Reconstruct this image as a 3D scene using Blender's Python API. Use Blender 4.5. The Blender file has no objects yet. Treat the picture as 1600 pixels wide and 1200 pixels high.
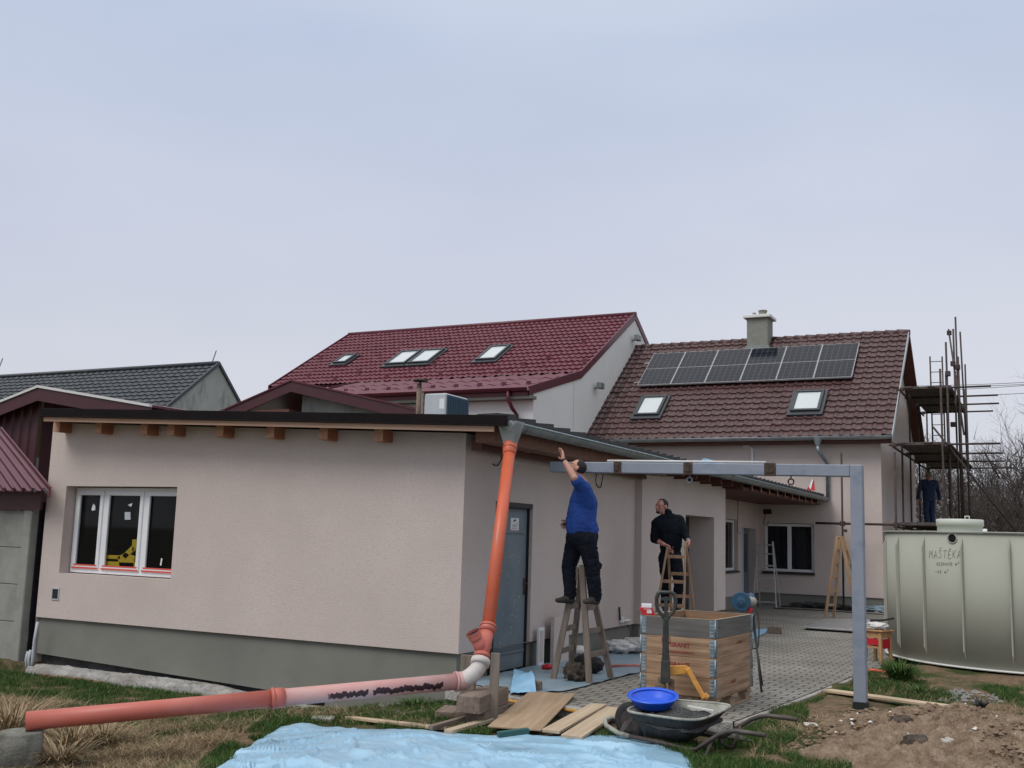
import bpy, bmesh, math, random
import numpy as np
from mathutils import Vector, Matrix, noise
R_ = math.radians
random.seed(7); rng = np.random.default_rng(7)
scene = bpy.context.scene
COL = scene.collection

# ---------------------------------------------------------------- camera
FL, PITCH, ROLL, YAW, EYE = 1650.0, R_(8.18), R_(1.70), R_(27.0), 1.70
def _axes():
    cp, sp = math.cos(PITCH), math.sin(PITCH)
    r = Vector((1, 0, 0)); u = Vector((0, -sp, cp)); f = Vector((0, cp, sp))
    cr, sr = math.cos(ROLL), math.sin(ROLL)
    r2 = r*cr + u*sr; u2 = u*cr - r*sr
    M = Matrix(((math.cos(YAW), -math.sin(YAW), 0), (math.sin(YAW), math.cos(YAW), 0), (0, 0, 1)))
    return M @ r2, M @ u2, M @ f
CR, CU, CF = _axes()
ORI = Vector((0, 0, EYE))
cam_d = bpy.data.cameras.new('camera'); cam = bpy.data.objects.new('camera', cam_d); COL.objects.link(cam)
cam_d.sensor_width = 36.0; cam_d.lens = FL/1600*36.0; cam_d.clip_end = 3000; cam_d.clip_start = 0.1
mw = Matrix.Identity(4)
for i, a in enumerate((CR, CU, -CF)):
    for k in range(3): mw[k][i] = a[k]
mw.translation = ORI
cam.matrix_world = mw
scene.camera = cam

# ---------------------------------------------------------------- world, sun, exposure
SUN_EL, SUN_AZ = R_(52), R_(205)      # azimuth measured from +Y clockwise: the sun stands behind the camera, a little left
w = bpy.data.worlds.new("World"); scene.world = w; w.use_nodes = True
nt = w.node_tree; nt.nodes.clear()
def N(t, **k):
    n = nt.nodes.new(t)
    for a, b in k.items(): setattr(n, a, b)
    return n
out = N('ShaderNodeOutputWorld'); bg = N('ShaderNodeBackground'); bg.inputs['Strength'].default_value = 0.1
sky = N('ShaderNodeTexSky', sky_type='NISHITA'); sky.sun_disc = False; sky.sun_elevation = SUN_EL; sky.sun_rotation = SUN_AZ
tc = N('ShaderNodeTexCoord'); sep = N('ShaderNodeSeparateXYZ'); nt.links.new(tc.outputs['Generated'], sep.inputs[0])
ramp = N('ShaderNodeValToRGB'); e = ramp.color_ramp
e.elements[0].position = 0.0; e.elements[0].color = (.615, .625, .675, 1)
e.elements[1].position = 1.0; e.elements[1].color = (1.05, 1.06, 1.08, 1)
for p, c in ((.12, (.605, .622, .688, 1)), (.26, (.548, .583, .692, 1)), (.44, (.495, .562, .705, 1)), (.58, (.64, .69, .79, 1)), (.75, (.97, .99, 1.0, 1))):
    x = e.elements.new(p); x.color = c
nt.links.new(sep.outputs['Z'], ramp.inputs[0])
no = N('ShaderNodeTexNoise'); no.inputs['Scale'].default_value = 1.6; no.inputs['Detail'].default_value = 4; no.inputs['Roughness'].default_value = .5
mp = N('ShaderNodeMapping'); mp.inputs['Scale'].default_value = (1, 1, 2.6)
nt.links.new(tc.outputs['Generated'], mp.inputs[0]); nt.links.new(mp.outputs[0], no.inputs[0])
nr = N('ShaderNodeValToRGB'); nr.color_ramp.elements[0].position = .33; nr.color_ramp.elements[0].color = (.91, .925, .955, 1)
nr.color_ramp.elements[1].position = .68; nr.color_ramp.elements[1].color = (1.06, 1.05, 1.03, 1)
nt.links.new(no.outputs[0], nr.inputs[0])
mul = N('ShaderNodeMixRGB', blend_type='MULTIPLY'); mul.inputs[0].default_value = 1
nt.links.new(ramp.outputs[0], mul.inputs[1]); nt.links.new(nr.outputs[0], mul.inputs[2])
gain = N('ShaderNodeVectorMath', operation='SCALE'); gain.inputs['Scale'].default_value = 10.3
nt.links.new(mul.outputs[0], gain.inputs[0])
mix = N('ShaderNodeMixRGB'); mix.inputs[0].default_value = .95
nt.links.new(sky.outputs[0], mix.inputs[1]); nt.links.new(gain.outputs[0], mix.inputs[2])
nt.links.new(mix.outputs[0], bg.inputs[0]); nt.links.new(bg.outputs[0], out.inputs[0])
sd = bpy.data.lights.new('sun', 'SUN'); sd.energy = 1.5; sd.angle = R_(30); sd.color = (1, .96, .9)
so = bpy.data.objects.new('sun', sd); COL.objects.link(so)
dv = Vector((math.sin(SUN_AZ)*math.cos(SUN_EL), math.cos(SUN_AZ)*math.cos(SUN_EL), math.sin(SUN_EL)))
so.rotation_euler = dv.to_track_quat('Z', 'Y').to_euler(); so.location = dv*60
scene.view_settings.view_transform = 'Standard'; scene.view_settings.look = 'None'
scene.view_settings.exposure = 0.1; scene.view_settings.gamma = 1

# ---------------------------------------------------------------- photo helpers: where a sight line meets a real surface
def ray(x, y): return CF + CR*((x-800)/FL) + CU*((600-y)/FL)
def G(x, y, z=0.0):
    d = ray(x, y); return ORI + d*((z-EYE)/d.z)
def PX(x, y, X):
    d = ray(x, y); return ORI + d*(X/d.x)
def PY(x, y, Y):
    d = ray(x, y); return ORI + d*(Y/d.y)
def sm(t): t = max(0.0, min(1.0, t)); return t*t*(3-2*t)
def gz(x, y):
    """height of the ground at a spot"""
    if x > -6.5:
        lawn = -0.09*(1-sm((y-10.2)/2.2))
    else:
        lawn = -0.09
    left = -0.22*sm((-4.9-x)/2.0)
    if -13.3 < x < -6.2: left -= .15*sm((y-9.9)/.6)*sm((-6.9-x)/.9)
    return lawn + left
def GG(x, y):
    p = G(x, y, 0)
    for _ in range(12): p = G(x, y, gz(p.x, p.y))
    return p

# ---------------------------------------------------------------- objects
def tag(o, label=None, cat=None, group=None, kind=None):
    if label: o['label'] = label
    if cat: o['category'] = cat
    if group: o['group'] = group
    if kind: o['kind'] = kind
    return o
def thing(name, label, cat, loc=(0, 0, 0), rz=0, group=None):
    o = bpy.data.objects.new(name, None); COL.objects.link(o); o.empty_display_size = .2
    o.location = loc; o.rotation_euler = (0, 0, rz)
    return tag(o, label, cat, group)
def world_inv(par):
    M = Matrix.Identity(4)
    while par is not None:
        M = (Matrix.Translation(par.location) @ par.rotation_euler.to_matrix().to_4x4()) @ M
        par = par.parent
    return M.inverted()

class MB:
    """collects shapes; build() links them as ONE mesh object"""
    def __init__(s): s.v = []; s.f = []; s.m = []; s.sm = []
    def add(s, vs, fs, mi=0, smooth=False):
        b = len(s.v); s.v += [tuple(p) for p in vs]
        for f in fs: s.f.append([i+b for i in f]); s.m.append(mi); s.sm.append(smooth)
        return s
    def box(s, lo, hi, mi=0):
        x0, y0, z0 = lo; x1, y1, z1 = hi
        return s.add([(x0,y0,z0),(x1,y0,z0),(x1,y1,z0),(x0,y1,z0),(x0,y0,z1),(x1,y0,z1),(x1,y1,z1),(x0,y1,z1)],
              [(3,2,1,0),(4,5,6,7),(0,1,5,4),(1,2,6,5),(2,3,7,6),(3,0,4,7)], mi)
    def bar(s, p, q, w, h, up=(0,0,1), mi=0, w2=None, h2=None):
        p = Vector(p); q = Vector(q); d = (q-p).normalized(); up = Vector(up)
        if abs(d.dot(up)) > .98: up = Vector((0,1,0))
        a = d.cross(up).normalized(); b = a.cross(d).normalized()
        w2 = w if w2 is None else w2; h2 = h if h2 is None else h2
        vs = []
        for c, ww, hh in ((p,w,h),(q,w2,h2)):
            for i, j in ((-1,-1),(1,-1),(1,1),(-1,1)): vs.append(c+a*(i*ww/2)+b*(j*hh/2))
        return s.add(vs, [(0,1,2,3),(7,6,5,4),(0,4,5,1),(1,5,6,2),(2,6,7,3),(3,7,4,0)], mi)
    def tube(s, pts, r, n=8, mi=0, cap=True, smooth=True):
        pts = [Vector(p) for p in pts]; k = len(pts)
        rs = r if isinstance(r, (list, tuple)) else [r]*k
        vs = []; fs = []
        t0 = (pts[1]-pts[0]).normalized(); up = Vector((0,0,1)) if abs(t0.z) < .9 else Vector((1,0,0))
        a = t0.cross(up).normalized()
        for i in range(k):
            t = (pts[min(i+1,k-1)]-pts[max(i-1,0)]).normalized()
            a = (a - t*a.dot(t)); a = a.normalized() if a.length > 1e-6 else t.orthogonal().normalized()
            b = t.cross(a)
            for j in range(n):
                th = 2*math.pi*j/n; vs.append(pts[i]+a*(rs[i]*math.cos(th))+b*(rs[i]*math.sin(th)))
        for i in range(k-1):
            for j in range(n):
                fs.append((i*n+j, i*n+(j+1)%n, (i+1)*n+(j+1)%n, (i+1)*n+j))
        s.add(vs, fs, mi, smooth)
        if cap:
            b0 = len(s.v)-k*n
            s.f.append([b0+j for j in range(n)][::-1]); s.m.append(mi); s.sm.append(False)
            s.f.append([b0+(k-1)*n+j for j in range(n)]); s.m.append(mi); s.sm.append(False)
        return s
    def lathe(s, prof, origin=(0,0,0), axis=(0,0,1), n=24, mi=0, smooth=True):
        ax = Vector(axis).normalized(); a = ax.orthogonal().normalized(); b = ax.cross(a); o = Vector(origin)
        vs = []; fs = []
        for r, h in prof:
            for j in range(n):
                th = 2*math.pi*j/n; vs.append(o+ax*h+a*(r*math.cos(th))+b*(r*math.sin(th)))
        for i in range(len(prof)-1):
            for j in range(n): fs.append((i*n+j, i*n+(j+1)%n, (i+1)*n+(j+1)%n, (i+1)*n+j))
        return s.add(vs, fs, mi, smooth)
    def prism(s, poly, ext, mi=0):
        """poly: 3-D points of a flat outline; ext: extrusion vector"""
        n = len(poly); e = Vector(ext); p = [Vector(q) for q in poly]
        vs = p + [q+e for q in p]
        fs = [tuple(range(n))[::-1], tuple(range(n, 2*n))] + [(i, (i+1) % n, n+(i+1) % n, n+i) for i in range(n)]
        return s.add(vs, fs, mi)
    def quad(s, a, b, c, d, mi=0): return s.add([a,b,c,d], [(0,1,2,3)], mi)
    def build(s, name, mats, parent=None, bevel=0, seg=1, world=True, recalc=True, smooth=None, auto=None):
        me = bpy.data.meshes.new(name)
        vs = s.v
        if world and parent is not None:
            M = world_inv(parent); vs = [tuple(M @ Vector(p)) for p in vs]
        me.from_pydata(vs, [], s.f)
        if not isinstance(mats, (list, tuple)): mats = [mats]
        for m in mats: me.materials.append(m)
        me.polygons.foreach_set('material_index', s.m)
        me.polygons.foreach_set('use_smooth', [bool(x) if smooth is None else smooth for x in s.sm])
        me.update()
        if recalc:
            bm = bmesh.new(); bm.from_mesh(me); bmesh.ops.recalc_face_normals(bm, faces=bm.faces); bm.to_mesh(me); bm.free()
        o = bpy.data.objects.new(name, me); COL.objects.link(o)
        if parent is not None: o.parent = parent
        if bevel:
            bv = o.modifiers.new('bevel', 'BEVEL'); bv.width = bevel; bv.segments = seg; bv.limit_method = 'ANGLE'; bv.angle_limit = R_(40)
        return o
def copy_tree(o, parent=None):
    c = o.copy(); COL.objects.link(c)
    if parent is not None: c.parent = parent
    for ch in [x for x in bpy.data.objects if x.parent == o]: copy_tree(ch, c)
    return c
def np_mesh(name, verts, faces, mats, parent=None, smooth=False):
    me = bpy.data.meshes.new(name)
    V = np.asarray(verts, dtype=np.float64)
    if parent is not None:
        M = np.array(world_inv(parent)); V = V @ M[:3,:3].T + M[:3,3]
    F = np.asarray(faces, dtype=np.int32); nf, k = F.shape
    me.vertices.add(len(V)); me.vertices.foreach_set('co', V.astype(np.float32).ravel())
    me.loops.add(nf*k); me.loops.foreach_set('vertex_index', F.ravel())
    me.polygons.add(nf); me.polygons.foreach_set('loop_start', np.arange(nf, dtype=np.int32)*k)
    me.polygons.foreach_set('use_smooth', np.full(nf, smooth))
    for m in (mats if isinstance(mats, (list, tuple)) else [mats]): me.materials.append(m)
    me.update(calc_edges=True); me.validate()
    o = bpy.data.objects.new(name, me); COL.objects.link(o)
    if parent is not None: o.parent = parent
    return o

# ---------------------------------------------------------------- materials
def mat(name, c1, c2=None, scale=6, rough=.8, bump=0, bscale=60, metal=0, stretch=None, detail=6, spec=.5,
        c3=None, s3=1.0, lo=.35, hi=.65, coat=0, trans=0, dist=0.02, rough2=None):
    m = bpy.data.materials.new(name); m.use_nodes = True
    nt = m.node_tree; n = nt.nodes; L = nt.links
    p = n['Principled BSDF']; p.inputs['Roughness'].default_value = rough; p.inputs['Metallic'].default_value = metal
    p.inputs['Specular IOR Level'].default_value = spec; p.inputs['Base Color'].default_value = (*c1, 1)
    if coat: p.inputs['Coat Weight'].default_value = coat; p.inputs['Coat Roughness'].default_value = .15
    tcn = n.new('ShaderNodeTexCoord'); src = tcn.outputs['Object']
    if stretch:
        mpn = n.new('ShaderNodeMapping'); mpn.inputs['Scale'].default_value = stretch
        L.new(src, mpn.inputs[0]); src = mpn.outputs[0]
    def nz(sc, det=detail):
        x = n.new('ShaderNodeTexNoise'); x.inputs['Scale'].default_value = sc; x.inputs['Detail'].default_value = det
        x.inputs['Roughness'].default_value = .6; L.new(src, x.inputs[0]); return x
    last = None
    if c2 is not None:
        a = nz(scale); r = n.new('ShaderNodeValToRGB'); r.color_ramp.elements[0].position = lo; r.color_ramp.elements[1].position = hi
        r.color_ramp.elements[0].color = (*c1, 1); r.color_ramp.elements[1].color = (*c2, 1)
        L.new(a.outputs[0], r.inputs[0]); last = r.outputs[0]
    if c3 is not None:
        a = nz(s3); r = n.new('ShaderNodeValToRGB'); r.color_ramp.elements[0].position = .5; r.color_ramp.elements[1].position = .68
        r.color_ramp.elements[0].color = (0, 0, 0, 1); r.color_ramp.elements[1].color = (1, 1, 1, 1)
        L.new(a.outputs[0], r.inputs[0]); mx = n.new('ShaderNodeMixRGB'); L.new(r.outputs[0], mx.inputs[0])
        if last: L.new(last, mx.inputs[1])
        else: mx.inputs[1].default_value = (*c1, 1)
        mx.inputs[2].default_value = (*c3, 1); last = mx.outputs[0]
    if last: L.new(last, p.inputs['Base Color'])
    if rough2 is not None:
        a = nz(scale*.7); mr = n.new('ShaderNodeMapRange'); mr.inputs[1].default_value = .35; mr.inputs[2].default_value = .65
        mr.inputs[3].default_value = rough; mr.inputs[4].default_value = rough2; L.new(a.outputs[0], mr.inputs[0]); L.new(mr.outputs[0], p.inputs['Roughness'])
    if bump:
        a = nz(bscale, 4); b = n.new('ShaderNodeBump'); b.inputs['Strength'].default_value = bump; b.inputs['Distance'].default_value = dist
        L.new(a.outputs[0], b.inputs['Height']); L.new(b.outputs[0], p.inputs['Normal'])
    return m
def wood(name, c1, c2, axis, rough=.75, bump=.25, knots=None):
    st = [14, 14, 14]; st['xyz'.index(axis)] = .9
    return mat(name, c1, c2, 1.6, rough, bump, 5, stretch=tuple(st), c3=knots, s3=.55, lo=.3, hi=.7, dist=.004)
M = {}
M['plaster'] = mat('pinkish beige plaster', (.53,.452,.415), (.60,.515,.475), .9, .92, .42, 60, c3=(.525,.445,.408), s3=22, lo=.3, hi=.7, spec=.2, dist=.014)
M['plinth'] = mat('grey green plinth render', (.185,.185,.160), (.225,.222,.195), 1.4, .9, .35, 120, c3=(.17,.17,.152), s3=.7, spec=.2, dist=.006)
M['whitewall'] = mat('cream white render', (.70,.69,.655), (.75,.74,.71), .7, .9, .2, 150, spec=.2, dist=.005)
M['greywall'] = mat('weathered grey render', (.30,.31,.29), (.40,.41,.385), 1.2, .9, .3, 60, c3=(.22,.235,.215), s3=2.2, stretch=(1,1,.35), spec=.2)
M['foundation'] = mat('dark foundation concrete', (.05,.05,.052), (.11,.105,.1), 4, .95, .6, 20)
M['concrete'] = mat('rough poured concrete', (.30,.29,.27), (.46,.445,.415), 5, .95, .9, 22, c3=(.24,.215,.19), s3=1.7, dist=.04)
M['fence_concrete'] = mat('cast concrete panel', (.235,.238,.215), (.30,.30,.272), 3, .92, .3, 70, c3=(.185,.19,.165), s3=1.0)
M['white'] = mat('white plastic', (.78,.79,.80), (.72,.73,.75), 3, .35)
M['zinc'] = mat('zinc sheet', (.30,.33,.34), (.40,.43,.44), 4, .42, .05, 30, metal=.75)
M['zinc_dark'] = mat('weathered zinc gutter', (.20,.225,.225), (.28,.305,.30), 5, .5, metal=.55)
M['galv'] = mat('galvanised steel', (.20,.25,.275), (.34,.40,.43), 14, .5, .2, 60, metal=.6)
M['orange'] = mat('orange drain plastic', (.60,.125,.055), (.55,.11,.05), 5, .38, c3=(.50,.13,.075), s3=3, spec=.4)
M['salmon'] = mat('faded salmon drain plastic', (.50,.135,.10), (.46,.125,.095), 4, .42, c3=(.54,.18,.14), s3=2, spec=.4)
M['black'] = mat('black plastic', (.012,.012,.013), rough=.5)
M['sheeting'] = mat('plain black sheet', (.006,.007,.012), (.012,.013,.02), 4, .45, .3, 8)
M['fascia'] = mat('dark brown black fascia metal', (.007,.005,.0055), (.012,.008,.009), 3, .7, spec=.1)
M['timber'] = wood('fresh planed timber', (.33,.20,.135), (.42,.27,.19), 'x')
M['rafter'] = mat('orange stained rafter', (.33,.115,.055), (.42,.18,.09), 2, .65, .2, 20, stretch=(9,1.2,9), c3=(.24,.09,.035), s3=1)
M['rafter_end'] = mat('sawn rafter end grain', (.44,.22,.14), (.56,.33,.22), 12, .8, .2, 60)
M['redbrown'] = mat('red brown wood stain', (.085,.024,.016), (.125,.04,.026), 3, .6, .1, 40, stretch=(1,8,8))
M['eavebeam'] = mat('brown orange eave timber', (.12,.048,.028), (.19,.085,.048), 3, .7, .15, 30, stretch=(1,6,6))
M['burgundy'] = mat('burgundy coated sheet', (.085,.011,.019), (.105,.016,.026), 2, .42, spec=.45)
M['burgundy_dark'] = mat('dull burgundy sheet', (.050,.009,.014), (.062,.012,.018), 2, .5)
M['metal_tile'] = mat('burgundy metal tile', (.105,.014,.028), (.135,.022,.038), 1.5, .46, c3=(.118,.022,.035), s3=.7, spec=.4)
M['brown_tile'] = mat('red brown concrete tile', (.055,.024,.024), (.092,.043,.042), 2.5, .5, .15, 60, c3=(.075,.039,.039), s3=6, spec=.5)
M['dark_tile'] = mat('anthracite metal tile', (.028,.034,.042), (.04,.047,.056), 1.5, .45)
M['blacktile'] = mat('black roof tile', (.016,.015,.016), (.03,.028,.028), 4, .6)
M['bluegrey'] = mat('blue grey door paint', (.15,.185,.21), (.18,.215,.24), 3, .55, .1, 90, c3=(.13,.165,.195), s3=1.2, rough2=.65)
M['steelpaint'] = mat('pale blue grey steel paint', (.215,.245,.30), (.25,.28,.335), 2, .5, .05, 30, c3=(.17,.205,.275), s3=5, rough2=.55)
M['rust'] = mat('rusty weld', (.028,.02,.018), (.085,.05,.036), 22, .85, .5, 40)
M['scaffold'] = mat('rusty scaffold tube', (.032,.022,.020), (.075,.045,.038), 6, .75, .3, 60, c3=(.055,.05,.05), s3=3)
M['deck'] = mat('grey weathered deck plank', (.06,.052,.048), (.13,.115,.105), 3, .9, .4, 30, stretch=(6,1,6))
M['oldwood_z'] = wood('old grey ladder wood', (.13,.10,.08), (.235,.19,.155), 'z', .85)
M['ladderwood'] = wood('amber ladder wood', (.23,.135,.08), (.36,.225,.14), 'z', .7)
M['ladderwood2'] = wood('honey ladder wood', (.30,.18,.10), (.42,.28,.17), 'z', .75)
M['alu'] = mat('dull aluminium', (.45,.45,.45), (.55,.55,.55), 6, .5, metal=.3)
M['crate_x'] = wood('pine crate board', (.20,.115,.065), (.47,.315,.195), 'x', .8, .3, (.15,.085,.05))
M['crate_y'] = wood('pine crate board lengthwise', (.21,.12,.07), (.46,.31,.195), 'y', .8, .3, (.16,.09,.052))
M['inner_pine'] = mat('brown inner crate boards', (.20,.115,.065), (.30,.18,.105), 3, .85, .2, 40, stretch=(1,1,6))
M['crate_grey_x'] = wood('grey weathered crate board', (.085,.083,.076), (.155,.15,.138), 'x', .85, .25, (.065,.06,.055))
M['crate_grey_y'] = wood('grey weathered crate board side', (.085,.083,.076), (.155,.15,.138), 'y', .85, .25, (.065,.06,.055))
M['pallet'] = wood('pallet wood', (.24,.165,.105), (.36,.26,.175), 'x', .85)
M['block_wood'] = wood('grey brown squared timber', (.125,.092,.07), (.25,.19,.15), 'y', .85, .4, (.075,.052,.04))
M['board_pale'] = wood('pale sawn board', (.36,.27,.18), (.50,.40,.285), 'y', .8, .2)
M['board_pale_x'] = wood('pale sawn plank', (.42,.31,.20), (.55,.43,.30), 'x', .8, .2)
M['ply'] = wood('brown plywood', (.30,.205,.125), (.40,.29,.19), 'y', .75, .12, (.27,.18,.11))
M['orangeboard'] = wood('orange shuttering board', (.46,.225,.04), (.56,.30,.07), 'x', .6)
M['jackpaint'] = mat('dark green black jack paint', (.018,.024,.022), (.035,.04,.036), 8, .5, .1, 60, c3=(.07,.055,.045), s3=9)
M['dirtyjack'] = mat('muddy jack pump', (.045,.035,.028), (.16,.115,.08), 14, .9, .6, 40)
M['yellow'] = mat('yellow orange paint', (.62,.28,.045), (.68,.34,.08), 8, .5, c3=(.45,.22,.07), s3=14)
M['yellow2'] = mat('yellow plastic', (.85,.62,.03), (.88,.66,.05), 4, .4)
M['barrow_in'] = mat('cement crusted barrow tray', (.26,.26,.225), (.38,.375,.33), 7, .9, .5, 40, c3=(.16,.14,.115), s3=5)
M['barrow_out'] = mat('black crusted barrow steel', (.012,.011,.011), (.035,.03,.028), 7, .6, .4, 30, c3=(.055,.047,.042), s3=3, stretch=(4,4,.8))
M['barrow_tube'] = mat('brown steel tube', (.045,.034,.030), (.085,.066,.058), 7, .55, .2, 50)
M['tyre'] = mat('worn rubber', (.013,.013,.013), (.035,.034,.033), 9, .85, .3, 50)
M['bluebasin'] = mat('bright blue plastic', (.010,.085,.62), (.012,.10,.68), 3, .32)
M['gravel'] = mat('dark asphalt grit', (.018,.019,.020), (.095,.097,.098), 70, .9, 1, 70, dist=.02)
M['tarp'] = mat('light blue plastic sheet', (.275,.47,.63), (.305,.50,.65), 2.0, .30, .05, 14, c3=(.335,.525,.67), s3=2, spec=.6)
M['film'] = mat('dusty blue plastic film', (.19,.285,.355), (.26,.345,.405), 3, .42, .15, 9, c3=(.30,.335,.345), s3=2)
M['film_bright'] = mat('blue plastic film', (.24,.47,.68), (.31,.54,.74), 3, .35, .15, 9)
M['tank'] = mat('grey green tank plastic', (.365,.37,.315), (.395,.40,.34), 1.2, .75, .04, 8, c3=(.35,.352,.298), s3=.6, spec=.15)
M['tank_lid'] = mat('pale green grey lid', (.50,.535,.47), (.54,.57,.51), 2, .45)
M['hole'] = mat('dark hollow', (.003,.003,.003), rough=1)
M['ink'] = mat('faded marker ink', (.17,.18,.155), rough=.8)
M['red'] = mat('red card', (.52,.014,.03), (.46,.012,.025), 5, .5)
M['redink'] = mat('dark red stamp ink', (.27,.028,.03), (.20,.03,.03), 30, .8)
M['sack'] = mat('white woven sack', (.50,.49,.47), (.66,.65,.63), 6, .8, .5, 18, dist=.02)
M['bag'] = mat('black bag cloth', (.008,.008,.009), (.02,.02,.021), 8, .9, .4, 30)
M['stump'] = mat('muddy root wood', (.035,.026,.020), (.10,.075,.055), 8, .95, .8, 25)
M['soil'] = mat('brown loose soil', (.19,.132,.09), (.33,.245,.172), 6, .98, 1, 34, c3=(.37,.285,.21), s3=9, detail=10, dist=.05, spec=.1)
M['skin'] = mat('skin', (.50,.27,.205), (.46,.23,.17), 12, .55)
M['skin_red'] = mat('ruddy skin', (.50,.25,.195), (.44,.20,.155), 12, .55)
M['hair'] = mat('dark hair', (.010,.008,.008), (.022,.017,.015), 40, .8, .5, 120)
M['hair_grey'] = mat('grey hair', (.18,.17,.16), (.28,.26,.25), 40, .8, .5, 120)
M['blue_shirt'] = mat('royal blue cotton', (.009,.05,.25), (.013,.066,.30), 4, .85, .25, 40, c3=(.008,.035,.22), s3=6)
M['navy'] = mat('navy work trousers', (.004,.0055,.011), (.007,.009,.016), 6, .9, .3, 40, c3=(.011,.014,.024), s3=8, spec=.2)
M['black_jacket'] = mat('black softshell jacket', (.004,.006,.011), (.007,.010,.016), 6, .9, .3, 30, spec=.15)
M['overall'] = mat('blue work overalls', (.012,.026,.075), (.018,.036,.095), 6, .85, .3, 30)
M['shoe'] = mat('black work shoe', (.012,.011,.010), (.05,.042,.034), 8, .7, .3, 40)
M['bark'] = mat('grey brown bark', (.05,.040,.034), (.085,.07,.06), 8, .95)
M['twig'] = mat('bare brown twigs', (.050,.042,.037), (.080,.066,.058), 3, .95)
M['wire'] = mat('wire', (.10,.10,.11), rough=.6)
M['cable'] = mat('black cable', (.008,.008,.009), rough=.5)
M['sawblue'] = mat('blue machine paint', (.014,.065,.125), (.02,.085,.155), 5, .45, c3=(.04,.09,.13), s3=9)
M['sawgrey'] = mat('cast grey machine body', (.30,.28,.25), (.38,.36,.32), 8, .6)
M['teal'] = mat('dark teal grille', (.010,.045,.075), (.014,.055,.09), 6, .5)
M['acgrey'] = mat('light grey cabinet', (.42,.45,.48), (.47,.50,.53), 3, .5)
M['stool'] = wood('honey stool wood', (.38,.20,.09), (.50,.29,.14), 'z', .55)
M['sheet_metal'] = mat('shiny sheet metal', (.42,.43,.44), (.52,.53,.54), 5, .3, metal=.7)
M['insul'] = mat('white sheet edge', (.62,.62,.60), rough=.7)
M['gravel_grey'] = mat('grey gravel', (.16,.155,.14), (.29,.28,.26), 25, .95, .5, 60)
M['stone'] = mat('pale rubble stone', (.30,.29,.26), (.48,.46,.42), 12, .95, .6, 40)
M['chimney'] = mat('grey chimney render', (.20,.205,.175), (.26,.262,.23), 5, .92, .4, 50)
M['frame_dark'] = mat('anthracite window cladding', (.03,.036,.04), rough=.4)
M['sill_dark'] = mat('dark stone sill', (.022,.02,.02), rough=.5)
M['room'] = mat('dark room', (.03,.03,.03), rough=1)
M['curtain'] = mat('dark blue curtain', (.02,.026,.045), (.045,.052,.075), 3, .9, stretch=(8,8,.2))
M['redtape'] = mat('red protective tape', (.62,.09,.06), rough=.5)
M['clump'] = mat('dark green leaves', (.02,.045,.012), rough=.7)

def glass(name, tint, alpha, rough=.03):
    m = bpy.data.materials.new(name); m.use_nodes = True; nt = m.node_tree; n = nt.nodes; L = nt.links
    p = n['Principled BSDF']; p.inputs['Base Color'].default_value = (*tint, 1); p.inputs['Roughness'].default_value = rough
    t = n.new('ShaderNodeBsdfTransparent'); mx = n.new('ShaderNodeMixShader'); mx.inputs[0].default_value = alpha
    L.new(t.outputs[0], mx.inputs[1]); L.new(p.outputs[0], mx.inputs[2]); L.new(mx.outputs[0], n['Material Output'].inputs[0])
    return m
M['glass'] = glass('window glass', (.012,.013,.014), .24)
M['roofglass'] = mat('roof window pane over white blind', (.50,.55,.56), (.56,.60,.61), .8, .08)

def solar_mat():
    m = bpy.data.materials.new('solar cells'); m.use_nodes = True; nt = m.node_tree; n = nt.nodes; L = nt.links
    p = n['Principled BSDF']; p.inputs['Roughness'].default_value = .12; p.inputs['Specular IOR Level'].default_value = .22
    tcn = n.new('ShaderNodeTexCoord'); sp = n.new('ShaderNodeSeparateXYZ'); L.new(tcn.outputs['Object'], sp.inputs[0])
    def lines(o, period, width):
        a = n.new('ShaderNodeMath'); a.operation = 'PINGPONG'; a.inputs[1].default_value = period/2; L.new(o, a.inputs[0])
        b = n.new('ShaderNodeMath'); b.operation = 'LESS_THAN'; b.inputs[1].default_value = width/2; L.new(a.outputs[0], b.inputs[0]); return b.outputs[0]
    a = lines(sp.outputs['X'], .18, .010); b = lines(sp.outputs['Y'], .18, .006)
    mxx = n.new('ShaderNodeMath'); mxx.operation = 'MAXIMUM'; L.new(a, mxx.inputs[0]); L.new(b, mxx.inputs[1])
    mx = n.new('ShaderNodeMixRGB'); mx.inputs[1].default_value = (.008,.010,.017,1); mx.inputs[2].default_value = (.085,.092,.11,1)
    L.new(mxx.outputs[0], mx.inputs[0]); L.new(mx.outputs[0], p.inputs['Base Color'])
    return m
M['solar'] = solar_mat()

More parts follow.
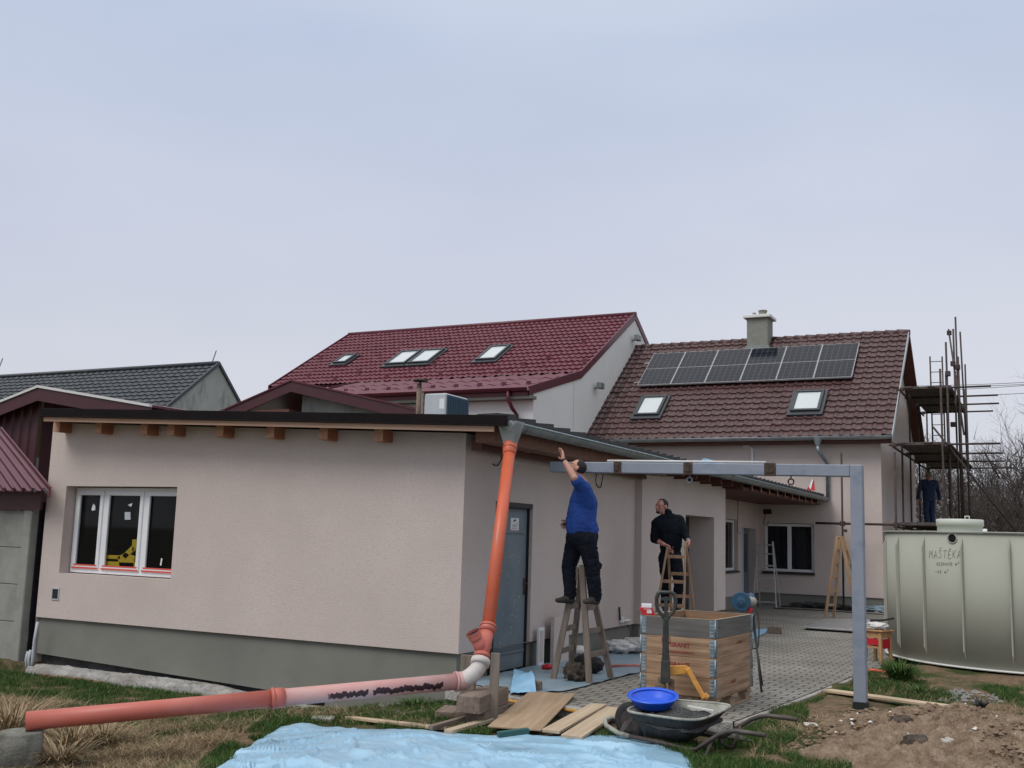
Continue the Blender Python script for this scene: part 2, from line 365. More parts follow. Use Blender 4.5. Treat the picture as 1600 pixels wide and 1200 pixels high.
def paver_mat():
    m = bpy.data.materials.new('grey interlocking pavers'); m.use_nodes = True; nt = m.node_tree; n = nt.nodes; L = nt.links
    p = n['Principled BSDF']; p.inputs['Roughness'].default_value = .85; p.inputs['Specular IOR Level'].default_value = .3
    tcn = n.new('ShaderNodeTexCoord')
    wv = n.new('ShaderNodeTexNoise'); wv.inputs['Scale'].default_value = 9; L.new(tcn.outputs['Object'], wv.inputs[0])
    sc = n.new('ShaderNodeVectorMath'); sc.operation = 'SCALE'; sc.inputs['Scale'].default_value = .02; L.new(wv.outputs['Color'], sc.inputs[0])
    ad = n.new('ShaderNodeVectorMath'); L.new(tcn.outputs['Object'], ad.inputs[0]); L.new(sc.outputs[0], ad.inputs[1])
    br = n.new('ShaderNodeTexBrick'); br.inputs['Scale'].default_value = 1; br.inputs['Mortar Size'].default_value = .011
    br.inputs['Brick Width'].default_value = .21; br.inputs['Row Height'].default_value = .15; br.inputs['Mortar Smooth'].default_value = .3
    br.inputs['Color1'].default_value = (.25,.238,.215,1); br.inputs['Color2'].default_value = (.31,.295,.27,1); br.inputs['Mortar'].default_value = (.055,.05,.043,1)
    L.new(ad.outputs[0], br.inputs[0])
    a = n.new('ShaderNodeTexNoise'); a.inputs['Scale'].default_value = .9; a.inputs['Detail'].default_value = 9; L.new(tcn.outputs['Object'], a.inputs[0])
    r = n.new('ShaderNodeValToRGB'); r.color_ramp.elements[0].position = .3; r.color_ramp.elements[0].color = (.70,.68,.64,1); r.color_ramp.elements[1].position = .66
    L.new(a.outputs[0], r.inputs[0])
    mu = n.new('ShaderNodeMixRGB'); mu.blend_type = 'MULTIPLY'; mu.inputs[0].default_value = 1; L.new(br.outputs[0], mu.inputs[1]); L.new(r.outputs[0], mu.inputs[2])
    f = n.new('ShaderNodeTexNoise'); f.inputs['Scale'].default_value = 60; f.inputs['Detail'].default_value = 4; L.new(tcn.outputs['Object'], f.inputs[0])
    fr = n.new('ShaderNodeValToRGB'); fr.color_ramp.elements[0].position = .3; fr.color_ramp.elements[0].color = (.82,.82,.82,1); fr.color_ramp.elements[1].position = .7; fr.color_ramp.elements[1].color = (1.1,1.1,1.1,1)
    L.new(f.outputs[0], fr.inputs[0]); m2 = n.new('ShaderNodeMixRGB'); m2.blend_type = 'MULTIPLY'; m2.inputs[0].default_value = 1
    L.new(mu.outputs[0], m2.inputs[1]); L.new(fr.outputs[0], m2.inputs[2]); L.new(m2.outputs[0], p.inputs['Base Color'])
    b = n.new('ShaderNodeBump'); b.inputs['Strength'].default_value = .8; b.inputs['Distance'].default_value = .012; b.invert = True
    L.new(br.outputs['Fac'], b.inputs['Height']); L.new(b.outputs[0], p.inputs['Normal'])
    return m
M['paver'] = paver_mat()

def ground_mat():
    m = bpy.data.materials.new('patchy lawn earth'); m.use_nodes = True; nt = m.node_tree; n = nt.nodes; L = nt.links
    p = n['Principled BSDF']; p.inputs['Roughness'].default_value = 1; p.inputs['Specular IOR Level'].default_value = .1
    tcn = n.new('ShaderNodeTexCoord')
    def nz(s, d=8, r=.65):
        x = n.new('ShaderNodeTexNoise'); x.inputs['Scale'].default_value = s; x.inputs['Detail'].default_value = d; x.inputs['Roughness'].default_value = r
        L.new(tcn.outputs['Object'], x.inputs[0]); return x.outputs[0]
    def rmp(o, stops):
        r = n.new('ShaderNodeValToRGB'); e = r.color_ramp
        e.elements[0].position, e.elements[0].color = stops[0][0], (*stops[0][1], 1); e.elements[1].position, e.elements[1].color = stops[-1][0], (*stops[-1][1], 1)
        for q, c in stops[1:-1]: x = e.elements.new(q); x.color = (*c, 1)
        L.new(o, r.inputs[0]); return r.outputs[0]
    earth = rmp(nz(14), [(.28, (.11,.072,.045)), (.5, (.22,.15,.098)), (.72, (.34,.25,.17))])
    green = rmp(nz(18), [(.3, (.035,.050,.016)), (.7, (.085,.105,.04))])
    fac = rmp(nz(1.1), [(.42, (0,0,0)), (.56, (1,1,1))])
    mx = n.new('ShaderNodeMixRGB'); L.new(fac, mx.inputs[0]); L.new(earth, mx.inputs[1]); L.new(green, mx.inputs[2])
    L.new(mx.outputs[0], p.inputs['Base Color'])
    b = n.new('ShaderNodeBump'); b.inputs['Strength'].default_value = 1; b.inputs['Distance'].default_value = .04; L.new(nz(35, 6), b.inputs['Height']); L.new(b.outputs[0], p.inputs['Normal'])
    return m
M['ground'] = ground_mat()
def grass_mat(name, stops):
    m = bpy.data.materials.new(name); m.use_nodes = True; nt = m.node_tree; n = nt.nodes; L = nt.links
    p = n['Principled BSDF']; p.inputs['Roughness'].default_value = .75; p.inputs['Specular IOR Level'].default_value = .2
    g = n.new('ShaderNodeNewGeometry'); r = n.new('ShaderNodeValToRGB'); e = r.color_ramp
    e.elements[0].position, e.elements[0].color = stops[0][0], (*stops[0][1], 1); e.elements[1].position, e.elements[1].color = stops[-1][0], (*stops[-1][1], 1)
    for q, c in stops[1:-1]: x = e.elements.new(q); x.color = (*c, 1)
    L.new(g.outputs['Random Per Island'], r.inputs[0]); L.new(r.outputs[0], p.inputs['Base Color'])
    return m
M['grass'] = grass_mat('green grass blades', [(0, (.022,.058,.012)), (.5, (.042,.098,.02)), (.85, (.085,.15,.035)), (1, (.24,.21,.10))])
M['drygrass'] = grass_mat('dry straw blades', [(0, (.15,.10,.055)), (.5, (.31,.225,.135)), (.85, (.45,.35,.22)), (1, (.07,.10,.035))])
# ================================================================ setting: ground, paving
def axis_steps(lo, hi, fine0, fine1, step):
    a = list(np.arange(fine0, fine1+1e-6, step)); s = step; x = fine1
    while x < hi: s *= 1.35; x += s; a.append(min(x, hi))
    s = step; x = fine0; b = []
    while x > lo: s *= 1.35; x -= s; b.append(max(x, lo))
    return b[::-1]+a
PAVE = [(-6.19, 10.78), (-4.55, 10.22), (-3.55, 10.05), (-2.78, 10.35), (-2.62, 12.0), (-2.42, 14.5), (-2.22, 17.2), (-2.1, 20), (-1.7, 30.2), (-7.4, 30.28), (-7.4, 22.1), (-6.19, 22.1)]
def in_poly(x, y, P):
    c = False; n = len(P)
    for i in range(n):
        x0, y0 = P[i]; x1, y1 = P[(i+1) % n]
        if (y0 > y) != (y1 > y) and x < (x1-x0)*(y-y0)/(y1-y0)+x0: c = not c
    return c
def lump(x, y, z=0): return noise.fractal(Vector((x, y, z)), 1.0, 2.0, 5)
xs = axis_steps(-600, 600, -13.5, 3.0, .16); ys = axis_steps(-500, 900, 3.5, 15.5, .16)
gv = []
for y in ys:
    for x in xs:
        z = gz(x, y)
        if -14 < x < 4 and 3 < y < 17: z += .018*lump(x*2.2, y*2.2)
        if in_poly(x, y, PAVE) or (x < -6.0 and y > 11.2) or y > 17.5: z -= .07
        gv.append((x, y, z))
nx = len(xs); gf = [(j*nx+i, j*nx+i+1, (j+1)*nx+i+1, (j+1)*nx+i) for j in range(len(ys)-1) for i in range(nx-1)]
tag(np_mesh('ground', gv, gf, M['ground'], smooth=True), kind='structure')
b = MB(); b.add([(x, y, 0) for x, y in PAVE], [tuple(range(len(PAVE)))])
pv = b.build('pavement', M['paver']); tag(pv, kind='structure')
# concrete kerb on the near edge of the paving
kb = MB()
for (p, q) in zip(PAVE[0:3], PAVE[1:4]):
    kb.bar((p[0], p[1]-.03, -.075), (q[0], q[1]-.03, -.075), .07, .16)
for (p, q) in zip(PAVE[3:6], PAVE[4:7]):
    kb.bar((p[0]+.03, p[1], -.085), (q[0]+.03, q[1], -.085), .06, .16)
tag(kb.build('kerb', M['concrete'], bevel=.008), kind='structure')

# ================================================================ walls with openings
def wall(axis, c, u0, u1, v0, top, holes, depth, name, m, parent, sign=1, reveal=None):
    """a wall face on plane y=c ('y') or x=c ('x'); top may be a function of u; holes (u0,u1,v0,v1) get reveals going 'depth' inwards"""
    topf = top if callable(top) else (lambda u: top)
    us = sorted({u0, u1, *[h[0] for h in holes], *[h[1] for h in holes]}); vs = sorted({v0, *[h[2] for h in holes], *[h[3] for h in holes]})
    vs = [v for v in vs if v >= v0] + [None]
    P = (lambda u, v, d: (u, c+d*sign, v)) if axis == 'y' else (lambda u, v, d: (c-d*sign, u, v))
    b = MB()
    for i in range(len(us)-1):
        for j in range(len(vs)-1):
            a, e = us[i], us[i+1]; lo = vs[j]; hi = vs[j+1]
            um = (a+e)/2; vm = (lo+(hi if hi is not None else topf(um)))/2
            if any(h[0] < um < h[1] and h[2] < vm < h[3] for h in holes): continue
            b.quad(P(a, lo, 0), P(e, lo, 0), P(e, hi if hi is not None else topf(e), 0), P(a, hi if hi is not None else topf(a), 0))
    for h in holes:
        a, e, lo, hi = h; d = depth
        b.quad(P(a, lo, 0), P(a, lo, d), P(a, hi, d), P(a, hi, 0)); b.quad(P(e, lo, d), P(e, lo, 0), P(e, hi, 0), P(e, hi, d))
        b.quad(P(a, hi, 0), P(a, hi, d), P(e, hi, d), P(e, hi, 0))
        if lo > v0 + 1e-3: b.quad(P(a, lo, d), P(a, lo, 0), P(e, lo, 0), P(e, lo, d))
    return b.build(name, m, parent, recalc=False)

# ================================================================ the low flat roofed annex
annex = thing('annex_building', 'low pinkish plastered annex with flat dark roof, rafter ends and grey metal door', 'building', (-6.2, 11.0, 0))
T = lambda x: 3.335-(x+13.02)*.0385            # top of the roof edge
XL, XS, YF = -13.33, -6.2, 11.0
WT = lambda x: T(x)-.17
wx0, wx1, wz0, wz1 = -12.93, -10.75, .97, 2.235
front = wall('y', YF, XL, XS, .32, WT, [(wx0, wx1, wz0, wz1)], .21, 'front_wall', M['plaster'], annex)
dy0, dy1, dz1 = 11.82, 12.90, 2.13
ALC = (19.25, 21.15, 0, 2.19)
b = MB()
side = wall('x', XS, YF, 16.86, .32, 2.90, [(dy0, dy1, .32, dz1)], .10, 'side_wall', M['plaster'], annex)
XP = -6.08
proj = wall('x', XP, 16.86, 22.0, .32, 2.90, [(ALC[0], ALC[1], .32, ALC[3])], .52, 'porch_wall', M['plaster'], annex)
b = MB(); b.quad((XS, 16.86, .32), (XP, 16.86, .32), (XP, 16.86, 2.9), (XS, 16.86, 2.9)); b.quad((XP, 22.0, .32), (-7.4, 22.0, .32), (-7.4, 22.0, 2.9), (XP, 22.0, 2.9))
b.quad((XP, 16.86, .32), (XS, 16.86, .32), (XS, ALC[0], .32), (XP, ALC[0], .32))
b.build('wall_return', M['plaster'], annex)
XR = -7.4
rec = wall('x', XR, 22.0, 30.3, .32, 2.95, [(25.6, 28.0, .95, 2.30), (28.5, 29.95, .32, 2.1)], .25, 'recessed_wall', M['plaster'], annex)
b = MB()                                                               # blind back and left sides, closing the body
b.quad((XL, YF, -.4), (XL, 21.6, -.4), (XL, 21.6, 3.1), (XL, YF, 3.1)); b.quad((XL, 21.6, -.4), (XR, 21.6, -.4), (XR, 21.6, 3.0), (XL, 21.6, 3.0))
b.build('rear_wall', M['plaster'], annex)
# alcove back with dark door
b = MB(); b.quad((XP-.52, ALC[0]-.02, .0), (XP-.52, ALC[1]+.02, 0), (XP-.52, ALC[1]+.02, 2.2), (XP-.52, ALC[0]-.02, 2.2))
b.build('alcove_door', M['frame_dark'], annex)
# plinth, set back from the plaster
b = MB()
yp = YF+.05; xp = XS-.05
b.quad((XL+.02, yp, -.20), (-8.10, yp, -.37), (-8.10, yp, .33), (XL+.02, yp, .33))
b.quad((-8.10, yp, -.6), (xp, yp, -.6), (xp, yp, .33), (-8.10, yp, .33))
b.quad((xp, yp, -.6), (xp, dy0, -.6), (xp, dy0, .33), (xp, yp, .33)); b.quad((xp, dy1, -.1), (xp, 16.91, -.1), (xp, 16.91, .33), (xp, dy1, .33))
xq = XP-.05
b.quad((xp, 16.91, -.1), (xq, 16.91, -.1), (xq, 16.91, .33), (xp, 16.91, .33)); b.quad((xq, 16.91, -.1), (xq, ALC[0], -.1), (xq, ALC[0], .33), (xq, 16.91, .33))
b.quad((xq, ALC[1], -.1), (xq, 21.95, -.1), (xq, 21.95, .33), (xq, ALC[1], .33)); b.quad((xq, 21.95, -.1), (XR-.03, 21.95, -.1), (XR-.03, 21.95, .33), (xq, 21.95, .33))
b.quad((XR-.03, 21.95, -.1), (XR-.03, 28.5, -.1), (XR-.03, 28.5, .33), (XR-.03, 21.95, .33))
# the little underside lips of the plaster above the plinth
b.quad((XL, YF, .319), (XS, YF, .319), (xp, yp, .319), (XL, yp, .319)); b.quad((XS, YF, .319), (XS, 16.86, .319), (xp, 16.86, .319), (xp, yp, .319))
b.build('plinth', M['plinth'], annex, recalc=False)
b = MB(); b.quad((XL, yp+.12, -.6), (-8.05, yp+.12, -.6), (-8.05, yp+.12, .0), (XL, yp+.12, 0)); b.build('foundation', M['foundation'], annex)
# dark interior behind the window
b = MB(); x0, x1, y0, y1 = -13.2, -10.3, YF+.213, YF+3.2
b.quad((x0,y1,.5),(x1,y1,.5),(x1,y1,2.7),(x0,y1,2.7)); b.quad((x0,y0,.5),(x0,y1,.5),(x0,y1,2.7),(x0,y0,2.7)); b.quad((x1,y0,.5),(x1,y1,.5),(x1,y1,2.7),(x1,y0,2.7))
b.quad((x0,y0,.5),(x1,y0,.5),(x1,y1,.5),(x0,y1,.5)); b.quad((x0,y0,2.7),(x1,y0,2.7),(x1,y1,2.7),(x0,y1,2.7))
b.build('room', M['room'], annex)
# window: three sashes
yw = YF+.17
win = MB()
fx0, fx1, fz0, fz1 = wx0+.02, wx1-.005, wz0+.012, wz1-.01
def frame_rect(mb, x0, x1, z0, z1, y, w, d, mi=0):
    mb.box((x0, y, z0), (x1, y+d, z0+w), mi); mb.box((x0, y, z1-w), (x1, y+d, z1), mi)
    mb.box((x0, y, z0+w), (x0+w, y+d, z1-w), mi); mb.box((x1-w, y, z0+w), (x1, y+d, z1-w), mi)
frame_rect(win, fx0, fx1, fz0, fz1, yw, .065, .07)
m1 = PY(161, 830, yw).x; m2 = PY(224, 830, yw).x
win.box((m1-.045, yw, fz0+.065), (m1+.045, yw+.07, fz1-.065)); win.box((m2-.045, yw, fz0+.065), (m2+.045, yw+.07, fz1-.065))
wo = win.build('window', M['white'], annex, bevel=.006)
cells = [(fx0+.05, m1-.03), (m1+.03, m2-.03), (m2+.03, fx1-.05)]
for a, c in cells:
    s = MB(); frame_rect(s, a, c, fz0+.055, fz1-.05, yw-.018, .065, .03); s.build('sash', M['white'], wo, bevel=.005)
    g = MB(); g.box((a+.06, yw+.02, fz0+.11), (c-.06, yw+.026, fz1-.11)); g.build('pane', M['glass'], wo)
    t = MB(); t.box((a+.005, yw-.021, fz0+.062), (c-.005, yw-.0175, fz0+.086)); t.box((a+.03, yw-.021, fz0+.105), (c-.03, yw-.0175, fz0+.125)); t.build('protective_tape', M['redtape'], wo)
def scrap(pts, m, y=yw+.016):
    q = MB(); ps = [PY(px, py_, y) for px, py_ in pts]; q.prism(ps, (0, -.002, 0)); q.build('sticker', m, wo)
scrap([(143,795),(146,787),(149,790),(149,797),(144,798)], M['white']); scrap([(200,789),(207,786),(205,792)], M['white'])
scrap([(195,800),(204,800),(204,812),(195,812)], M['acgrey']); scrap([(250,883),(252,872),(254,873),(252,884)], M['white'])
# small square recess (wall box) left of the window
p = PY(87, 928, YF); b = MB(); frame_rect(b, p.x-.075, p.x+.075, p.z-.085, p.z+.085, YF-.012, .015, .012); b.build('junction_box', M['acgrey'], annex)
b = MB(); b.box((p.x-.06, YF-.003, p.z-.07), (p.x+.06, YF-.001, p.z+.07)); b.build('socket_hole', M['black'], annex)

# flat roof: slab, dark metal edge, timber board
YE = 10.55; XE = -5.59
b = MB()
zr = lambda x: T(x)-.02
def slab(mb, x0, x1, y0, y1, t=.10):
    mb.add([(x0,y0,zr(x0)-t),(x1,y0,zr(x1)-t),(x1,y1,zr(x1)-t),(x0,y1,zr(x0)-t),(x0,y0,zr(x0)),(x1,y0,zr(x1)),(x1,y1,zr(x1)),(x0,y1,zr(x0))],
           [(3,2,1,0),(4,5,6,7),(0,1,5,4),(1,2,6,5),(2,3,7,6),(3,0,4,7)])
slab(b, -13.05, XE, YE+.03, 21.9); slab(b, -9.6, XE, 21.9, 30.25)
roof = b.build('flat_roof', M['blacktile'], annex)
b = MB()
def edge(mb, z0, z1, y0, y1, xa=-13.06, xb=XE+.16):
    mb.add([(xa,y0,T(xa)+z0),(xb,y0,T(xb)+z0),(xb,y1,T(xb)+z0),(xa,y1,T(xa)+z0),(xa,y0,T(xa)+z1),(xb,y0,T(xb)+z1),(xb,y1,T(xb)+z1),(xa,y1,T(xa)+z1)],
           [(3,2,1,0),(4,5,6,7),(0,1,5,4),(1,2,6,5),(2,3,7,6),(3,0,4,7)])
edge(b, -.115, .005, YE-.015, YE+.028); edge(b, -.122, -.108, YE-.04, YE-.0155)
b.build('fascia', M['fascia'], roof, bevel=.004)
b = MB(); edge(b, -.185, -.116, YE+.0, YE+.024, -13.0, XE); b.build('timber_board', M['timber'], roof)
# eave tiles along the gutter side: short stepped courses
b = MB(); y = YE+.05
while y < 30.1:
    st = .53 if y < 13.5 else .36
    b.add([(XE-.0, y, T(XE)-.06), (XE-.0, y+st-.01, T(XE)-.06), (XE-.0, y+st-.01, T(XE)+.075), (XE-.0, y, T(XE)+.035),
           (XE-.25, y, T(XE-.25)-.02), (XE-.25, y+st-.01, T(XE-.25)-.02), (XE-.25, y+st-.01, T(XE-.25)+.045), (XE-.25, y, T(XE-.25)+.02)],
          [(0,1,2,3),(7,6,5,4),(0,4,5,1),(1,5,6,2),(2,6,7,3),(3,7,4,0)])
    y += st
b.build('eave_tiles', M['blacktile'], roof)
# protruding rafter ends on the front
for i, (qx, qy) in enumerate([(90,659),(155,661),(226,664),(268,665),(344,668),(423,670),(506,672),(592,674)]):
    x = PY(qx, qy, 10.80).x+.012
    r = MB(); zt = T(x)-.165
    vs = [(x-.065,10.78,zt-.15),(x+.065,10.78,zt-.15),(x+.065,YF+.02,zt-.15),(x-.065,YF+.02,zt-.15),(x-.065,10.78,zt),(x+.065,10.78,zt),(x+.065,YF+.02,zt),(x-.065,YF+.02,zt)]
    r.add(vs, [(3,2,1,0),(4,5,6,7),(1,2,6,5),(2,3,7,6),(3,0,4,7)], 0).add(vs, [(0,1,5,4)], 1)
    r.build('rafter', [M['rafter'], M['rafter_end']], annex, bevel=.004)
# the eave timbers on the door side: wall plate, cross rafters and soffit
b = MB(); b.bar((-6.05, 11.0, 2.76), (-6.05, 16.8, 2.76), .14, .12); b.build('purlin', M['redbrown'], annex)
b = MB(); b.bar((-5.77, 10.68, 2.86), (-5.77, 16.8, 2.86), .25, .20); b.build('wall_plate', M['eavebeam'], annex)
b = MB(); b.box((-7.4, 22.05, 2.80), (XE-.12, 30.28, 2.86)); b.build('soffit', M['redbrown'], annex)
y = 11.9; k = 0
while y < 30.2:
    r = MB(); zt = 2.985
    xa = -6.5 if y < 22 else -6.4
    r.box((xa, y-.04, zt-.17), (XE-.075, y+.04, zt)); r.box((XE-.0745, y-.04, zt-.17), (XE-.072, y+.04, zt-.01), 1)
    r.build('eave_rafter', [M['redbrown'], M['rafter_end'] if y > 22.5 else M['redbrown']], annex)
    y += 1.02 if y < 16 else .8
for (qx, qy) in ((836, 697), (920, 702)):                               # two pale cut ends under the eave
    p = PX(qx, qy, -5.86); r = MB(); r.box((-6.1, p.y-.06, p.z-.08), (-5.86, p.y+.06, p.z+.08)); r.build('beam_end', M['rafter_end'], annex, bevel=.004)
# gutter along the eave
def half_gutter(mb, p, q, r, n=10, mi=0):
    p = Vector(p); q = Vector(q); d = (q-p).normalized(); side = d.cross(Vector((0,0,1))).normalized(); up = Vector((0,0,1)); vs = []; fs = []
    for rr in (r, r-.006):
        for c in (p, q):
            for i in range(n+1):
                th = math.pi*i/n; vs.append(c+side*(rr*math.cos(th))-up*(rr*math.sin(th)))
    m = n+1
    for i in range(n):
        fs.append((i, i+1, m+i+1, m+i)); fs.append((2*m+i+1, 2*m+i, 3*m+i, 3*m+i+1))
        fs.append((i+1, i, 2*m+i, 2*m+i+1)); fs.append((m+i, m+i+1, 3*m+i+1, 3*m+i))
    mb.add(vs, fs, mi, False)
    return mb
gx = XE+.085; gzt = 2.985
b = MB(); half_gutter(b, (gx, YE+.05, gzt), (gx, 30.25, gzt), .085); b.tube([(gx+.088, YE+.05, gzt), (gx+.088, 30.25, gzt)], .013, 6, 1)
b.tube([(gx+.008, 30.255, gzt-.004), (gx+.008, 30.262, gzt-.004)], .083, 14)
gut = b.build('gutter', [M['zinc_dark'], M['galv']], annex, recalc=False)
y = 11.1
while y < 30:
    h = MB(); pts = [(gx+.0885*math.cos(t), y, gzt-.0885*math.sin(t)) for t in np.linspace(0, math.pi, 9)]
    h.tube(pts, .006, 5); h.build('gutter_bracket', M['zinc_dark'], gut); y += .82
# hopper at the near end
b = MB(); hc = Vector((gx+.065, YE+.13, 0)); vs = []
for (r, z) in ((.125, 2.985), (.123, 2.96), (.066, 2.74), (.062, 2.71)):
    for sx, sy in ((-1,-1),(1,-1),(1,1),(-1,1)): vs.append((hc.x+sx*r, hc.y+sy*r*.8, z))
b.add(vs, [(i*4+j, i*4+(j+1) % 4, (i+1)*4+(j+1) % 4, (i+1)*4+j) for i in range(3) for j in range(4)])
b.tube([(hc.x+.09*math.cos(t), hc.y-.124+.02*math.sin(t), 2.955-.09*math.sin(t)) for t in np.linspace(0, math.pi, 9)], .008, 6)
b.build('gutter_hopper', M['zinc'], annex, bevel=.01)

# grey metal door on the side wall
xd = XS-.075
b = MB(); b.box((xd-.04, dy0+.06, .0), (xd, dy1-.02, dz1-.07))
door = b.build('door', M['bluegrey'], annex, bevel=.004)
b = MB(); b.box((xd-.06, dy0, -.05), (xd+.074, dy0+.055, dz1)); b.box((xd-.06, dy0+.055, dz1-.065), (xd+.074, dy1, dz1)); b.box((xd-.06, dy1-.018, -.05), (xd+.03, dy1, dz1-.065))
b.build('door_frame', M['black'], door)
b = MB(); b.box((xd, dy0+.12, 1.735), (xd+.02, dy1-.10, 1.765)); b.box((xd, dy0+.12, .205), (xd+.02, dy1-.05, .235)); b.build('door_rail', M['bluegrey'], door)
b = MB(); b.box((xd, dy1-.09, .93), (xd+.012, dy1-.055, 1.15)); b.tube([(xd+.01, dy1-.075, 1.08), (xd+.05, dy1-.075, 1.08), (xd+.05, dy1-.17, 1.08)], .009, 6); b.build('handle', M['rust'], door)
b = MB(); rr = random.Random(3)
for _ in range(34):
    yy = dy0+.15+rr.random()*.75; zz = .25+rr.random()*1.3; s = .003+.005*rr.random()
    b.box((xd+.0005, yy-s, zz-s), (xd+.002, yy+s, zz+s*1.6))
b.build('paint_splash', M['acgrey'], door)
p0 = PX(798, 809, xd); p1 = PX(810, 829, xd)
sy0, sy1, sz0, sz1 = p0.y, p1.y, p1.z, p0.z
b = MB(); b.box((xd+.001, sy0, sz0), (xd+.004, sy1, sz1)); W_ = sy1-sy0; H_ = sz1-sz0
X = xd+.0045
def sq(a, c, e, f, mi): b.box((X, sy0+a*W_, sz0+e*H_), (X+.001, sy0+c*W_, sz0+f*H_), mi)
b.add([(X+.001, sy0+W_*(.48+.15*math.cos(t)), sz0+H_*(.80+.075*math.sin(t))) for t in np.linspace(0, 2*math.pi, 12, False)], [tuple(range(12))], 1)
b.bar((X+.001, sy0+.28*W_, sz0+.70*H_), (X+.001, sy0+.62*W_, sz0+.90*H_), .001, .012, mi=1)
for i in range(6): sq(.55+.05*i, .58+.05*i, .57, .57+.03+.012*(i % 3), 1)
def wordline(z, h, a, c, mi, seed):
    rr = random.Random(seed); u = a
    while u < c: w = .035+.03*rr.random(); sq(u, min(u+w, c), z, z+h*(.7+.3*rr.random()), mi); u += w+.018
wordline(.40, .055, .14, .84, 1, 1); wordline(.26, .05, .22, .72, 2, 2); wordline(.11, .05, .14, .84, 3, 4)
b.build('warning_sign', [M['white'], M['black'], M['redink'], M['red']], door)
# window and door of the recessed wall
def side_window(x, y0, y1, z0, z1, par, split=True):
    f = MB(); w = .07
    f.box((x-.06, y0, z0), (x, y1, z0+w)); f.box((x-.06, y0, z1-w), (x, y1, z1)); f.box((x-.06, y0, z0+w), (x, y0+w, z1-w)); f.box((x-.06, y1-w, z0+w), (x, y1, z1-w))
    if split: f.box((x-.06, (y0+y1)/2-.05, z0+w), (x, (y0+y1)/2+.05, z1-w))
    wo = f.build('window', M['white'], par, bevel=.006)
    g = MB(); g.box((x-.05, y0+w, z0+w), (x-.04, y1-w, z1-w)); g.build('pane', M['glass'], wo)
    g = MB(); g.box((x-.20, y0-.1, z0-.1), (x-.19, y1+.1, z1+.1)); g.build('curtain', M['curtain'], wo)
    return wo
wo = side_window(XR-.1, 25.62, 27.98, .97, 2.29, annex)
b = MB(); b.box((XR-.2, 25.58, .92), (XR+.05, 28.02, .966)); b.build('sill', M['sill_dark'], wo)
b = MB(); b.box((XR-.245, 28.52, .0), (XR-.205, 29.93, 2.09)); d2 = b.build('porch_door', M['bluegrey'], annex)
b = MB(); b.box((XR-.2049, 28.70, .9), (XR-.20, 29.75, 1.95)); b.build('pane', M['glass'], d2)
b = MB(); b.box((XR+.001, 28.40, .33), (XR+.02, 28.498, 2.12)); b.build('door_trim', M['acgrey'], d2)
# small fittings on the side wall
p = PX(969, 970, XS); b = MB(); b.box((XS, p.y-.05, p.z-.03), (XS+.05, p.y+.05, p.z+.06)); b.tube([(XS+.03, p.y+.05, p.z), (XS+.05, p.y+.35, p.z-.01)], .02, 7); b.build('outlet_box', M['white'], annex, bevel=.01)
b = MB(); b.tube([(XS+.015, p.y-.08, p.z+.22), (XS+.03, p.y-.1, p.z+.12), (XS+.02, p.y-.06, p.z+.02)], .014, 6); b.tube([(XS-.02, p.y+.3, p.z-.03), (XS+.03, p.y+.42, p.z-.2), (XS+.01, p.y+.38, p.z-.38)], .006, 5); b.build('outlet_cable', M['cable'], annex)
def coil(name, c, r, m, par, wob=.3, n=22, turns=.8, ax='y', rad=.007, start=0.3):
    pts = []
    for i in range(n):
        t = start+2*math.pi*turns*i/(n-1); rr = r*(1+wob*math.sin(1.7*t+.5)*.5)
        pts.append((c[0]+.012+.01*math.sin(3*t), c[1]+rr*math.cos(t), c[2]+rr*math.sin(t)))
    q = MB(); q.tube(pts, rad, 6); q.build(name, m, par)
p = PX(774, 712, XS); coil('cable_loop', (XS, p.y+.02, p.z), .14, M['cable'], annex, turns=.78, start=-2.3)
b = MB(); b.tube([(XS+.01, p.y-.2, p.z+.1), (XS+.03, p.y-.02, p.z+.16), (XS+.02, p.y+.1, p.z+.1)], .008, 6); b.tube([(XS+.01, p.y-.14, p.z+.07), (XS+.03, p.y-.04, p.z+.09)], .008, 6); b.build('cable_tail', M['cable'], annex)
p = PX(936, 745, XS); coil('cable_loop', (XS, p.y, p.z), .15, M['cable'], annex, turns=1.2, start=1.8)
p = PX(862, 689, -5.75); b = MB(); b.tube([(-5.74+.02*math.sin(t), p.y-.4+.5*math.sin(t*.5), p.z+.07*math.cos(t)) for t in np.linspace(0, 3.6, 14)], .006, 5); b.build('cable_loop', M['timber'], annex)
p = PX(1153, 815, -6.9); b = MB(); b.tube([(-6.9, p.y, 2.8), (-6.9, p.y, p.z+.15), (-6.88, p.y-.12, p.z-.05), (-6.9, p.y-.05, p.z-.25), (-6.87, p.y+.15, p.z-.3)], .008, 5); b.build('hanging_cable', M['cable'], annex)
p = PY(1198, 802, 29.6); b = MB(); b.box((p.x-.1, p.y, p.z-.02), (p.x+.12, p.y+.1, p.z+.12)); b.tube([(p.x-.03, p.y, p.z), (p.x-.1, p.y, p.z-.25), (p.x, p.y-.02, p.z-.36), (p.x+.06, p.y, p.z-.22)], .012, 6); b.build('junction_box', M['cable'], annex)
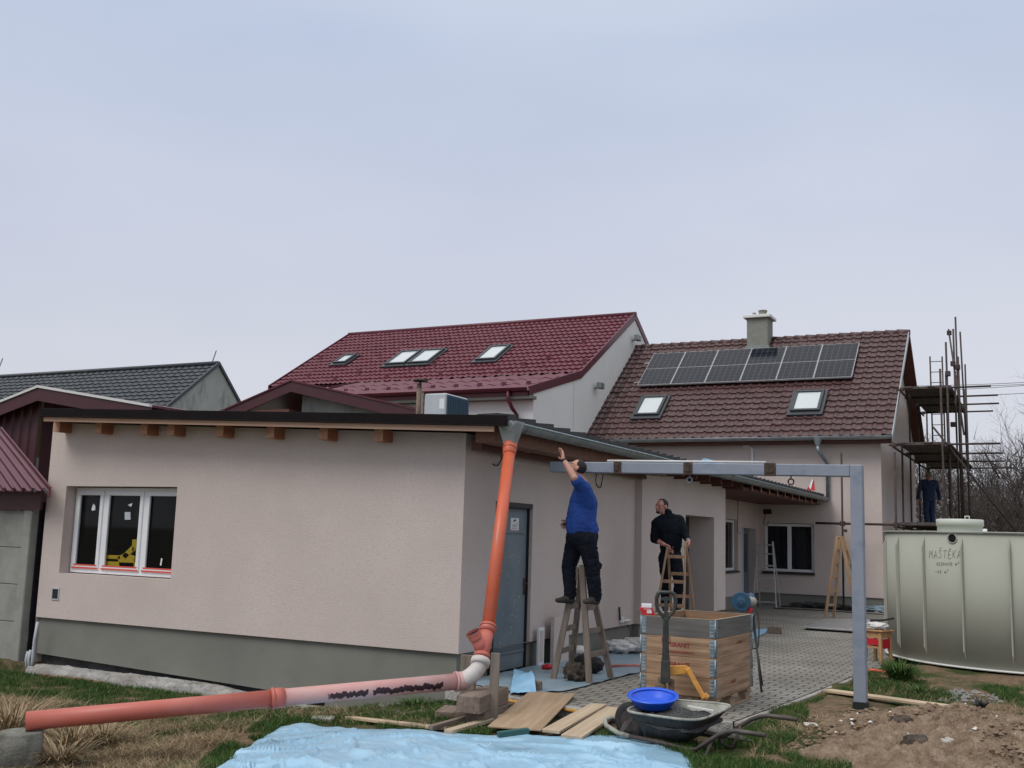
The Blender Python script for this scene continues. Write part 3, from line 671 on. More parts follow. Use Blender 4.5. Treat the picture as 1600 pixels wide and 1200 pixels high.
# ================================================================ tiled roofs as real relief
def tile_roof(name, A, Udir, Sdir, lu, ls, wu, ws, amp, step, m, parent, prof='pan', u_lim=None, sub=8):
    """A: eave corner; u along the eave, s up the slope; returns mesh object. u_lim(s)->(u0,u1) trims the sides"""
    A = Vector(A); U = Vector(Udir).normalized(); S = Vector(Sdir).normalized(); Nn = U.cross(S).normalized()
    if Nn.z < 0: Nn = -Nn
    nu = max(1, round(lu/wu)); wu = lu/nu; ns = max(1, round(ls/ws)); ws = ls/ns
    def h(t):
        t = t % 1.0
        if prof == 'pan':   # interlocking tile: shallow pan and one rounded roll
            return amp*(max(0, math.sin(math.pi*min(1, t/.45)))**.8) if t < .45 else amp*.12*math.sin(math.pi*(t-.45)/.55)
        return amp*(.5-.5*math.cos(2*math.pi*t))**1.4
    us = [lu*i/(nu*sub) for i in range(nu*sub+1)]
    rows = []
    for k in range(ns):
        rows.append((k*ws, step)); rows.append(((k+1)*ws-.004, 0.0))
    V = []; F = []; rj = random.Random(int(lu*100)); jit = [[rj.gauss(0, .0035) for _ in range(nu+1)] for _ in range(ns)]
    for ri, (s, z) in enumerate(rows):
        sh = .006*math.sin(ri//2*2.3)
        for u in us:
            V.append(A+U*(min(max(u+sh, 0), lu))+S*(s+(jit[ri//2][min(nu, int(u/wu+1e-6))]*1.6 if ri % 2 == 0 else 0))+Nn*(z+h(u/wu)+jit[ri//2][min(nu, int(u/wu+1e-6))]))
    n = len(us)
    for r in range(len(rows)-1):
        for i in range(n-1): F.append((r*n+i, r*n+i+1, (r+1)*n+i+1, (r+1)*n+i))
    return np_mesh(name, V, F, m, parent, smooth=False)
def slab3(mb, a, b_, c, d, th, mi=0):
    n = (Vector(b_)-Vector(a)).cross(Vector(d)-Vector(a)).normalized()
    return mb.prism([a, b_, c, d], n*-th if n.z > 0 else n*th, mi)

# ---------------------------------------------------------------- house with the brown tiled roof
HB = thing('house', 'pale plastered house with brown tiled roof, solar panels and grey chimney', 'house', (-8, 30.3, 0))
YB, BX0, BX1 = 30.3, -12.75, -4.05
EY, EZ, RY, RZ, BYE = 29.9, 4.66, 34.45, 8.38, 39.0
wB = (-7.27, -5.87, .92, 2.28)
wall('y', YB, BX0, BX1, .33, 4.95, [wB], .14, 'front_wall', M['plaster'], HB)
b = MB()
gs = (RZ-EZ)/(RY-EY)
zat = lambda y: EZ+(y-EY)*gs if y < RY else RZ-(y-RY)*gs
b.add([(BX1, YB, .33), (BX1, 38.6, .33), (BX1, 38.6, zat(38.6)-.12), (BX1, RY, RZ-.14), (BX1, YB, zat(YB)-.12)], [(0,1,2,3,4)])
b.build('gable_wall', M['plaster'], HB, recalc=False)
b = MB(); b.quad((BX0, YB+.04, -.15), (BX1-.04, YB+.04, -.15), (BX1-.04, YB+.04, .34), (BX0, YB+.04, .34)); b.quad((BX1-.04, YB+.04, -.15), (BX1-.04, 38.6, -.15), (BX1-.04, 38.6, .34), (BX1-.04, YB+.04, .34)); b.build('plinth', M['plinth'], HB)
b = MB(); frame_rect(b, wB[0]+.01, wB[1]-.01, wB[2]+.01, wB[3]-.01, YB+.09, .075, .06); xm = (wB[0]+wB[1])/2; b.box((xm-.055, YB+.09, wB[2]+.085), (xm+.055, YB+.15, wB[3]-.085))
wo = b.build('window', M['white'], HB, bevel=.006)
b = MB(); b.box((wB[0]+.08, YB+.12, wB[2]+.08), (wB[1]-.08, YB+.126, wB[3]-.08)); b.build('pane', M['glass'], wo)
b = MB()
for i in range(40):
    xa = wB[0]-.1+i*.04; b.quad((xa, YB+.34+.02*(i % 2), wB[2]-.1), (xa+.04, YB+.34+.02*((i+1) % 2), wB[2]-.1), (xa+.04, YB+.34+.02*((i+1) % 2), wB[3]+.1), (xa, YB+.34+.02*(i % 2), wB[3]+.1))
b.build('curtain', M['curtain'], wo)
b = MB(); b.box((wB[0]-.04, YB-.05, wB[2]-.06), (wB[1]+.02, YB+.09, wB[2]+.005)); b.build('sill', M['sill_dark'], wo)
b = MB(); b.quad((wB[0]-.3, YB+.5, .4), (wB[1]+.3, YB+.5, .4), (wB[1]+.3, YB+.5, 2.6), (wB[0]-.3, YB+.5, 2.6)); b.build('room', M['room'], HB)
RX0, RX1 = -13.2, -3.7
sl = Vector((0, RY-EY, RZ-EZ)); L_ = sl.length
rf = tile_roof('roof', (RX0, EY, EZ), (1,0,0), sl, RX1-RX0, L_, .28, .315, .038, .038, M['brown_tile'], HB)
tile_roof('rear_roof', (RX0, BYE, zat(BYE)), (1,0,0), (0, RY-BYE, RZ-zat(BYE)), RX1-RX0, math.hypot(RY-BYE, RZ-zat(BYE)), .30, .315, .03, .03, M['brown_tile'], HB, sub=3)
b = MB(); slab3(b, (RX0, EY, EZ-.02), (RX1, EY, EZ-.02), (RX1, RY, RZ-.02), (RX0, RY, RZ-.02), .07); slab3(b, (RX0, RY, RZ-.02), (RX1, RY, RZ-.02), (RX1, BYE, zat(BYE)-.02), (RX0, BYE, zat(BYE)-.02), .07)
b.build('roof_deck', M['redbrown'], rf)
b = MB()
nr = 27
for i in range(nr):                                                     # ridge tiles
    x0 = RX0+(RX1-RX0)*i/nr; x1 = RX0+(RX1-RX0)*(i+1)/nr+.04
    b.tube([(x0, RY, RZ-.02), (x1, RY, RZ-.035)], [.115, .095], 10)
b.build('ridge_tiles', M['brown_tile'], rf, recalc=False)
b = MB(); b.prism([(RX1-.01, EY-.03, EZ-.14), (RX1-.01, RY, RZ-.12), (RX1-.01, RY, RZ+.05), (RX1-.01, EY-.03, EZ+.05)], (.03, 0, 0)); b.build('verge_trim', M['zinc'], rf)
b = MB(); b.prism([(RX1-.01, BYE, zat(BYE)-.14), (RX1-.01, RY, RZ-.12), (RX1-.01, RY, RZ+.05), (RX1-.01, BYE, zat(BYE)+.04)], (.03, 0, 0)); b.build('verge_trim', M['redbrown'], rf)
b = MB(); half_gutter(b, (RX0, EY-.09, EZ-.005), (RX1+.02, EY-.09, EZ-.005), .085); b.tube([(RX0, EY-.178, EZ), (RX1+.02, EY-.178, EZ)], .012, 6); b.build('gutter', M['zinc'], HB, recalc=False)
b = MB(); b.box((RX0, EY+.02, EZ-.14), (RX1-.02, EY+.045, EZ-.03)); b.box((RX0, EY+.045, EZ-.16), (RX1-.02, YB-.002, EZ-.13)); b.build('fascia', M['redbrown'], HB)
# downpipe
b = MB(); b.lathe([(.13,.12),(.12,.04),(.055,-.16)], (-5.64, EY-.09, EZ-.10), n=12); b.tube([(-5.64, EY-.09, EZ-.25), (-5.64, EY-.09, EZ-.38), (-5.52, EY+.1, EZ-.58), (-5.46, YB-.07, EZ-.72), (-5.46, YB-.07, 3.02)], .052, 12)
b.build('downpipe', M['galv'], HB)
b = MB(); b.tube([(-7.85, YB-.03, 4.47), (-7.66, YB-.03, 4.47), (-7.58, YB-.03, 4.38), (-7.58, YB-.03, 3.2)], .035, 8); b.build('cable_conduit', M['white'], HB)
# chimney
cx0, cx1, cy0, cy1 = -8.66, -7.97, 33.9, 34.62
b = MB(); b.box((cx0, cy0, 7.4), (cx1, cy1, 9.02)); ch = b.build('chimney', M['chimney'], rf, bevel=.012)
b = MB(); b.box((cx0-.1, cy0-.1, 9.021), (cx1+.1, cy1+.1, 9.12), 0); b.lathe([(.13,0),(.13,.16),(.15,.165),(.15,.2),(0,.2)], (-8.2, 34.2, 9.12), n=14, mi=1); b.box((-8.52, 34.1, 9.12), (-8.42, 34.2, 9.25), 1)
b.build('chimney_cap', [M['whitewall'], M['chimney']], rf, bevel=.01)
b = MB(); b.box((cx0-.05, cy0-.03, zat(cy0)-.05), (cx1+.05, cy0-.001, zat(cy0)+.16)); b.build('chimney_flashing', M['zinc_dark'], rf)

def roof_frame(y, base): pass
def skylight(rfpar, x0, x1, P0, P1, name='roof_window'):
    """a roof window between slope points P0 (low, y,z) and P1 (high)"""
    P0 = Vector((0, *P0)); P1 = Vector((0, *P1)); S = (P1-P0).normalized(); Nn = Vector((1,0,0)).cross(S); Nn = Nn if Nn.z > 0 else -Nn
    L = (P1-P0).length
    def at(u, s, h): return Vector((u, 0, 0))+P0+S*s+Nn*h
    def bx(mb, u0, u1, s0, s1, h0, h1, mi=0):
        vs = [at(u,s,h) for h in (h0,h1) for (u,s) in ((u0,s0),(u1,s0),(u1,s1),(u0,s1))]
        mb.add(vs, [(3,2,1,0),(4,5,6,7),(0,1,5,4),(1,2,6,5),(2,3,7,6),(3,0,4,7)], mi)
    b = MB(); w = .085
    bx(b, x0, x1, 0, w, 0, .16); bx(b, x0, x1, L-w, L, 0, .17); bx(b, x0, x0+w, w, L-w, 0, .16); bx(b, x1-w, x1, w, L-w, 0, .16)
    bx(b, x0-.09, x1+.09, -.16, -.001, .0, .105); bx(b, x0-.09, x0-.001, 0, L+.08, 0, .10); bx(b, x1+.001, x1+.09, 0, L+.08, 0, .10); bx(b, x0, x1, L+.001, L+.1, 0, .11)
    f = b.build(name, M['frame_dark'], rfpar, bevel=.006)
    b = MB(); bx(b, x0+w, x1-w, w, L-w, .08, .125); b.build('pane', M['roofglass'], f)
def onslope(y, y0, z0, y1, z1): return (y, z0+(y-y0)*(z1-z0)/(y1-y0))
for x0, x1 in ((-11.40, -10.60), (-6.60, -5.76)):
    skylight(HB, x0, x1, onslope(30.83, EY, EZ, RY, RZ), onslope(31.68, EY, EZ, RY, RZ))
# solar panels: six things on the roof, copies of one
S_ = sl.normalized(); Nr = Vector((1,0,0)).cross(S_)
ang = math.atan2(sl.z, sl.y)
pw, pl = 1.112, 2.06
ordn = ['leftmost solar panel, above the left roof window', 'second solar panel from the left end of the row', 'third solar panel from the left, left of the chimney shadow side',
        'fourth solar panel from the left, just below the grey chimney', 'second solar panel from the right end of the row', 'rightmost solar panel, above the right roof window']
ordn[2] = 'third solar panel from the left end of the row'
proto = None
for i in range(6):
    loc = Vector((-11.78+i*1.120, 0, 0)) + Vector((0, 32.19, EZ+(32.19-EY)*gs)) + Nr*.13
    if proto is None:
        t = thing('solar_panel', ordn[0], 'solar panel', loc, 0, 'solar panels on the brown roof'); t.rotation_euler = (ang, 0, 0)
        b = MB(); b.box((.012,.012,0), (pw-.012, pl-.012, .036)); b.build('cells', M['solar'], t, world=False)
        b = MB(); b.box((0,0,-.01),(pw,.0118,.040)); b.box((0,pl-.0118,-.01),(pw,pl,.040)); b.box((0,.0118,-.01),(.0118,pl-.0118,.04)); b.box((pw-.0118,.0118,-.01),(pw,pl-.0118,.04)); b.box((.0118,pl/2-.006,.0362),(pw-.0118,pl/2+.006,.038))
        b.build('frame', M['alu'], t, world=False)
        b = MB(); b.box((-.004,.35,-.10),(pw+.004,.39,-.012)); b.box((-.004,1.6,-.10),(pw+.004,1.64,-.012)); b.build('mounting_rail', M['alu'], t, world=False)
        proto = t
    else:
        t = copy_tree(proto); t.location = loc; t['label'] = ordn[i]
b = MB()
for s in (.37, 1.62):
    q = Vector((-12.02, 0, 0))+Vector((0, 32.19, EZ+(32.19-EY)*gs))+S_*s+Nr*.06; b.bar(q, q+Vector((.238,0,0)), .03, .03)
b.build('rail_stub', M['alu'], HB)

# ---------------------------------------------------------------- tall house with burgundy metal roof behind
HC = thing('house', 'tall cream house with burgundy metal tile roof and four roof windows', 'house', (-18, 26.3, 0))
CX0, CX1 = -24.9, -12.72
CXL = -21.0
cE, cK, cR = (25.95, 5.72), (29.6, 6.72), (34.3, 9.50)
cB = (40.0, 6.1)
b = MB()
b.quad((CXL+.3, 26.3, 0), (CX1, 26.3, 0), (CX1, 26.3, 5.75), (CXL+.3, 26.3, 5.75)); b.quad((CX0+.3, 29.7, 0), (CXL+.3, 29.7, 0), (CXL+.3, 29.7, 6.6), (CX0+.3, 29.7, 6.6)); b.quad((CXL+.3, 29.7, 0), (CXL+.3, 26.3, 0), (CXL+.3, 26.3, 5.75), (CXL+.3, 29.7, 6.6)); b.build('front_wall', M['whitewall'], HC, recalc=False)
b = MB(); b.add([(CX1, 26.3, 0), (CX1, cB[0], 0), (CX1, cB[0], cB[1]-.1), (CX1, cR[0], cR[1]-.12), (CX1, cK[0], cK[1]-.1), (CX1, 26.3, cE[1]+.0)], [(0,1,2,3,4,5)]); b.build('gable_wall', M['whitewall'], HC, recalc=False)
b = MB(); b.bar((CX1-.001, 29.1, 6.5), (CX1-.001, 29.1, 3.2), .03, .03); b.build('conduit', M['insul'], HC)
up = tile_roof('roof', (CX0, cK[0], cK[1]), (1,0,0), (0, cR[0]-cK[0], cR[1]-cK[1]), CX1-CX0+.02, math.hypot(cR[0]-cK[0], cR[1]-cK[1]), .205, .34, .034, .042, M['metal_tile'], HC, prof='wave', sub=8)

lo = tile_roof('lower_roof', (CXL, cE[0], cE[1]), (1,0,0), (0, cK[0]-cE[0], cK[1]-cE[1]), CX1-CXL+.02, math.hypot(cK[0]-cE[0], cK[1]-cE[1]), .42, 1.25, .045, .02, M['metal_tile'], HC, prof='wave', sub=8)
b = MB(); slab3(b, (CX0, cK[0], cK[1]-.01), (CX1, cK[0], cK[1]-.01), (CX1, cR[0], cR[1]-.01), (CX0, cR[0], cR[1]-.01), .08); slab3(b, (CXL, cE[0], cE[1]-.01), (CX1, cE[0], cE[1]-.01), (CX1, cK[0], cK[1]-.01), (CXL, cK[0], cK[1]-.01), .08)
slab3(b, (CX0, cR[0], cR[1]-.01), (CX1, cR[0], cR[1]-.01), (CX1, cB[0], cB[1]-.01), (CX0, cB[0], cB[1]-.01), .08); b.build('roof_deck', M['burgundy_dark'], up)
b = MB(); b.tube([(CX0-.02, cR[0], cR[1]+.03), (CX1+.05, cR[0], cR[1]+.03)], .085, 8); b.build('ridge_cap', M['burgundy'], up)
b = MB()
for (p, q) in ((cE, cK), (cK, cR)):
    for xx in (CX1-.005, (CXL if p is cE else CX0)-.035):
        b = MB(); b.prism([(xx, p[0], p[1]-.16), (xx, q[0], q[1]-.16), (xx, q[0], q[1]+.085), (xx, p[0], p[1]+.085)], (.04, 0, 0)); b.build('verge_trim', M['burgundy'], up)
b = MB(); b.prism([(CX1-.005, cR[0], cR[1]-.16), (CX1-.005, cB[0], cB[1]-.16), (CX1-.005, cB[0], cB[1]+.06), (CX1-.005, cR[0], cR[1]+.085)], (.04, 0, 0))
b.build('verge_trim', M['burgundy'], up)
b = MB(); half_gutter(b, (CXL, cE[0]-.09, cE[1]+.03), (CX1+.04, cE[0]-.09, cE[1]+.03), .085); b.tube([(CXL, cE[0]-.178, cE[1]+.03), (CX1+.04, cE[0]-.178, cE[1]+.03)], .013, 6); b.box((CXL, cE[0], cE[1]-.16), (CX1+.03, cE[0]+.03, cE[1]-.015)); b.build('gutter', M['burgundy'], HC, recalc=False)
b = MB(); b.box((CXL, cE[0]+.03, cE[1]-.25), (CX1+.10, 26.299, cE[1]-.16)); b.build('eave_box', M['plinth'], HC)
dp = PY(795, 612, 25.9); b = MB(); b.tube([(dp.x, 25.86, 5.68), (dp.x, 25.86, 5.45), (dp.x+.08, 26.0, 5.2), (dp.x+.12, 26.2, 5.05), (dp.x+.12, 26.2, 3.0)], .055, 10); b.build('downpipe', M['burgundy'], HC)
# snow guards on the lower slope
for k in range(10):
    x = CXL+.5+k*.8; y = 27.0; z = onslope(y, *cE, *cK)[1]+.03
    b = MB(); b.box((x, y, z), (x+.14, y+.03, z+.09)); b.build('snow_guard', M['burgundy'], HC)
for k in range(17):
    x = CX0+.4+k*.72; y = 29.95+.38*(k % 3) if k % 5 else 31.9; z = onslope(y, *cK, *cR)[1]+.04
    if any(a-.3 < x < c+.2 and y > 30.6 for a, c in ((-23.33, -22.76), (-20.78, -18.97), (-17.1, -16.33))): continue
    b = MB(); b.box((x, y, z), (x+.15, y+.03, z+.11)); b.build('snow_guard', M['burgundy'], HC)
for x0, x1, y0, y1 in ((-23.33, -22.76, 31.25, 31.95), (-20.78, -19.93, 30.85, 31.95), (-19.83, -18.97, 30.85, 31.95), (-17.10, -16.33, 30.80, 31.92)):
    skylight(HC, x0, x1, onslope(y0, *cK, *cR), onslope(y1, *cK, *cR))
for (qx, qy) in ((988, 532), (929, 607)):                                # floodlights on the white gable
    p = PX(qx, qy, CX1); b = MB(); b.bar((CX1, p.y, p.z), (CX1+.25, p.y, p.z+.05), .06, .06); b.bar((CX1+.2, p.y-.16, p.z+.08), (CX1+.2, p.y+.16, p.z+.08), .16, .20, mi=0); b.build('wall_lamp', M['zinc_dark'], HC, bevel=.02)

# ---------------------------------------------------------------- small gabled outbuilding in front of the tall house
GA = thing('outbuilding', 'small grey outbuilding gable edged by a burgundy barge board', 'outbuilding', (-16.5, 21, 0))
YG = 21.0
pk = PY(455, 596, YG); gl = PY(352, 641, YG); gr = PY(672, 645, YG)
b = MB()
for (p, q) in ((gl, pk), (pk, gr)):
    d = .42; dz = .26
    b.prism([(p.x, YG, p.z-dz), (q.x, YG, q.z-dz), (q.x, YG, q.z), (p.x, YG, p.z)], (0, .05, 0))
bb = b.build('barge_board', M['burgundy_dark'], GA)
b = MB(); b.prism([(gl.x-.8, YG-.03, gl.z-.8*(pk.z-gl.z)/(pk.x-gl.x)+.005), (pk.x, YG-.03, pk.z+.005), (gr.x+.8, YG-.03, gr.z+.005-.8*(pk.z-gr.z)/(gr.x-pk.x)), (gr.x+.8, YG-.03, gr.z+.045-.8*(pk.z-gr.z)/(gr.x-pk.x)), (pk.x, YG-.03, pk.z+.045), (gl.x-.8, YG-.03, gl.z+.045-.8*(pk.z-gl.z)/(pk.x-gl.x))], (0, 4.9, 0)); b.build('roof', M['burgundy'], GA)
we = PY(473, 615, YG+.5).x
zline = lambda x: pk.z-(x-pk.x)*(pk.z-gr.z)/(gr.x-pk.x) if x > pk.x else pk.z-(pk.x-x)*(pk.z-gl.z)/(pk.x-gl.x)
b = MB(); b.add([(we, YG+.5, 0), (gr.x, YG+.5, 0), (gr.x, YG+.5, zline(gr.x)-.02), (we, YG+.5, zline(we)-.02)], [(0,1,2,3)]); b.quad((we, YG+.5, 0), (we, YG+2.6, 0), (we, YG+2.6, zline(we)), (we, YG+.5, zline(we)-.02))
b.add([(gl.x, YG+2.6, 0), (we, YG+2.6, 0), (we, YG+2.6, zline(we)), (pk.x, YG+2.6, pk.z-.02), (gl.x, YG+2.6, gl.z-.02)], [(0,1,2,3,4)]); b.build('gable_wall', M['greywall'], GA, recalc=False)
b = MB(); b.box((gl.x, YG+.05, 3.2), (we-.05, YG+.35, gl.z-.02)); b.build('tie_beam', M['redbrown'], GA)

# flue pipe and heat pump standing on the flat roof
fp = PY(655, 606, 16); b = MB(); zb = T(fp.x)-.02
fl = thing('flue_pipe', 'slim weathered flue pipe with flat cap on the flat roof', 'flue', (fp.x, 16, zb))
b.tube([(fp.x, 16, zb), (fp.x, 16, 4.36)], .045, 10); b.tube([(fp.x+.09, 16.02, zb), (fp.x+.06, 16.02, 4.2)], .03, 8); b.build('pipe', M['block_wood'], fl)
b = MB(); b.lathe([(.0,.06),(.13,.03),(.14,0),(.0,0)], (fp.x+.02, 16, 4.40), n=14); b.tube([(fp.x+.02, 16, 4.3), (fp.x+.02, 16, 4.41)], .02, 6); b.build('cap', M['rust'], fl)
a0 = PY(663, 617, 16); a1 = PY(697, 619, 16)
hp = thing('heat_pump', 'grey outdoor heat pump unit with dark teal side on the flat roof', 'heat pump', (a0.x, 16, T(a0.x)))
zt = a0.z+.02; zb = T(a0.x)+.04
b = MB(); b.box((a0.x, 16, zb), (a1.x, 16.8, zt)); b.build('cabinet', M['acgrey'], hp, bevel=.02)
b = MB(); b.box((a1.x+.001, 16.03, zb), (a1.x+.03, 16.78, zt-.03))
for k in range(12): b.box((a1.x+.031, 16.05+k*.06, zb+.05), (a1.x+.036, 16.07+k*.06, zt-.06))
b.build('grille', M['teal'], hp)
b = MB(); b.box((a1.x-.13, 15.997, zt-.28), (a1.x-.03, 15.999, zt-.10)); b.build('label_plate', M['white'], hp)
b = MB()
for sx in (a0.x+.05, a1.x-.1): b.box((sx, 16.05, T(a0.x)-.03), (sx+.05, 16.75, zb-.001))
b.build('foot', M['black'], hp)
p0 = PX(1107, 721, -5.9); p1 = PX(1172, 722, -5.9)
b = MB(); 
wbz = T(-6)+.05
b.tube([(-5.98, 20.2, wbz+.06), (-5.98, 22.9, wbz+.06)], .06, 8); b.tube([(-6.11, 20.3, wbz+.06), (-6.11, 22.8, wbz+.06)], .06, 8); b.tube([(-6.04, 20.3, wbz+.16), (-6.04, 22.7, wbz+.16)], .055, 8)
tag(b.build('pipe_bundle', M['film_bright']), 'pale blue wrapped pipe bundle lying on the porch roof', 'pipe bundle')
p = PX(1270, 768, -5.72); b = MB(); z0 = T(-5.7)+.06
z0 += .05; q_ = PX(1270, 774, -5.72); b.prism([(-5.9, q_.y, z0), (-5.66, q_.y, z0), (-5.70, q_.y+.05, z0+.32)], (0, .02, 0), 0); b.prism([(-5.82, q_.y-.004, z0+.10), (-5.77, q_.y-.004, z0+.02), (-5.71, q_.y+.04, z0+.31), (-5.74, q_.y+.04, z0+.30)], (0, -.004, 0), 1)
tag(b.build('warning_triangle', [M['red'], M['white']]), 'small red and white triangle standing on the porch eave', 'triangle')

# ---------------------------------------------------------------- burgundy shed, its awning and the concrete fence at far left
YS = 14.0
SH = thing('shed', 'burgundy corrugated sheet shed with pale edged gable roof', 'shed', (-18, YS, 0))
pk = PY(60, 606, YS); rr_ = PY(235, 636, YS); ll = PY(0, 630, YS)
slL = (pk.z-ll.z)/(pk.x-ll.x); slR = (pk.z-rr_.z)/(rr_.x-pk.x)
xl = pk.x-4.2; xr = rr_.x
zl = pk.z-4.2*slL; zrr = rr_.z
b = MB(); 
for (p, q) in (((xl, zl), (pk.x, pk.z)), ((pk.x, pk.z), (xr, zrr))): b.prism([(p[0], YS, p[1]-.25), (q[0], YS, q[1]-.25), (q[0], YS, q[1]), (p[0], YS, p[1])], (0, .04, 0))
b.build('barge_board', M['burgundy_dark'], SH)
b = MB(); b.prism([(xl, YS-.03, zl+.003), (pk.x, YS-.03, pk.z+.003), (xr, YS-.03, zrr+.003), (xr, YS-.03, zrr+.05), (pk.x, YS-.03, pk.z+.05), (xl, YS-.03, zl+.05)], (0, .07, 0)); b.build('roof_edge', M['insul'], SH)
b = MB(); b.prism([(xl, YS+.041, zl), (pk.x, YS+.041, pk.z), (xr, YS+.041, zrr), (xr, YS+.041, zrr+.045), (pk.x, YS+.041, pk.z+.045), (xl, YS+.041, zl+.045)], (0, 5, 0)); b.build('roof', M['burgundy'], SH)
b = MB(); xw1 = PY(66, 650, YS+.3).x+.02; x = xw1-4; vs = []; prof = [(0,0),(.06,0),(.09,.035),(.15,.035),(.18,0),(.25,0)]
line = []
while x < xw1:
    for u, h in prof[:-1]: line.append((min(x+u, xw1), h))
    x += .25
n = len(line)
zt_ = lambda x: (pk.z-(pk.x-x)*slL if x < pk.x else pk.z-(x-pk.x)*slR)
b.add([(u, YS+.3-h, -.3) for u, h in line]+[(u, YS+.3-h, zt_(u)-.01) for u, h in line], [(i, i+1, n+i+1, n+i) for i in range(n-1)])
b.quad((xw1, YS+.3, -.3), (xw1, YS+5, -.3), (xw1, YS+5, zt_(xw1)), (xw1, YS+.3, zt_(xw1))); b.build('sheet_wall', M['burgundy_dark'], SH)
# awning
v = PY(77, 767, 10.6); vt = PY(0, 672, 13.0)
AW = thing('awning', 'burgundy trapezoid sheet awning above the concrete fence', 'awning', (v.x, 10.6, v.z))
dirv = vt-v; k0 = 14
b = MB(); line = []; u = 0
while u < 3.4:
    for du, h in ((0,0),(.05,.0),(.08,.045),(.13,.045),(.16,0)): line.append((u+du, h))
    u += .21
n = len(line); nrm = Vector((-1,0,0)).cross(dirv).normalized(); nrm = nrm if nrm.z > 0 else -nrm
pts0 = [v+Vector((-u, 0, 0))+nrm*h for u, h in line]; pts1 = [p+dirv for p in pts0]
vs = pts0+pts1+[p-nrm*.004 for p in pts0]+[p-nrm*.004 for p in pts1]
b.add(vs, [(i, i+1, n+i+1, n+i) for i in range(n-1)]+[(2*n+i+1, 2*n+i, 3*n+i, 3*n+i+1) for i in range(n-1)]); b.build('sheet', M['burgundy'], AW, recalc=False)
b = MB(); b.prism([v+Vector((.005,-.005,.06)), v+Vector((.005,-.005,-.09)), v+dirv+Vector((.005,0,-.09)), v+dirv+Vector((.005,0,.06))], (.02, .012, 0)); b.build('verge_trim', M['burgundy'], AW)
fb = PY(60, 797, 10.85); b = MB(); b.box((fb.x-3.4, 10.86, fb.z), (fb.x+.02, 10.90, v.z-.01)); b.build('fascia_board', M['burgundy_dark'], AW)
# concrete fence
FE = thing('fence', 'cast concrete panel fence with post beside the annex corner', 'fence', (-13.4, 10.95, -.35))
fx = PY(42, 900, 10.9).x; zt = fb.z-.002
b = MB(); b.box((fx-.17, 10.88, -.6), (fx, 11.02, zt)); b.build('post', M['fence_concrete'], FE, bevel=.012)
zz = [-.55, .235, .775, 1.315, zt]
for i in range(4):
    b = MB(); b.box((fx-3.5, 10.93, zz[i]), (fx-.171, 10.98, zz[i+1]-.008)); b.build('panel', M['fence_concrete'], FE, bevel=.006)
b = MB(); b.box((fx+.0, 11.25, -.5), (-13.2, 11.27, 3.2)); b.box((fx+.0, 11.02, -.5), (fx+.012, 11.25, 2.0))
tag(b.build('gap_sheet', M['sheeting']), 'plain black sheet closing the gap between fence and annex', 'sheeting')  # near-black upright sheet filling the gap beside the fence post
# pale conduits coming out of the ground in the gap
for i, (pts, lab) in enumerate([([(42,1052),(41,1030),(44,1018)], 'left one of the pale conduits at the fence foot'), ([(46,1052),(45,1030),(48,1016)], 'middle one of the pale conduits at the fence foot'), ([(49,1050),(51,1030),(54,1000),(59,972)], 'tall pale conduit rising along the annex corner')]):
    b = MB(); b.tube([PY(x, y, 10.86) for x, y in pts], .022, 8); tag(b.build('conduit_pipe', M['acgrey']), lab, 'conduit', 'pale conduits at the fence foot')

# ---------------------------------------------------------------- far house with dark roof
HD = thing('house', 'distant house with dark grey roof and weathered grey gable', 'house', (-40, 40, 0))
XD = -37.0; pkD = PX(341, 570, XD); glD = PX(262, 636, XD); grD = PX(377, 637, XD)
dl = (pkD-glD); ext = 1.5
fl_ = glD-dl*.5; dr = (grD-pkD); br_ = grD+dr*.4
b = MB(); b.add([(XD, fl_.y, 0), (XD, br_.y, 0), (XD, br_.y, br_.z), (XD, pkD.y, pkD.z), (XD, fl_.y, fl_.z)], [(0,1,2,3,4)]); b.build('gable_wall', M['greywall'], HD, recalc=False)
tile_roof('roof', (-75, fl_.y, fl_.z), (1,0,0), (0, pkD.y-fl_.y, pkD.z-fl_.z), 75+XD, math.hypot(pkD.y-fl_.y, pkD.z-fl_.z), .45, .36, .05, .05, M['dark_tile'], HD, prof='wave', sub=4)
b = MB(); b.quad((-75, pkD.y, pkD.z), (XD, pkD.y, pkD.z), (XD, br_.y, br_.z), (-75, br_.y, br_.z)); b.quad((-75, fl_.y+.3, 0), (XD, fl_.y+.3, 0), (XD, fl_.y+.3, fl_.z), (-75, fl_.y+.3, fl_.z)); b.build('rear_roof', M['dark_tile'], HD)
b = MB()
for (p, q) in ((fl_, pkD), (pkD, br_)): b.prism([(XD+.001, p.y, p.z-.03), (XD+.001, q.y, q.z-.03), (XD+.001, q.y, q.z+.16), (XD+.001, p.y, p.z+.16)], (.1, 0, 0))
b.tube([(-75, pkD.y, pkD.z+.08), (XD, pkD.y, pkD.z+.08)], .12, 6); b.build('verge_trim', M['dark_tile'], HD)
b = MB(); a = PX(326, 575, XD-1); b.tube([(a.x, a.y, a.z-.3), PX(338, 548, XD-1)], .03, 5); b.build('antenna', M['wire'], HD)
p = PY(0, 585, 39); b = MB(); b.tube([(p.x-.5, 39, 9.3), (p.x+.1, 39, p.z+.9)], .03, 5); b.build('antenna', M['wire'], HD)
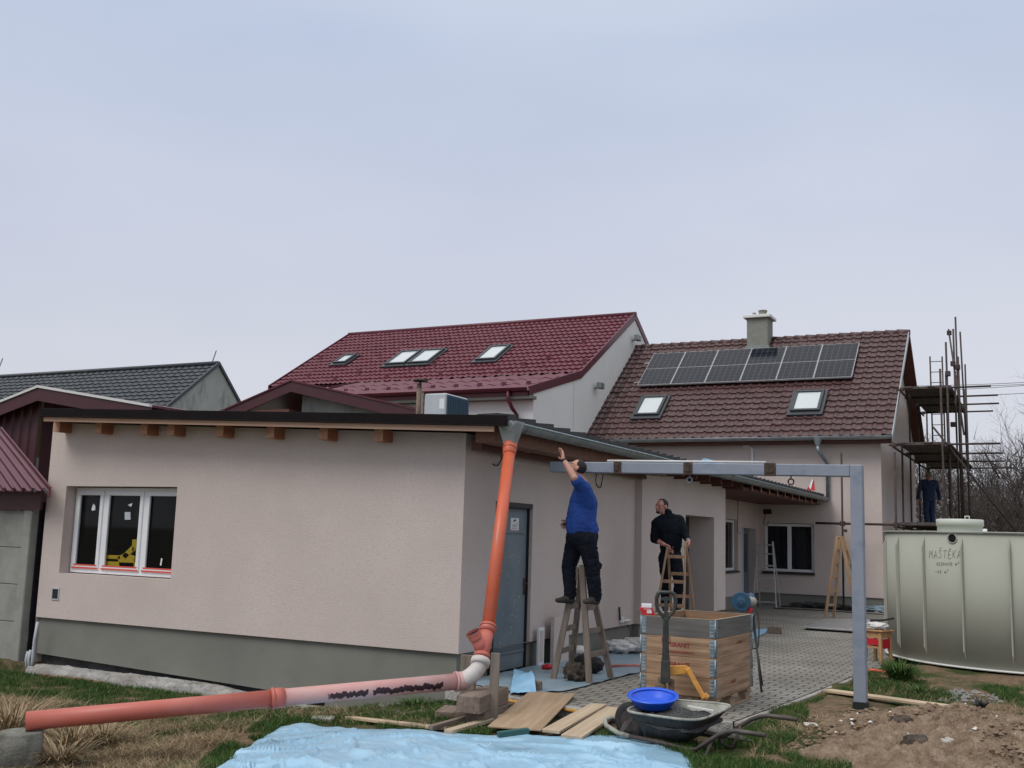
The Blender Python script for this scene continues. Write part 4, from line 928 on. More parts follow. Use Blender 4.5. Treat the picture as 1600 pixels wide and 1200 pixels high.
# ================================================================ steel portal beam and post
GY = 12.05
GN = thing('steel_portal', 'pale blue grey steel portal of one post and long beam', 'steel frame', (-1.87, GY, 0))
pt = 2.58
b = MB(); b.box((-1.93, GY-.065, .06), (-1.80, GY+.065, pt)); b.build('post', M['steelpaint'], GN, bevel=.01, seg=2)
b = MB(); b.box((-1.94, GY-.07, -.05), (-1.79, GY+.07, .0595)); b.build('base', M['black'], GN)
b = MB(); b.bar((-1.9305, GY, pt-.065), (-5.55, GY, pt-.012), .13, .13); b.build('beam', M['steelpaint'], GN, bevel=.008)
bz = lambda x: pt-.065+(-1.93-x)*.0146
b = MB(); b.tube([(-2.86, GY-.02, bz(-2.86)+.085), (-4.79, GY-.02, bz(-4.79)+.085)], .013, 8); b.build('rail', M['insul'], GN)
for x, w in ((-4.64, .10), (-3.76, .11), (-2.80, .13)):
    b = MB(); b.box((x-w/2, GY-.075, bz(x)-.075), (x+w/2, GY-.0655, bz(x)+.075)); b.box((x-w/2+.02, GY-.085, bz(x)-.04), (x+w/2-.03, GY-.0755, bz(x)+.05)); b.build('joint_plate', M['rust'], GN, bevel=.006)
for x, m in ((-3.76, 'galv'), (-2.58, 'rust')):
    b = MB(); zc = bz(x)-.065; b.tube([(x, GY, zc), (x, GY, zc-.035)], .008, 6); r = .032
    b.tube([(x+r*math.cos(t), GY-.003, zc-.065+r*math.sin(t)) for t in np.linspace(0, 2*math.pi, 13)], .009, 6); b.build('hook', M[m], GN)

# ================================================================ temporary orange drain pipe
DP = thing('drain_pipe', 'orange plastic drain pipe from the gutter hopper, bent to run over the lawn', 'drain pipe', (-5.0, 9.4, .3))
top = Vector((hc.x, hc.y, 2.73)); bot = PY(763, 978, 9.62)
ax = (bot-top).normalized(); R0 = .078; RD = .067
b = MB(); b.tube([top, bot+ax*.02], RD, 20); b.build('downpipe', M['orange'], DP)
b = MB(); b.tube([top-ax*.01, top+ax*.02, top+ax*.13, top+ax*.14], [RD+.006, RD+.012, RD+.010, RD+.002], 20); b.tube([top+ax*.045, top+ax*.065], RD+.017, 20); b.build('socket', M['orange'], DP)
E0 = PY(751, 1032, 9.40)                                     # start of the elbow
ax2 = (E0-bot).normalized()
b = MB(); b.tube([bot, E0+ax2*.02], RD+.004, 20); b.tube([bot-ax2*.01, bot+ax2*.07], RD+.013, 20); b.tube([bot+ax2*.0, bot+ax2*.018], RD+.02, 20)
br0 = bot+ax2*.30; opn = PY(739, 988, 9.36); bd = (opn-br0).normalized(); bl = (opn-br0).length
b.tube([br0, br0+bd*bl*.72], .058, 20); b.tube([br0+bd*bl*.70, br0+bd*bl], .068, 20, cap=False); b.tube([br0+bd*bl*.95, br0+bd*(bl+.005)], .074, 20, cap=False)
b.tube([E0-ax2*.07, E0-ax2*.03], RD+.014, 20); b.build('branch_fitting', M['salmon'], DP)
b = MB(); b.tube([br0+bd*(bl-.02), br0+bd*(bl-.018)], .0675, 20); b.build('branch_opening', M['hole'], DP)
E1 = PY(722, 1064, 9.28)
b = MB()
mid = PY(748, 1052, 9.34)
pts = []
for t in np.linspace(0, 1, 9): pts.append(E0*(1-t)**2+mid*2*t*(1-t)+E1*t*t)
b.tube(pts, [RD+.008+(R0+.004-RD-.008)*i/8 for i in range(9)], 20); b.tube([pts[0]-ax2*.01, pts[0]+ax2*.05], R0+.017, 20); dirl = (PY(40, 1128, 6.3)-E1).normalized()
b.build('elbow', mat('dusty white elbow', (.52,.47,.44), (.60,.56,.53), 6, .6, c3=(.50,.36,.32), s3=5), DP)
END = PY(40, 1127, 6.3)
# joint where the pipe meets the tail, at about 0.55 of its length
best = min(np.linspace(.2, .9, 141), key=lambda t: abs(((E1+(END-E1)*t-ORI).dot(CR))/((E1+(END-E1)*t-ORI).dot(CF))*FL+800-425))
JP = E1+(END-E1)*float(best)
def pipe_dust():
    m = bpy.data.materials.new('mortar dusted pipe'); m.use_nodes = True; nt = m.node_tree; n = nt.nodes; L = nt.links
    p = n['Principled BSDF']; p.inputs['Roughness'].default_value = .6
    tcn = n.new('ShaderNodeTexCoord')
    def nz(s, st=None, d=6):
        x = n.new('ShaderNodeTexNoise'); x.inputs['Scale'].default_value = s; x.inputs['Detail'].default_value = d
        mpn = n.new('ShaderNodeMapping'); mpn.inputs['Scale'].default_value = st or (1,1,1); L.new(tcn.outputs['Object'], mpn.inputs[0]); L.new(mpn.outputs[0], x.inputs[0]); return x.outputs[0]
    sp = n.new('ShaderNodeSeparateXYZ'); L.new(tcn.outputs['Object'], sp.inputs[0])
    def mrange(o, a, b_, c=0, d=1):
        r = n.new('ShaderNodeMapRange'); r.inputs[1].default_value = a; r.inputs[2].default_value = b_; r.inputs[3].default_value = c; r.inputs[4].default_value = d; L.new(o, r.inputs[0]); return r.outputs[0]
    def mth(op, a, b_):
        x = n.new('ShaderNodeMath'); x.operation = op
        for i, q in enumerate((a, b_)):
            if isinstance(q, (int, float)): x.inputs[i].default_value = q
            else: L.new(q, x.inputs[i])
        x.use_clamp = True; return x.outputs[0]
    # dust heavier towards the elbow (object X runs along the pipe from the elbow)
    along = mrange(sp.outputs['X'], 0, 2.1, .72, -.12)
    d = mth('ADD', mth('MULTIPLY', nz(3.5), .9), mth('SUBTRACT', along, .55))
    mx = n.new('ShaderNodeMixRGB'); L.new(d, mx.inputs[0]); mx.inputs[1].default_value = (.48,.13,.10,1); mx.inputs[2].default_value = (.60,.50,.49,1)
    # dark smears, drip shaped
    band = mth('MULTIPLY', mrange(sp.outputs['X'], .28, .36), mrange(sp.outputs['X'], 1.42, 1.30))
    zz = mth('MULTIPLY', mrange(sp.outputs['Z'], -.062, -.045), mrange(sp.outputs['Z'], .03, .012))
    fine = nz(1, (24, 3, 3), 5); zs = n.new('ShaderNodeMath'); zs.operation = 'MULTIPLY_ADD'; L.new(fine, zs.inputs[0]); zs.inputs[1].default_value = .10; L.new(sp.outputs['Z'], zs.inputs[2])
    zz = mth('MULTIPLY', mrange(zs.outputs[0], .006, .012), mrange(zs.outputs[0], .066, .056))
    dr = nz(2.3, (1, .2, .2), 3); band = mth('MULTIPLY', mrange(sp.outputs['X'], .10, .35), mrange(sp.outputs['X'], 1.55, 1.2))
    k = mth('MULTIPLY', mth('MULTIPLY', band, zz), mrange(dr, .40, .44)); k = mrange(k, .35, .55)
    m2 = n.new('ShaderNodeMixRGB'); L.new(k, m2.inputs[0]); L.new(mx.outputs[0], m2.inputs[1]); m2.inputs[2].default_value = (.035,.012,.016,1)
    L.new(m2.outputs[0], p.inputs['Base Color']); return m
def pipe_obj(name, P, Q, r, m, rings):
    """a pipe part in its own frame: X runs from P to Q"""
    L = (Q-P).length; q = MB(); q.tube([(0,0,0), (L,0,0)], r, 24)
    for a, c, rr in rings: q.tube([(a,0,0), (c,0,0)], rr, 24)
    o = q.build(name, m, DP, world=False)
    d = (Q-P).normalized(); o.rotation_euler = d.to_track_quat('X', 'Z').to_euler(); o.location = P-DP.location
    return o
pipe_obj('sloping_pipe', E1-dirl*.04, JP, R0, pipe_dust(), [(0, .11, R0+.013), (.09, .112, R0+.019)])
b = MB()
pipe_obj('tail_pipe', JP-dirl*.0, END, R0, M['salmon'], [(-.10, .02, R0+.012), (-.012, .012, R0+.019)])
# timber blocks under the elbow
def boxrot(name, c, size, rz, m, par=None, tilt=0, lab=None, cat=None, group=None, bevel=.006):
    q = MB(); x, y, z = size; q.box((-x/2,-y/2,0), (x/2,y/2,z)); o = q.build(name, m, None, bevel=bevel)
    o.location = c; o.rotation_euler = (tilt, 0, rz)
    if par is not None: o.parent = par; o.location = Vector(c)-par.location
    elif lab: tag(o, lab, cat, group)
    return o
zt = min(p.z for p in pts)-R0-.004
bp = PY(712, 1085, 9.2)
a_ = math.atan2(.9, .42)      # direction the blocks run (away and right)
def along(p, d): return (p[0]+.42*d, p[1]+.91*d)
base = Vector((bp.x+.10, 9.22, 0))
zg = gz(base.x, base.y)-.02
hgt = (zt-zg)/2
rzb = -math.atan2(.30, .95)
dxb, dyb = math.sin(-rzb), math.cos(rzb)
rzb = .11; zg = -.12; hgt = (zt-zg)/2; c1 = (-4.98, 9.36)
boxrot('timber_block', (c1[0]+.02, c1[1]+.05, zg), (.21, .62, hgt-.002), rzb, M['block_wood'], lab='squared timber block at the bottom of the pipe support', cat='timber block', group='timber blocks under the drain pipe')
boxrot('timber_block', (c1[0], c1[1], zg+hgt), (.24, .80, hgt-.002), rzb+.02, M['block_wood'], lab='squared timber block lying on top, carrying the white pipe elbow', cat='timber block', group='timber blocks under the drain pipe')
p = GG(695, 1125); boxrot('timber_block', (p.x+.08, p.y+.24, p.z-.02), (.50, .42, .10), .3, M['block_wood'], lab='broad flat wooden block on the ground left of the pipe support', cat='timber block')
b = MB(); s0 = Vector((-4.83, 9.28, -.08)); b.bar(s0-Vector((0,0,.05)), Vector((s0.x, s0.y+.02, PY(768, 1020, s0.y).z)), .09, .03, up=(.4,-.9,0)); tag(b.build('stake', M['oldwood_z'], bevel=.004), 'upright grey board stake beside the drain pipe elbow', 'stake')
p = PY(722, 1035, 10.2); b = MB(); b.box((p.x-.02, 10.2, -.25), (p.x+.16, 10.24, p.z+.08)); tag(b.build('post_board', M['oldwood_z'], bevel=.004), 'short upright board behind the pipe elbow at the plinth', 'board')

# ================================================================ boards and planks lying about
def plank(name, P, Q, w, t, m, lab, cat='plank', group=None, lift=0, lift2=None):
    """plank from ground point P to Q"""
    P = Vector(P); Q = Vector(Q); L = (Q-P).length; q = MB(); ax_ = 'x' if m.name.endswith('plank') or 'shutter' in m.name else 'y'
    if ax_ == 'x': q.box((0,-w/2,0),(L,w/2,t)); d = (Q-P).normalized(); rot = d.to_track_quat('X','Z')
    else: q.box((-w/2,0,0),(w/2,L,t)); d = (Q-P).normalized(); rot = d.to_track_quat('Y','Z')
    o = q.build(name, m, None, bevel=.004); o.location = P+Vector((0,0,lift)); o.rotation_euler = rot.to_euler(); return tag(o, lab, cat, group)
up_ = Vector((0,0,1))
a = GG(803, 1149); c = GG(862, 1101)
c = Vector((c.x, c.y, .03)); a = Vector((a.x, a.y, gz(a.x, a.y)+.05)); plank('plywood_sheet', a, c, .50, .018, M['ply'], 'worn brown plywood sheet sloping onto the paving edge', 'plywood')
a = GG(860, 1153); c = GG(935, 1118); plank('plank', a+up_*.04, Vector((c.x, c.y, .0)), .17, .03, M['board_pale'], 'pale plank right beside the plywood sheet', 'plank', 'pale planks by the plywood')
a = GG(893, 1160); c = GG(962, 1122); plank('plank', a+up_*.03, Vector((c.x, c.y, -.01)), .2, .03, M['board_pale'], 'pale plank nearest the wheelbarrow wheel', 'plank', 'pale planks by the plywood')
a = GG(795, 1103); c = GG(915, 1122); plank('shuttering_board', a+up_*.06, c+up_*.06, .22, .022, M['orangeboard'], 'orange yellow shuttering board half under the plywood', 'board')
a = GG(672, 1146); c = GG(800, 1114); plank('batten', a+up_*.03, c+up_*.06, .05, .04, M['block_wood'], 'upper grey batten running to the timber blocks', 'batten', 'battens left of the plywood')
a = GG(700, 1150); c = GG(812, 1119); plank('batten', a+up_*.02, c+up_*.03, .09, .035, M['board_pale'], 'lower pale batten edge beside the plywood', 'batten', 'battens left of the plywood')
a = GG(545, 1125); c = GG(690, 1142); plank('plank', a+up_*.01, c+up_*.01, .10, .03, M['board_pale_x'], 'thin plank in the grass just behind the blue sheet', 'plank')
p = GG(505, 1126); boxrot('stone_slab', (p.x, p.y, p.z), (.24, .16, .04), .5, M['stone'], lab='small flat stone slab in the grass behind the blue sheet', cat='stone')
a = G(1293, 1081, .02); c = G(1478, 1106, .05); plank('plank', a+up_*.0, c+up_*.0, .16, .03, M['board_pale_x'], 'long fresh pale plank lying behind the steel post', 'plank')
p = GG(1267, 1136); boxrot('tile_piece', (p.x, p.y, p.z+.02), (.13, .10, .012), .4, M['insul'], tilt=.1, lab='small pale tile fragment on the grass by the soil heap', cat='tile piece')

# ================================================================ stool, sheet, brick, sacks and other small things on the paving
ST = thing('stool', 'small honey coloured wooden stool beside the tank', 'stool', (-2.37, 17.0, 0), R_(-25))
hs = .47
for sx in (-1, 1):
    for sy in (-1, 1):
        b = MB(); b.bar((sx*.13, sy*.13, 0), (sx*.12, sy*.12, hs-.03), .045, .045); b.build('leg', M['stool'], ST, world=False, bevel=.004)
b = MB(); b.box((-.17,-.17,hs-.029),(.17,.17,hs)); b.build('seat', M['stool'], ST, world=False, bevel=.01)
for lo_, hi_ in (((-.10,-.135,hs-.12),(.10,-.115,hs-.0295)), ((.115,-.10,hs-.12),(.135,.10,hs-.0295))):
    b = MB(); b.box(lo_, hi_); b.build('apron', M['stool'], ST, world=False)
b = MB(); b.box((-.10,-.13,.2),(.10,-.115,.23)); b.build('stretcher', M['stool'], ST, world=False)
b = MB(); b.box((-.098,-.14,.25),(.098,-.1355,hs-.13)); b.box((.1355,-.098,.2),(.14,.098,hs-.13)); b.box((-.1,-.1,.23),(.1,.1,.24)); o = b.build('red_panel', M['red'], ST, world=False)
def blob(name, c, size, m, amp=.3, seed=0, sub=4, freq=3.0, flat=0):
    bm = bmesh.new(); bmesh.ops.create_icosphere(bm, subdivisions=sub, radius=1)
    for v_ in bm.verts:
        n_ = noise.fractal(v_.co*freq+Vector((seed*7.1, seed*3.3, 0)), 1, 2, 4)
        co = v_.co*(1+amp*n_); v_.co = Vector((co.x*size[0], co.y*size[1], max(co.z, -1+flat)*size[2]))
    for f in bm.faces: f.smooth = True
    me = bpy.data.meshes.new(name); bm.to_mesh(me); bm.free(); me.materials.append(m); o = bpy.data.objects.new(name, me); COL.objects.link(o); o.location = c; return o
o = blob('bag', (-2.38, 16.98, hs+.05), (.17, .15, .065), M['sack'], .3, 2); tag(o, 'crumpled white bag lying on the wooden stool', 'bag')
b = MB(); c = Vector((-2.35, 16.95, hs+.13)); b.bar(c+Vector((-.12,0,0)), c+Vector((.06,.02,.01)), .05, .035); b.bar(c+Vector((.06,.02,.01)), c+Vector((.22,.06,.05)), .025, .03); tag(b.build('hand_tool', M['black'], bevel=.006), 'black handled tool lying on the bag on the stool', 'tool')
a = G(1255, 979, .07); c = G(1345, 985, .07); d = G(1375, 968, .07); e = G(1288, 966, .07)
b = MB(); b.prism([a, c, d, e], (0,0,-.03), 0); SHT = tag(b.build('metal_sheet', M['sheet_metal'], bevel=.004), 'shiny grey sheet metal panel lying on the paving', 'metal sheet')
b = MB(); b.prism([Vector((q.x, q.y, .0395)) for q in (a.lerp(d,.03), c.lerp(e,.03), d.lerp(a,.03), e.lerp(c,.03))], (0,0,-.0395)); q = b.build('underlay', M['black'], SHT)
p = G(1209, 990); boxrot('brick_block', (p.x, p.y+.08, .002), (.26, .14, .13), .15, M['block_wood'], lab='dark wooden block standing on the paving in the yard', cat='block')
o = blob('sack', (-5.83, 15.25, .10), (.26, .18, .10), M['sack'], .32, 5); tag(o, 'left of the two white sacks against the side wall plinth', 'sack', 'white sacks on the blue film')
o = blob('sack', (-5.55, 15.45, .12), (.30, .2, .12), M['sack'], .3, 8); tag(o, 'right of the two white sacks against the side wall plinth', 'sack', 'white sacks on the blue film')
o = blob('tool_bag', (-5.30, 12.75, .12), (.21, .15, .12), M['bag'], .16, 3); o.scale = (1,1,1); tag(o, 'black open tool bag under the front stepladder', 'tool bag')
o = blob('cap', (-5.50, 12.95, .25), (.13, .11, .07), M['sack'], .15, 4); tag(o, 'white cloth lying on the black tool bag', 'cloth')
b = MB(); c = Vector((-5.86, 12.75, .0)); b.box((c.x-.06, c.y-.08, .01), (c.x+.06, c.y+.08, .07)); tag(b.build('red_packet', M['red'], bevel=.02), 'red packet beside the plinth under the front stepladder', 'packet')
b = MB(); b.tube([(-5.3, 13.45, .03), (-4.98, 13.6, .05), (-4.75, 13.8, .03)], .016, 7); tag(b.build('red_tube', M['salmon']), 'red tube lying on the blue film behind the ladder', 'tube')
b = MB(); b.box((-6.14, 13.0, .0), (-6.11, 13.17, .5)); b.box((-6.109, 13.03, .05), (-6.105, 13.14, .46), 1); tag(b.build('leaning_frame', [M['white'], M['plaster']]), 'small white framed panel leaning behind the front stepladder', 'panel')
b = MB(); b.box((-6.1, 13.35, 0), (-6.05, 13.85, .62)); tag(b.build('insulation_panel', M['plaster']), 'pinkish insulation board leaning on the plinth behind the ladder', 'board')
o = blob('root_stump', (-5.12, 11.95, .1), (.14, .11, .12), M['stump'], .5, 6); o.rotation_euler = (.3, .4, .2); tag(o, 'muddy root lump under the front stepladder', 'root lump')
# film on the paving
def sheet_mesh(name, P0, P1, Q0, Q1, nu, nv, hf, m, edge=None):
    V = []; F = []
    for j in range(nv+1):
        for i in range(nu+1):
            u = i/nu; v_ = j/nv; p = P0(u).lerp(P1(u), v_)
            V.append(p+Vector((0,0,hf(p.x, p.y, u, v_))))
    for j in range(nv):
        for i in range(nu): F.append((j*(nu+1)+i, j*(nu+1)+i+1, (j+1)*(nu+1)+i+1, (j+1)*(nu+1)+i))
    return np_mesh(name, V, F, m, None, smooth=True)
def poly_at(P):
    P = [Vector(p) for p in P]; ls = [0]
    for i in range(1, len(P)): ls.append(ls[-1]+(P[i]-P[i-1]).length)
    def f(u):
        t = u*ls[-1]
        for i in range(1, len(P)):
            if t <= ls[i] or i == len(P)-1: return P[i-1].lerp(P[i], min(1, (t-ls[i-1])/max(1e-6, ls[i]-ls[i-1])))
    return f
near = poly_at([(-5.45, 10.66, 0), (-5.0, 10.72, 0), (-4.86, 11.2, 0), (-4.84, 12.2, 0), (-4.8, 12.95, 0), (-4.72, 13.7, 0), (-4.7, 15.6, 0)])
far = poly_at([(-6.15, 11.05, 0), (-6.15, 11.8, 0), (-6.16, 12.9, 0), (-6.16, 14, 0), (-6.16, 15.9, 0)])
fo = sheet_mesh('plastic_film', near, far, None, None, 90, 24, lambda x, y, u, v_: .012+.010*abs(lump(x*3, y*3, 5))+.02*max(0, 1-v_*12)*abs(lump(x*2, y*2, 9)), M['film'])
tag(fo, 'dusty blue plastic film spread on the paving under the front ladder', 'plastic film')
def curl(x, y, u, v_): return .015+.17*u*math.sin(math.pi*min(1, v_*1.05))**.8*(1-.5*v_)+.05*(1-u)*v_+.05*abs(lump(x*3, y*3, 3))
n0 = poly_at([G(797, 1086, 0), G(838, 1089, 0)]); f0 = poly_at([G(803, 1056, 0), G(826, 1057, 0)])
tag(sheet_mesh('plastic_film', n0, f0, None, None, 24, 24, curl, M['film_bright']), 'bright blue curled corner of film beside the timber blocks', 'plastic film')
n0 = poly_at([G(1175, 1000, 0), G(1195, 991, 0)]); f0 = poly_at([G(1176, 984, 0), G(1200, 984, 0)])
tag(sheet_mesh('plastic_film', n0, f0, None, None, 14, 10, lambda x, y, u, v_: .01+.03*abs(lump(x*5, y*5, 2)), M['film_bright']), 'small scrap of pale film on the paving behind the crate', 'plastic film')
p = G(841, 1080); boxrot('small_block', (p.x, p.y, .0), (.08, .06, .11), .3, M['block_wood'], lab='tiny wooden block holding down the blue film corner', cat='block')

# ================================================================ stacked pallet collars on a pallet
CRT = thing('pallet_crate', 'tall pallet crate of four stacked wooden collars stamped GRANIT', 'crate', (-3.42, 11.30, 0), R_(-3))
w2, l2 = .40, .615
PZ = .144
ms = [M['pallet'], M['pallet']]
PAL = MB()
for x in (-1, 0, 1):
    PAL.box((x*.335-.05, -.60, 0), (x*.335+.05, .60, .022))
    for y in (-.5275, 0, .5275): PAL.box((x*.33-.05, y-.0725, .0222), (x*.33+.05, y+.0725, .0998))
for y in (-.5275, 0, .5275): PAL.box((-.40, y-.07, .10), (.40, y+.07, .1215))
for x in (-.33, -.165, 0, .165, .33): PAL.box((x-.055, -.60, .1217), (x+.055, .60, .1435))
PAL.build('pallet', M['pallet'], CRT, world=False, bevel=.004)
ch_ = .194; th = .021
def textmesh(s, size, m, name, par, loc, rot, bold=True, align='LEFT', ext=.0006):
    cu = bpy.data.curves.new(name, 'FONT'); cu.body = s; cu.size = size; cu.extrude = ext; cu.align_x = align; cu.offset = .0022*size/.08 if bold else 0
    o = bpy.data.objects.new(name, cu); COL.objects.link(o); dg = bpy.context.evaluated_depsgraph_get(); dg.update()
    me = bpy.data.meshes.new_from_object(o.evaluated_get(dg)); bpy.data.objects.remove(o); me.materials.clear(); me.materials.append(m)
    t = bpy.data.objects.new(name, me); COL.objects.link(t); t.parent = par; t.location = loc; t.rotation_euler = rot; return t
for k in range(4):
    z0 = PZ+k*ch_+.001; z1 = z0+ch_-.003; grey = k == 3
    q = MB()
    q.box((-w2, -l2, z0), (w2, -l2+th, z1), 0); q.box((-w2, l2-th, z0), (w2, l2, z1), 0)
    q.box((-w2, -l2+th+.0005, z0), (-w2+th, l2-th-.0005, z1), 1); q.box((w2-th, -l2+th+.0005, z0), (w2, l2-th-.0005, z1), 1)
    co = q.build('collar', [M['crate_grey_x'] if grey else M['crate_x'], M['crate_grey_y'] if grey else M['crate_y']], CRT, world=False, bevel=.003)
    co['label'] = 'grey weathered top collar' if grey else 'pine collar with red stamp'
    ln = MB(); e_ = .0008; xi, yi = w2-th-e_, l2-th-e_
    ln.quad((-xi,-yi,z0),(xi,-yi,z0),(xi,-yi,z1-.004),(-xi,-yi,z1-.004)); ln.quad((-xi,yi,z0),(xi,yi,z0),(xi,yi,z1-.004),(-xi,yi,z1-.004)); ln.quad((-xi,-yi,z0),(-xi,yi,z0),(-xi,yi,z1-.004),(-xi,-yi,z1-.004)); ln.quad((xi,-yi,z0),(xi,yi,z0),(xi,yi,z1-.004),(xi,-yi,z1-.004))
    if grey:
        for (p_, q_) in (((-w2,-l2+th/2),(w2,-l2+th/2)), ((-w2,l2-th/2),(w2,l2-th/2)), ((-w2+th/2,-l2+th),(-w2+th/2,l2-th)), ((w2-th/2,-l2+th),(w2-th/2,l2-th))): ln.bar((*p_, z1+.001), (*q_, z1+.001), th*.9, .0016, mi=1)
    ln.build('inner_face', [M['inner_pine'], M['board_pale']], co, world=False)
    if k in (1, 2):
        zc = z0+.075
        textmesh('GRANIT', .060, M['redink'], 'stamp', co, (-.085, -l2-.0012, zc+.015), (R_(90), 0, 0))
        sm_ = MB(); rr = random.Random(5); u = -.11                              # the unreadable small print under the name
        while u < .17: w_ = .006+.010*rr.random(); sm_.box((u, -l2-.0014, zc-.043-.004*rr.random()), (u+w_, -l2-.0008, zc-.030+.006*rr.random())); u += w_+.006
        sm_.build('stamp', M['redink'], co, world=False)
        lg = MB(); R1 = .045; cxl, czl = -.125, zc+.078
        lg.tube([(cxl+R1*math.cos(t), -l2-.0012, czl+R1*math.sin(t)) for t in np.linspace(0, 2*math.pi, 25)], .0045, 4); lg.build('logo_ring', M['redink'], co, world=False)
        textmesh('G', .07, M['redink'], 'stamp', co, (cxl-.028, -l2-.0012, czl-.025), (R_(90), 0, 0))
    if k in (0, 2):
        textmesh('GRANIT', .05, M['redink'], 'stamp', co, (w2+.0012, -.12+.1*k, z0+.10), (R_(90), 0, R_(90)), bold=False)
# corner hinges
for sx in (-1, 1):
    for sy in (-1, 1):
        for k in range(4):
            z0 = PZ+k*ch_+.012; h = MB()
            h.box((sx*(w2-.058), sy*(l2+.0002), z0), (sx*(w2+.0), sy*(l2+.003), z0+.168)); h.box((sx*(w2+.0002), sy*(l2-.062), z0), (sx*(w2+.003), sy*(l2-.004), z0+.168))
            h.tube([(sx*(w2+.003), sy*(l2+.003), z0-.01), (sx*(w2+.003), sy*(l2+.003), z0+.18)], .0085, 8)
            for j in range(5):
                h.box((sx*(w2-.052), sy*(l2+.003), z0+.012+j*.034), (sx*(w2-.012), sy*(l2+.012), z0+.024+j*.034)); h.box((sx*(w2+.003), sy*(l2-.055), z0+.012+j*.034), (sx*(w2+.012), sy*(l2-.012), z0+.024+j*.034))
            h.build('hinge', M['galv'], CRT, world=False)
pz = PZ+4*ch_
RB = thing('carton', 'red and white carton sitting on the left rim of the crate', 'carton', (-3.80, 10.78, pz), R_(20))
b = MB(); b.add([(-.07,-.05,0),(.07,-.05,0),(.07,.05,0),(-.07,.05,0),(-.10,-.05,.075),(.04,-.05,.075),(.04,.05,.075),(-.10,.05,.075)], [(3,2,1,0),(4,5,6,7),(0,1,5,4),(1,2,6,5),(2,3,7,6),(3,0,4,7)]); b.build('box', M['red'], RB, world=False, bevel=.004)
b = MB(); b.box((-.075,-.045,.0755),(.03,.045,.115)); b.build('flap', M['white'], RB, world=False, bevel=.003)
b = MB(); b.box((-.02,-.0515,.02),(.03,-.0505,.055)); b.box((-.05,-.0515,.06),(.02,-.0505,.066)); b.build('print', M['sack'], RB, world=False)

# ================================================================ pallet truck in front of the crate
JX, JY = -3.47, 10.36
JK = thing('pallet_truck', 'old pallet truck with dark handle and yellow frame before the crate', 'pallet truck', (JX, JY, 0), R_(20))
b = MB(); b.bar((0,0,.30), (0,0,.52), .10, .09, w2=.085, h2=.07, up=(0,1,0)); b.bar((0,0,.52), (.0,-.02,.93), .070, .06, up=(0,1,0), w2=.052, h2=.05); b.build('tiller', M['jackpaint'], JK, world=False, bevel=.006)
b = MB(); hw = .095
loop = [(0,-.02,.90), (-.03,-.02,.95), (-hw*.8,-.022,1.0), (-hw,-.025,1.06), (-hw,-.03,1.13), (-hw*.85,-.032,1.17), (-hw*.6,-.033,1.185), (hw*.6,-.033,1.185), (hw*.85,-.032,1.17), (hw,-.03,1.13), (hw,-.025,1.06), (hw*.8,-.022,1.0), (.03,-.02,.95), (0,-.02,.90)]
b.tube(loop, .018, 8); b.bar((0,-.02,.9), (0,-.025,1.14), .035, .03, up=(0,1,0)); b.bar((-.05,-.03,1.12),(.05,-.03,1.12), .02, .03); b.build('handle', M['jackpaint'], JK, world=False)
b = MB(); b.lathe([(.0,0),(.055,0),(.055,.16),(.03,.17),(.03,.22),(0,.22)], (-.045, 0, .13), n=16); b.box((-.10,-.07,.12),(.11,.06,.20)); b.lathe([(.03,0),(.03,.2),(0,.2)], (.06,.0,.14), n=12); b.build('pump', M['dirtyjack'], JK, world=False, bevel=.01)
for sx in (-1, 1):
    b = MB(); b.tube([(sx*.025,0,.09), (sx*.085,0,.09)], .09, 18); b.build('wheel', M['tyre'], JK, world=False)
b = MB(); q0 = Vector((.02,.02,.42)); 
b.prism([(.03,.04,.36),(.22,.06,.39),(.24,.06,.45),(.20,.06,.47),(.03,.04,.46)], (0,.04,0)); b.bar((.22,.08,.44), (.385,.06,.16), .05, .085, up=(0,1,0)); b.bar((.385,.06,.16),(.42,.06,.20),.05,.05, up=(0,1,0)); b.build('frame', M['yellow'], JK, world=False, bevel=.006)
for sx in (-1, 1):
    b = MB(); b.box((sx*.20-.075,.05,.085),(sx*.20+.075,.42,.14)); b.build('fork', M['dirtyjack'], JK, world=False, bevel=.008)

# ================================================================ wheelbarrow
hb = Vector((.975, -.20, 0)).normalized()
p = GG(981, 1158); wl = Vector((p.x, p.y+.10, p.z))
WB = thing('wheelbarrow', 'mortar crusted black wheelbarrow with brown tube handles', 'wheelbarrow', wl, math.atan2(hb.y, hb.x)); WB.rotation_euler = (R_(5), 0, math.atan2(hb.y, hb.x))
b = MB(); b.lathe([(.10,-.035),(.14,-.045),(.162,-.02),(.167,0),(.162,.02),(.14,.045),(.10,.035)], (0,0,.167), (0,1,0), 28); b.build('tyre', M['tyre'], WB, world=False)
b = MB(); b.lathe([(.0,-.03),(.03,-.04),(.085,-.02),(.102,-.034),(.102,.034),(.085,.02),(.03,.04),(0,.03)], (0,0,.167), (0,1,0), 20); b.build('rim', M['barrow_tube'], WB, world=False)
b = MB()
zf = .03
loopf = [(.12,-.22,zf+.06), (-.02,-.20,zf+.07), (-.18,-.14,zf+.10), (-.25,-.05,zf+.12), (-.25,.05,zf+.12), (-.18,.14,zf+.10), (-.02,.20,zf+.07), (.12,.22,zf+.06)]
b.tube(loopf, .021, 8); b.build('front_bow', M['barrow_in'], WB, world=False)
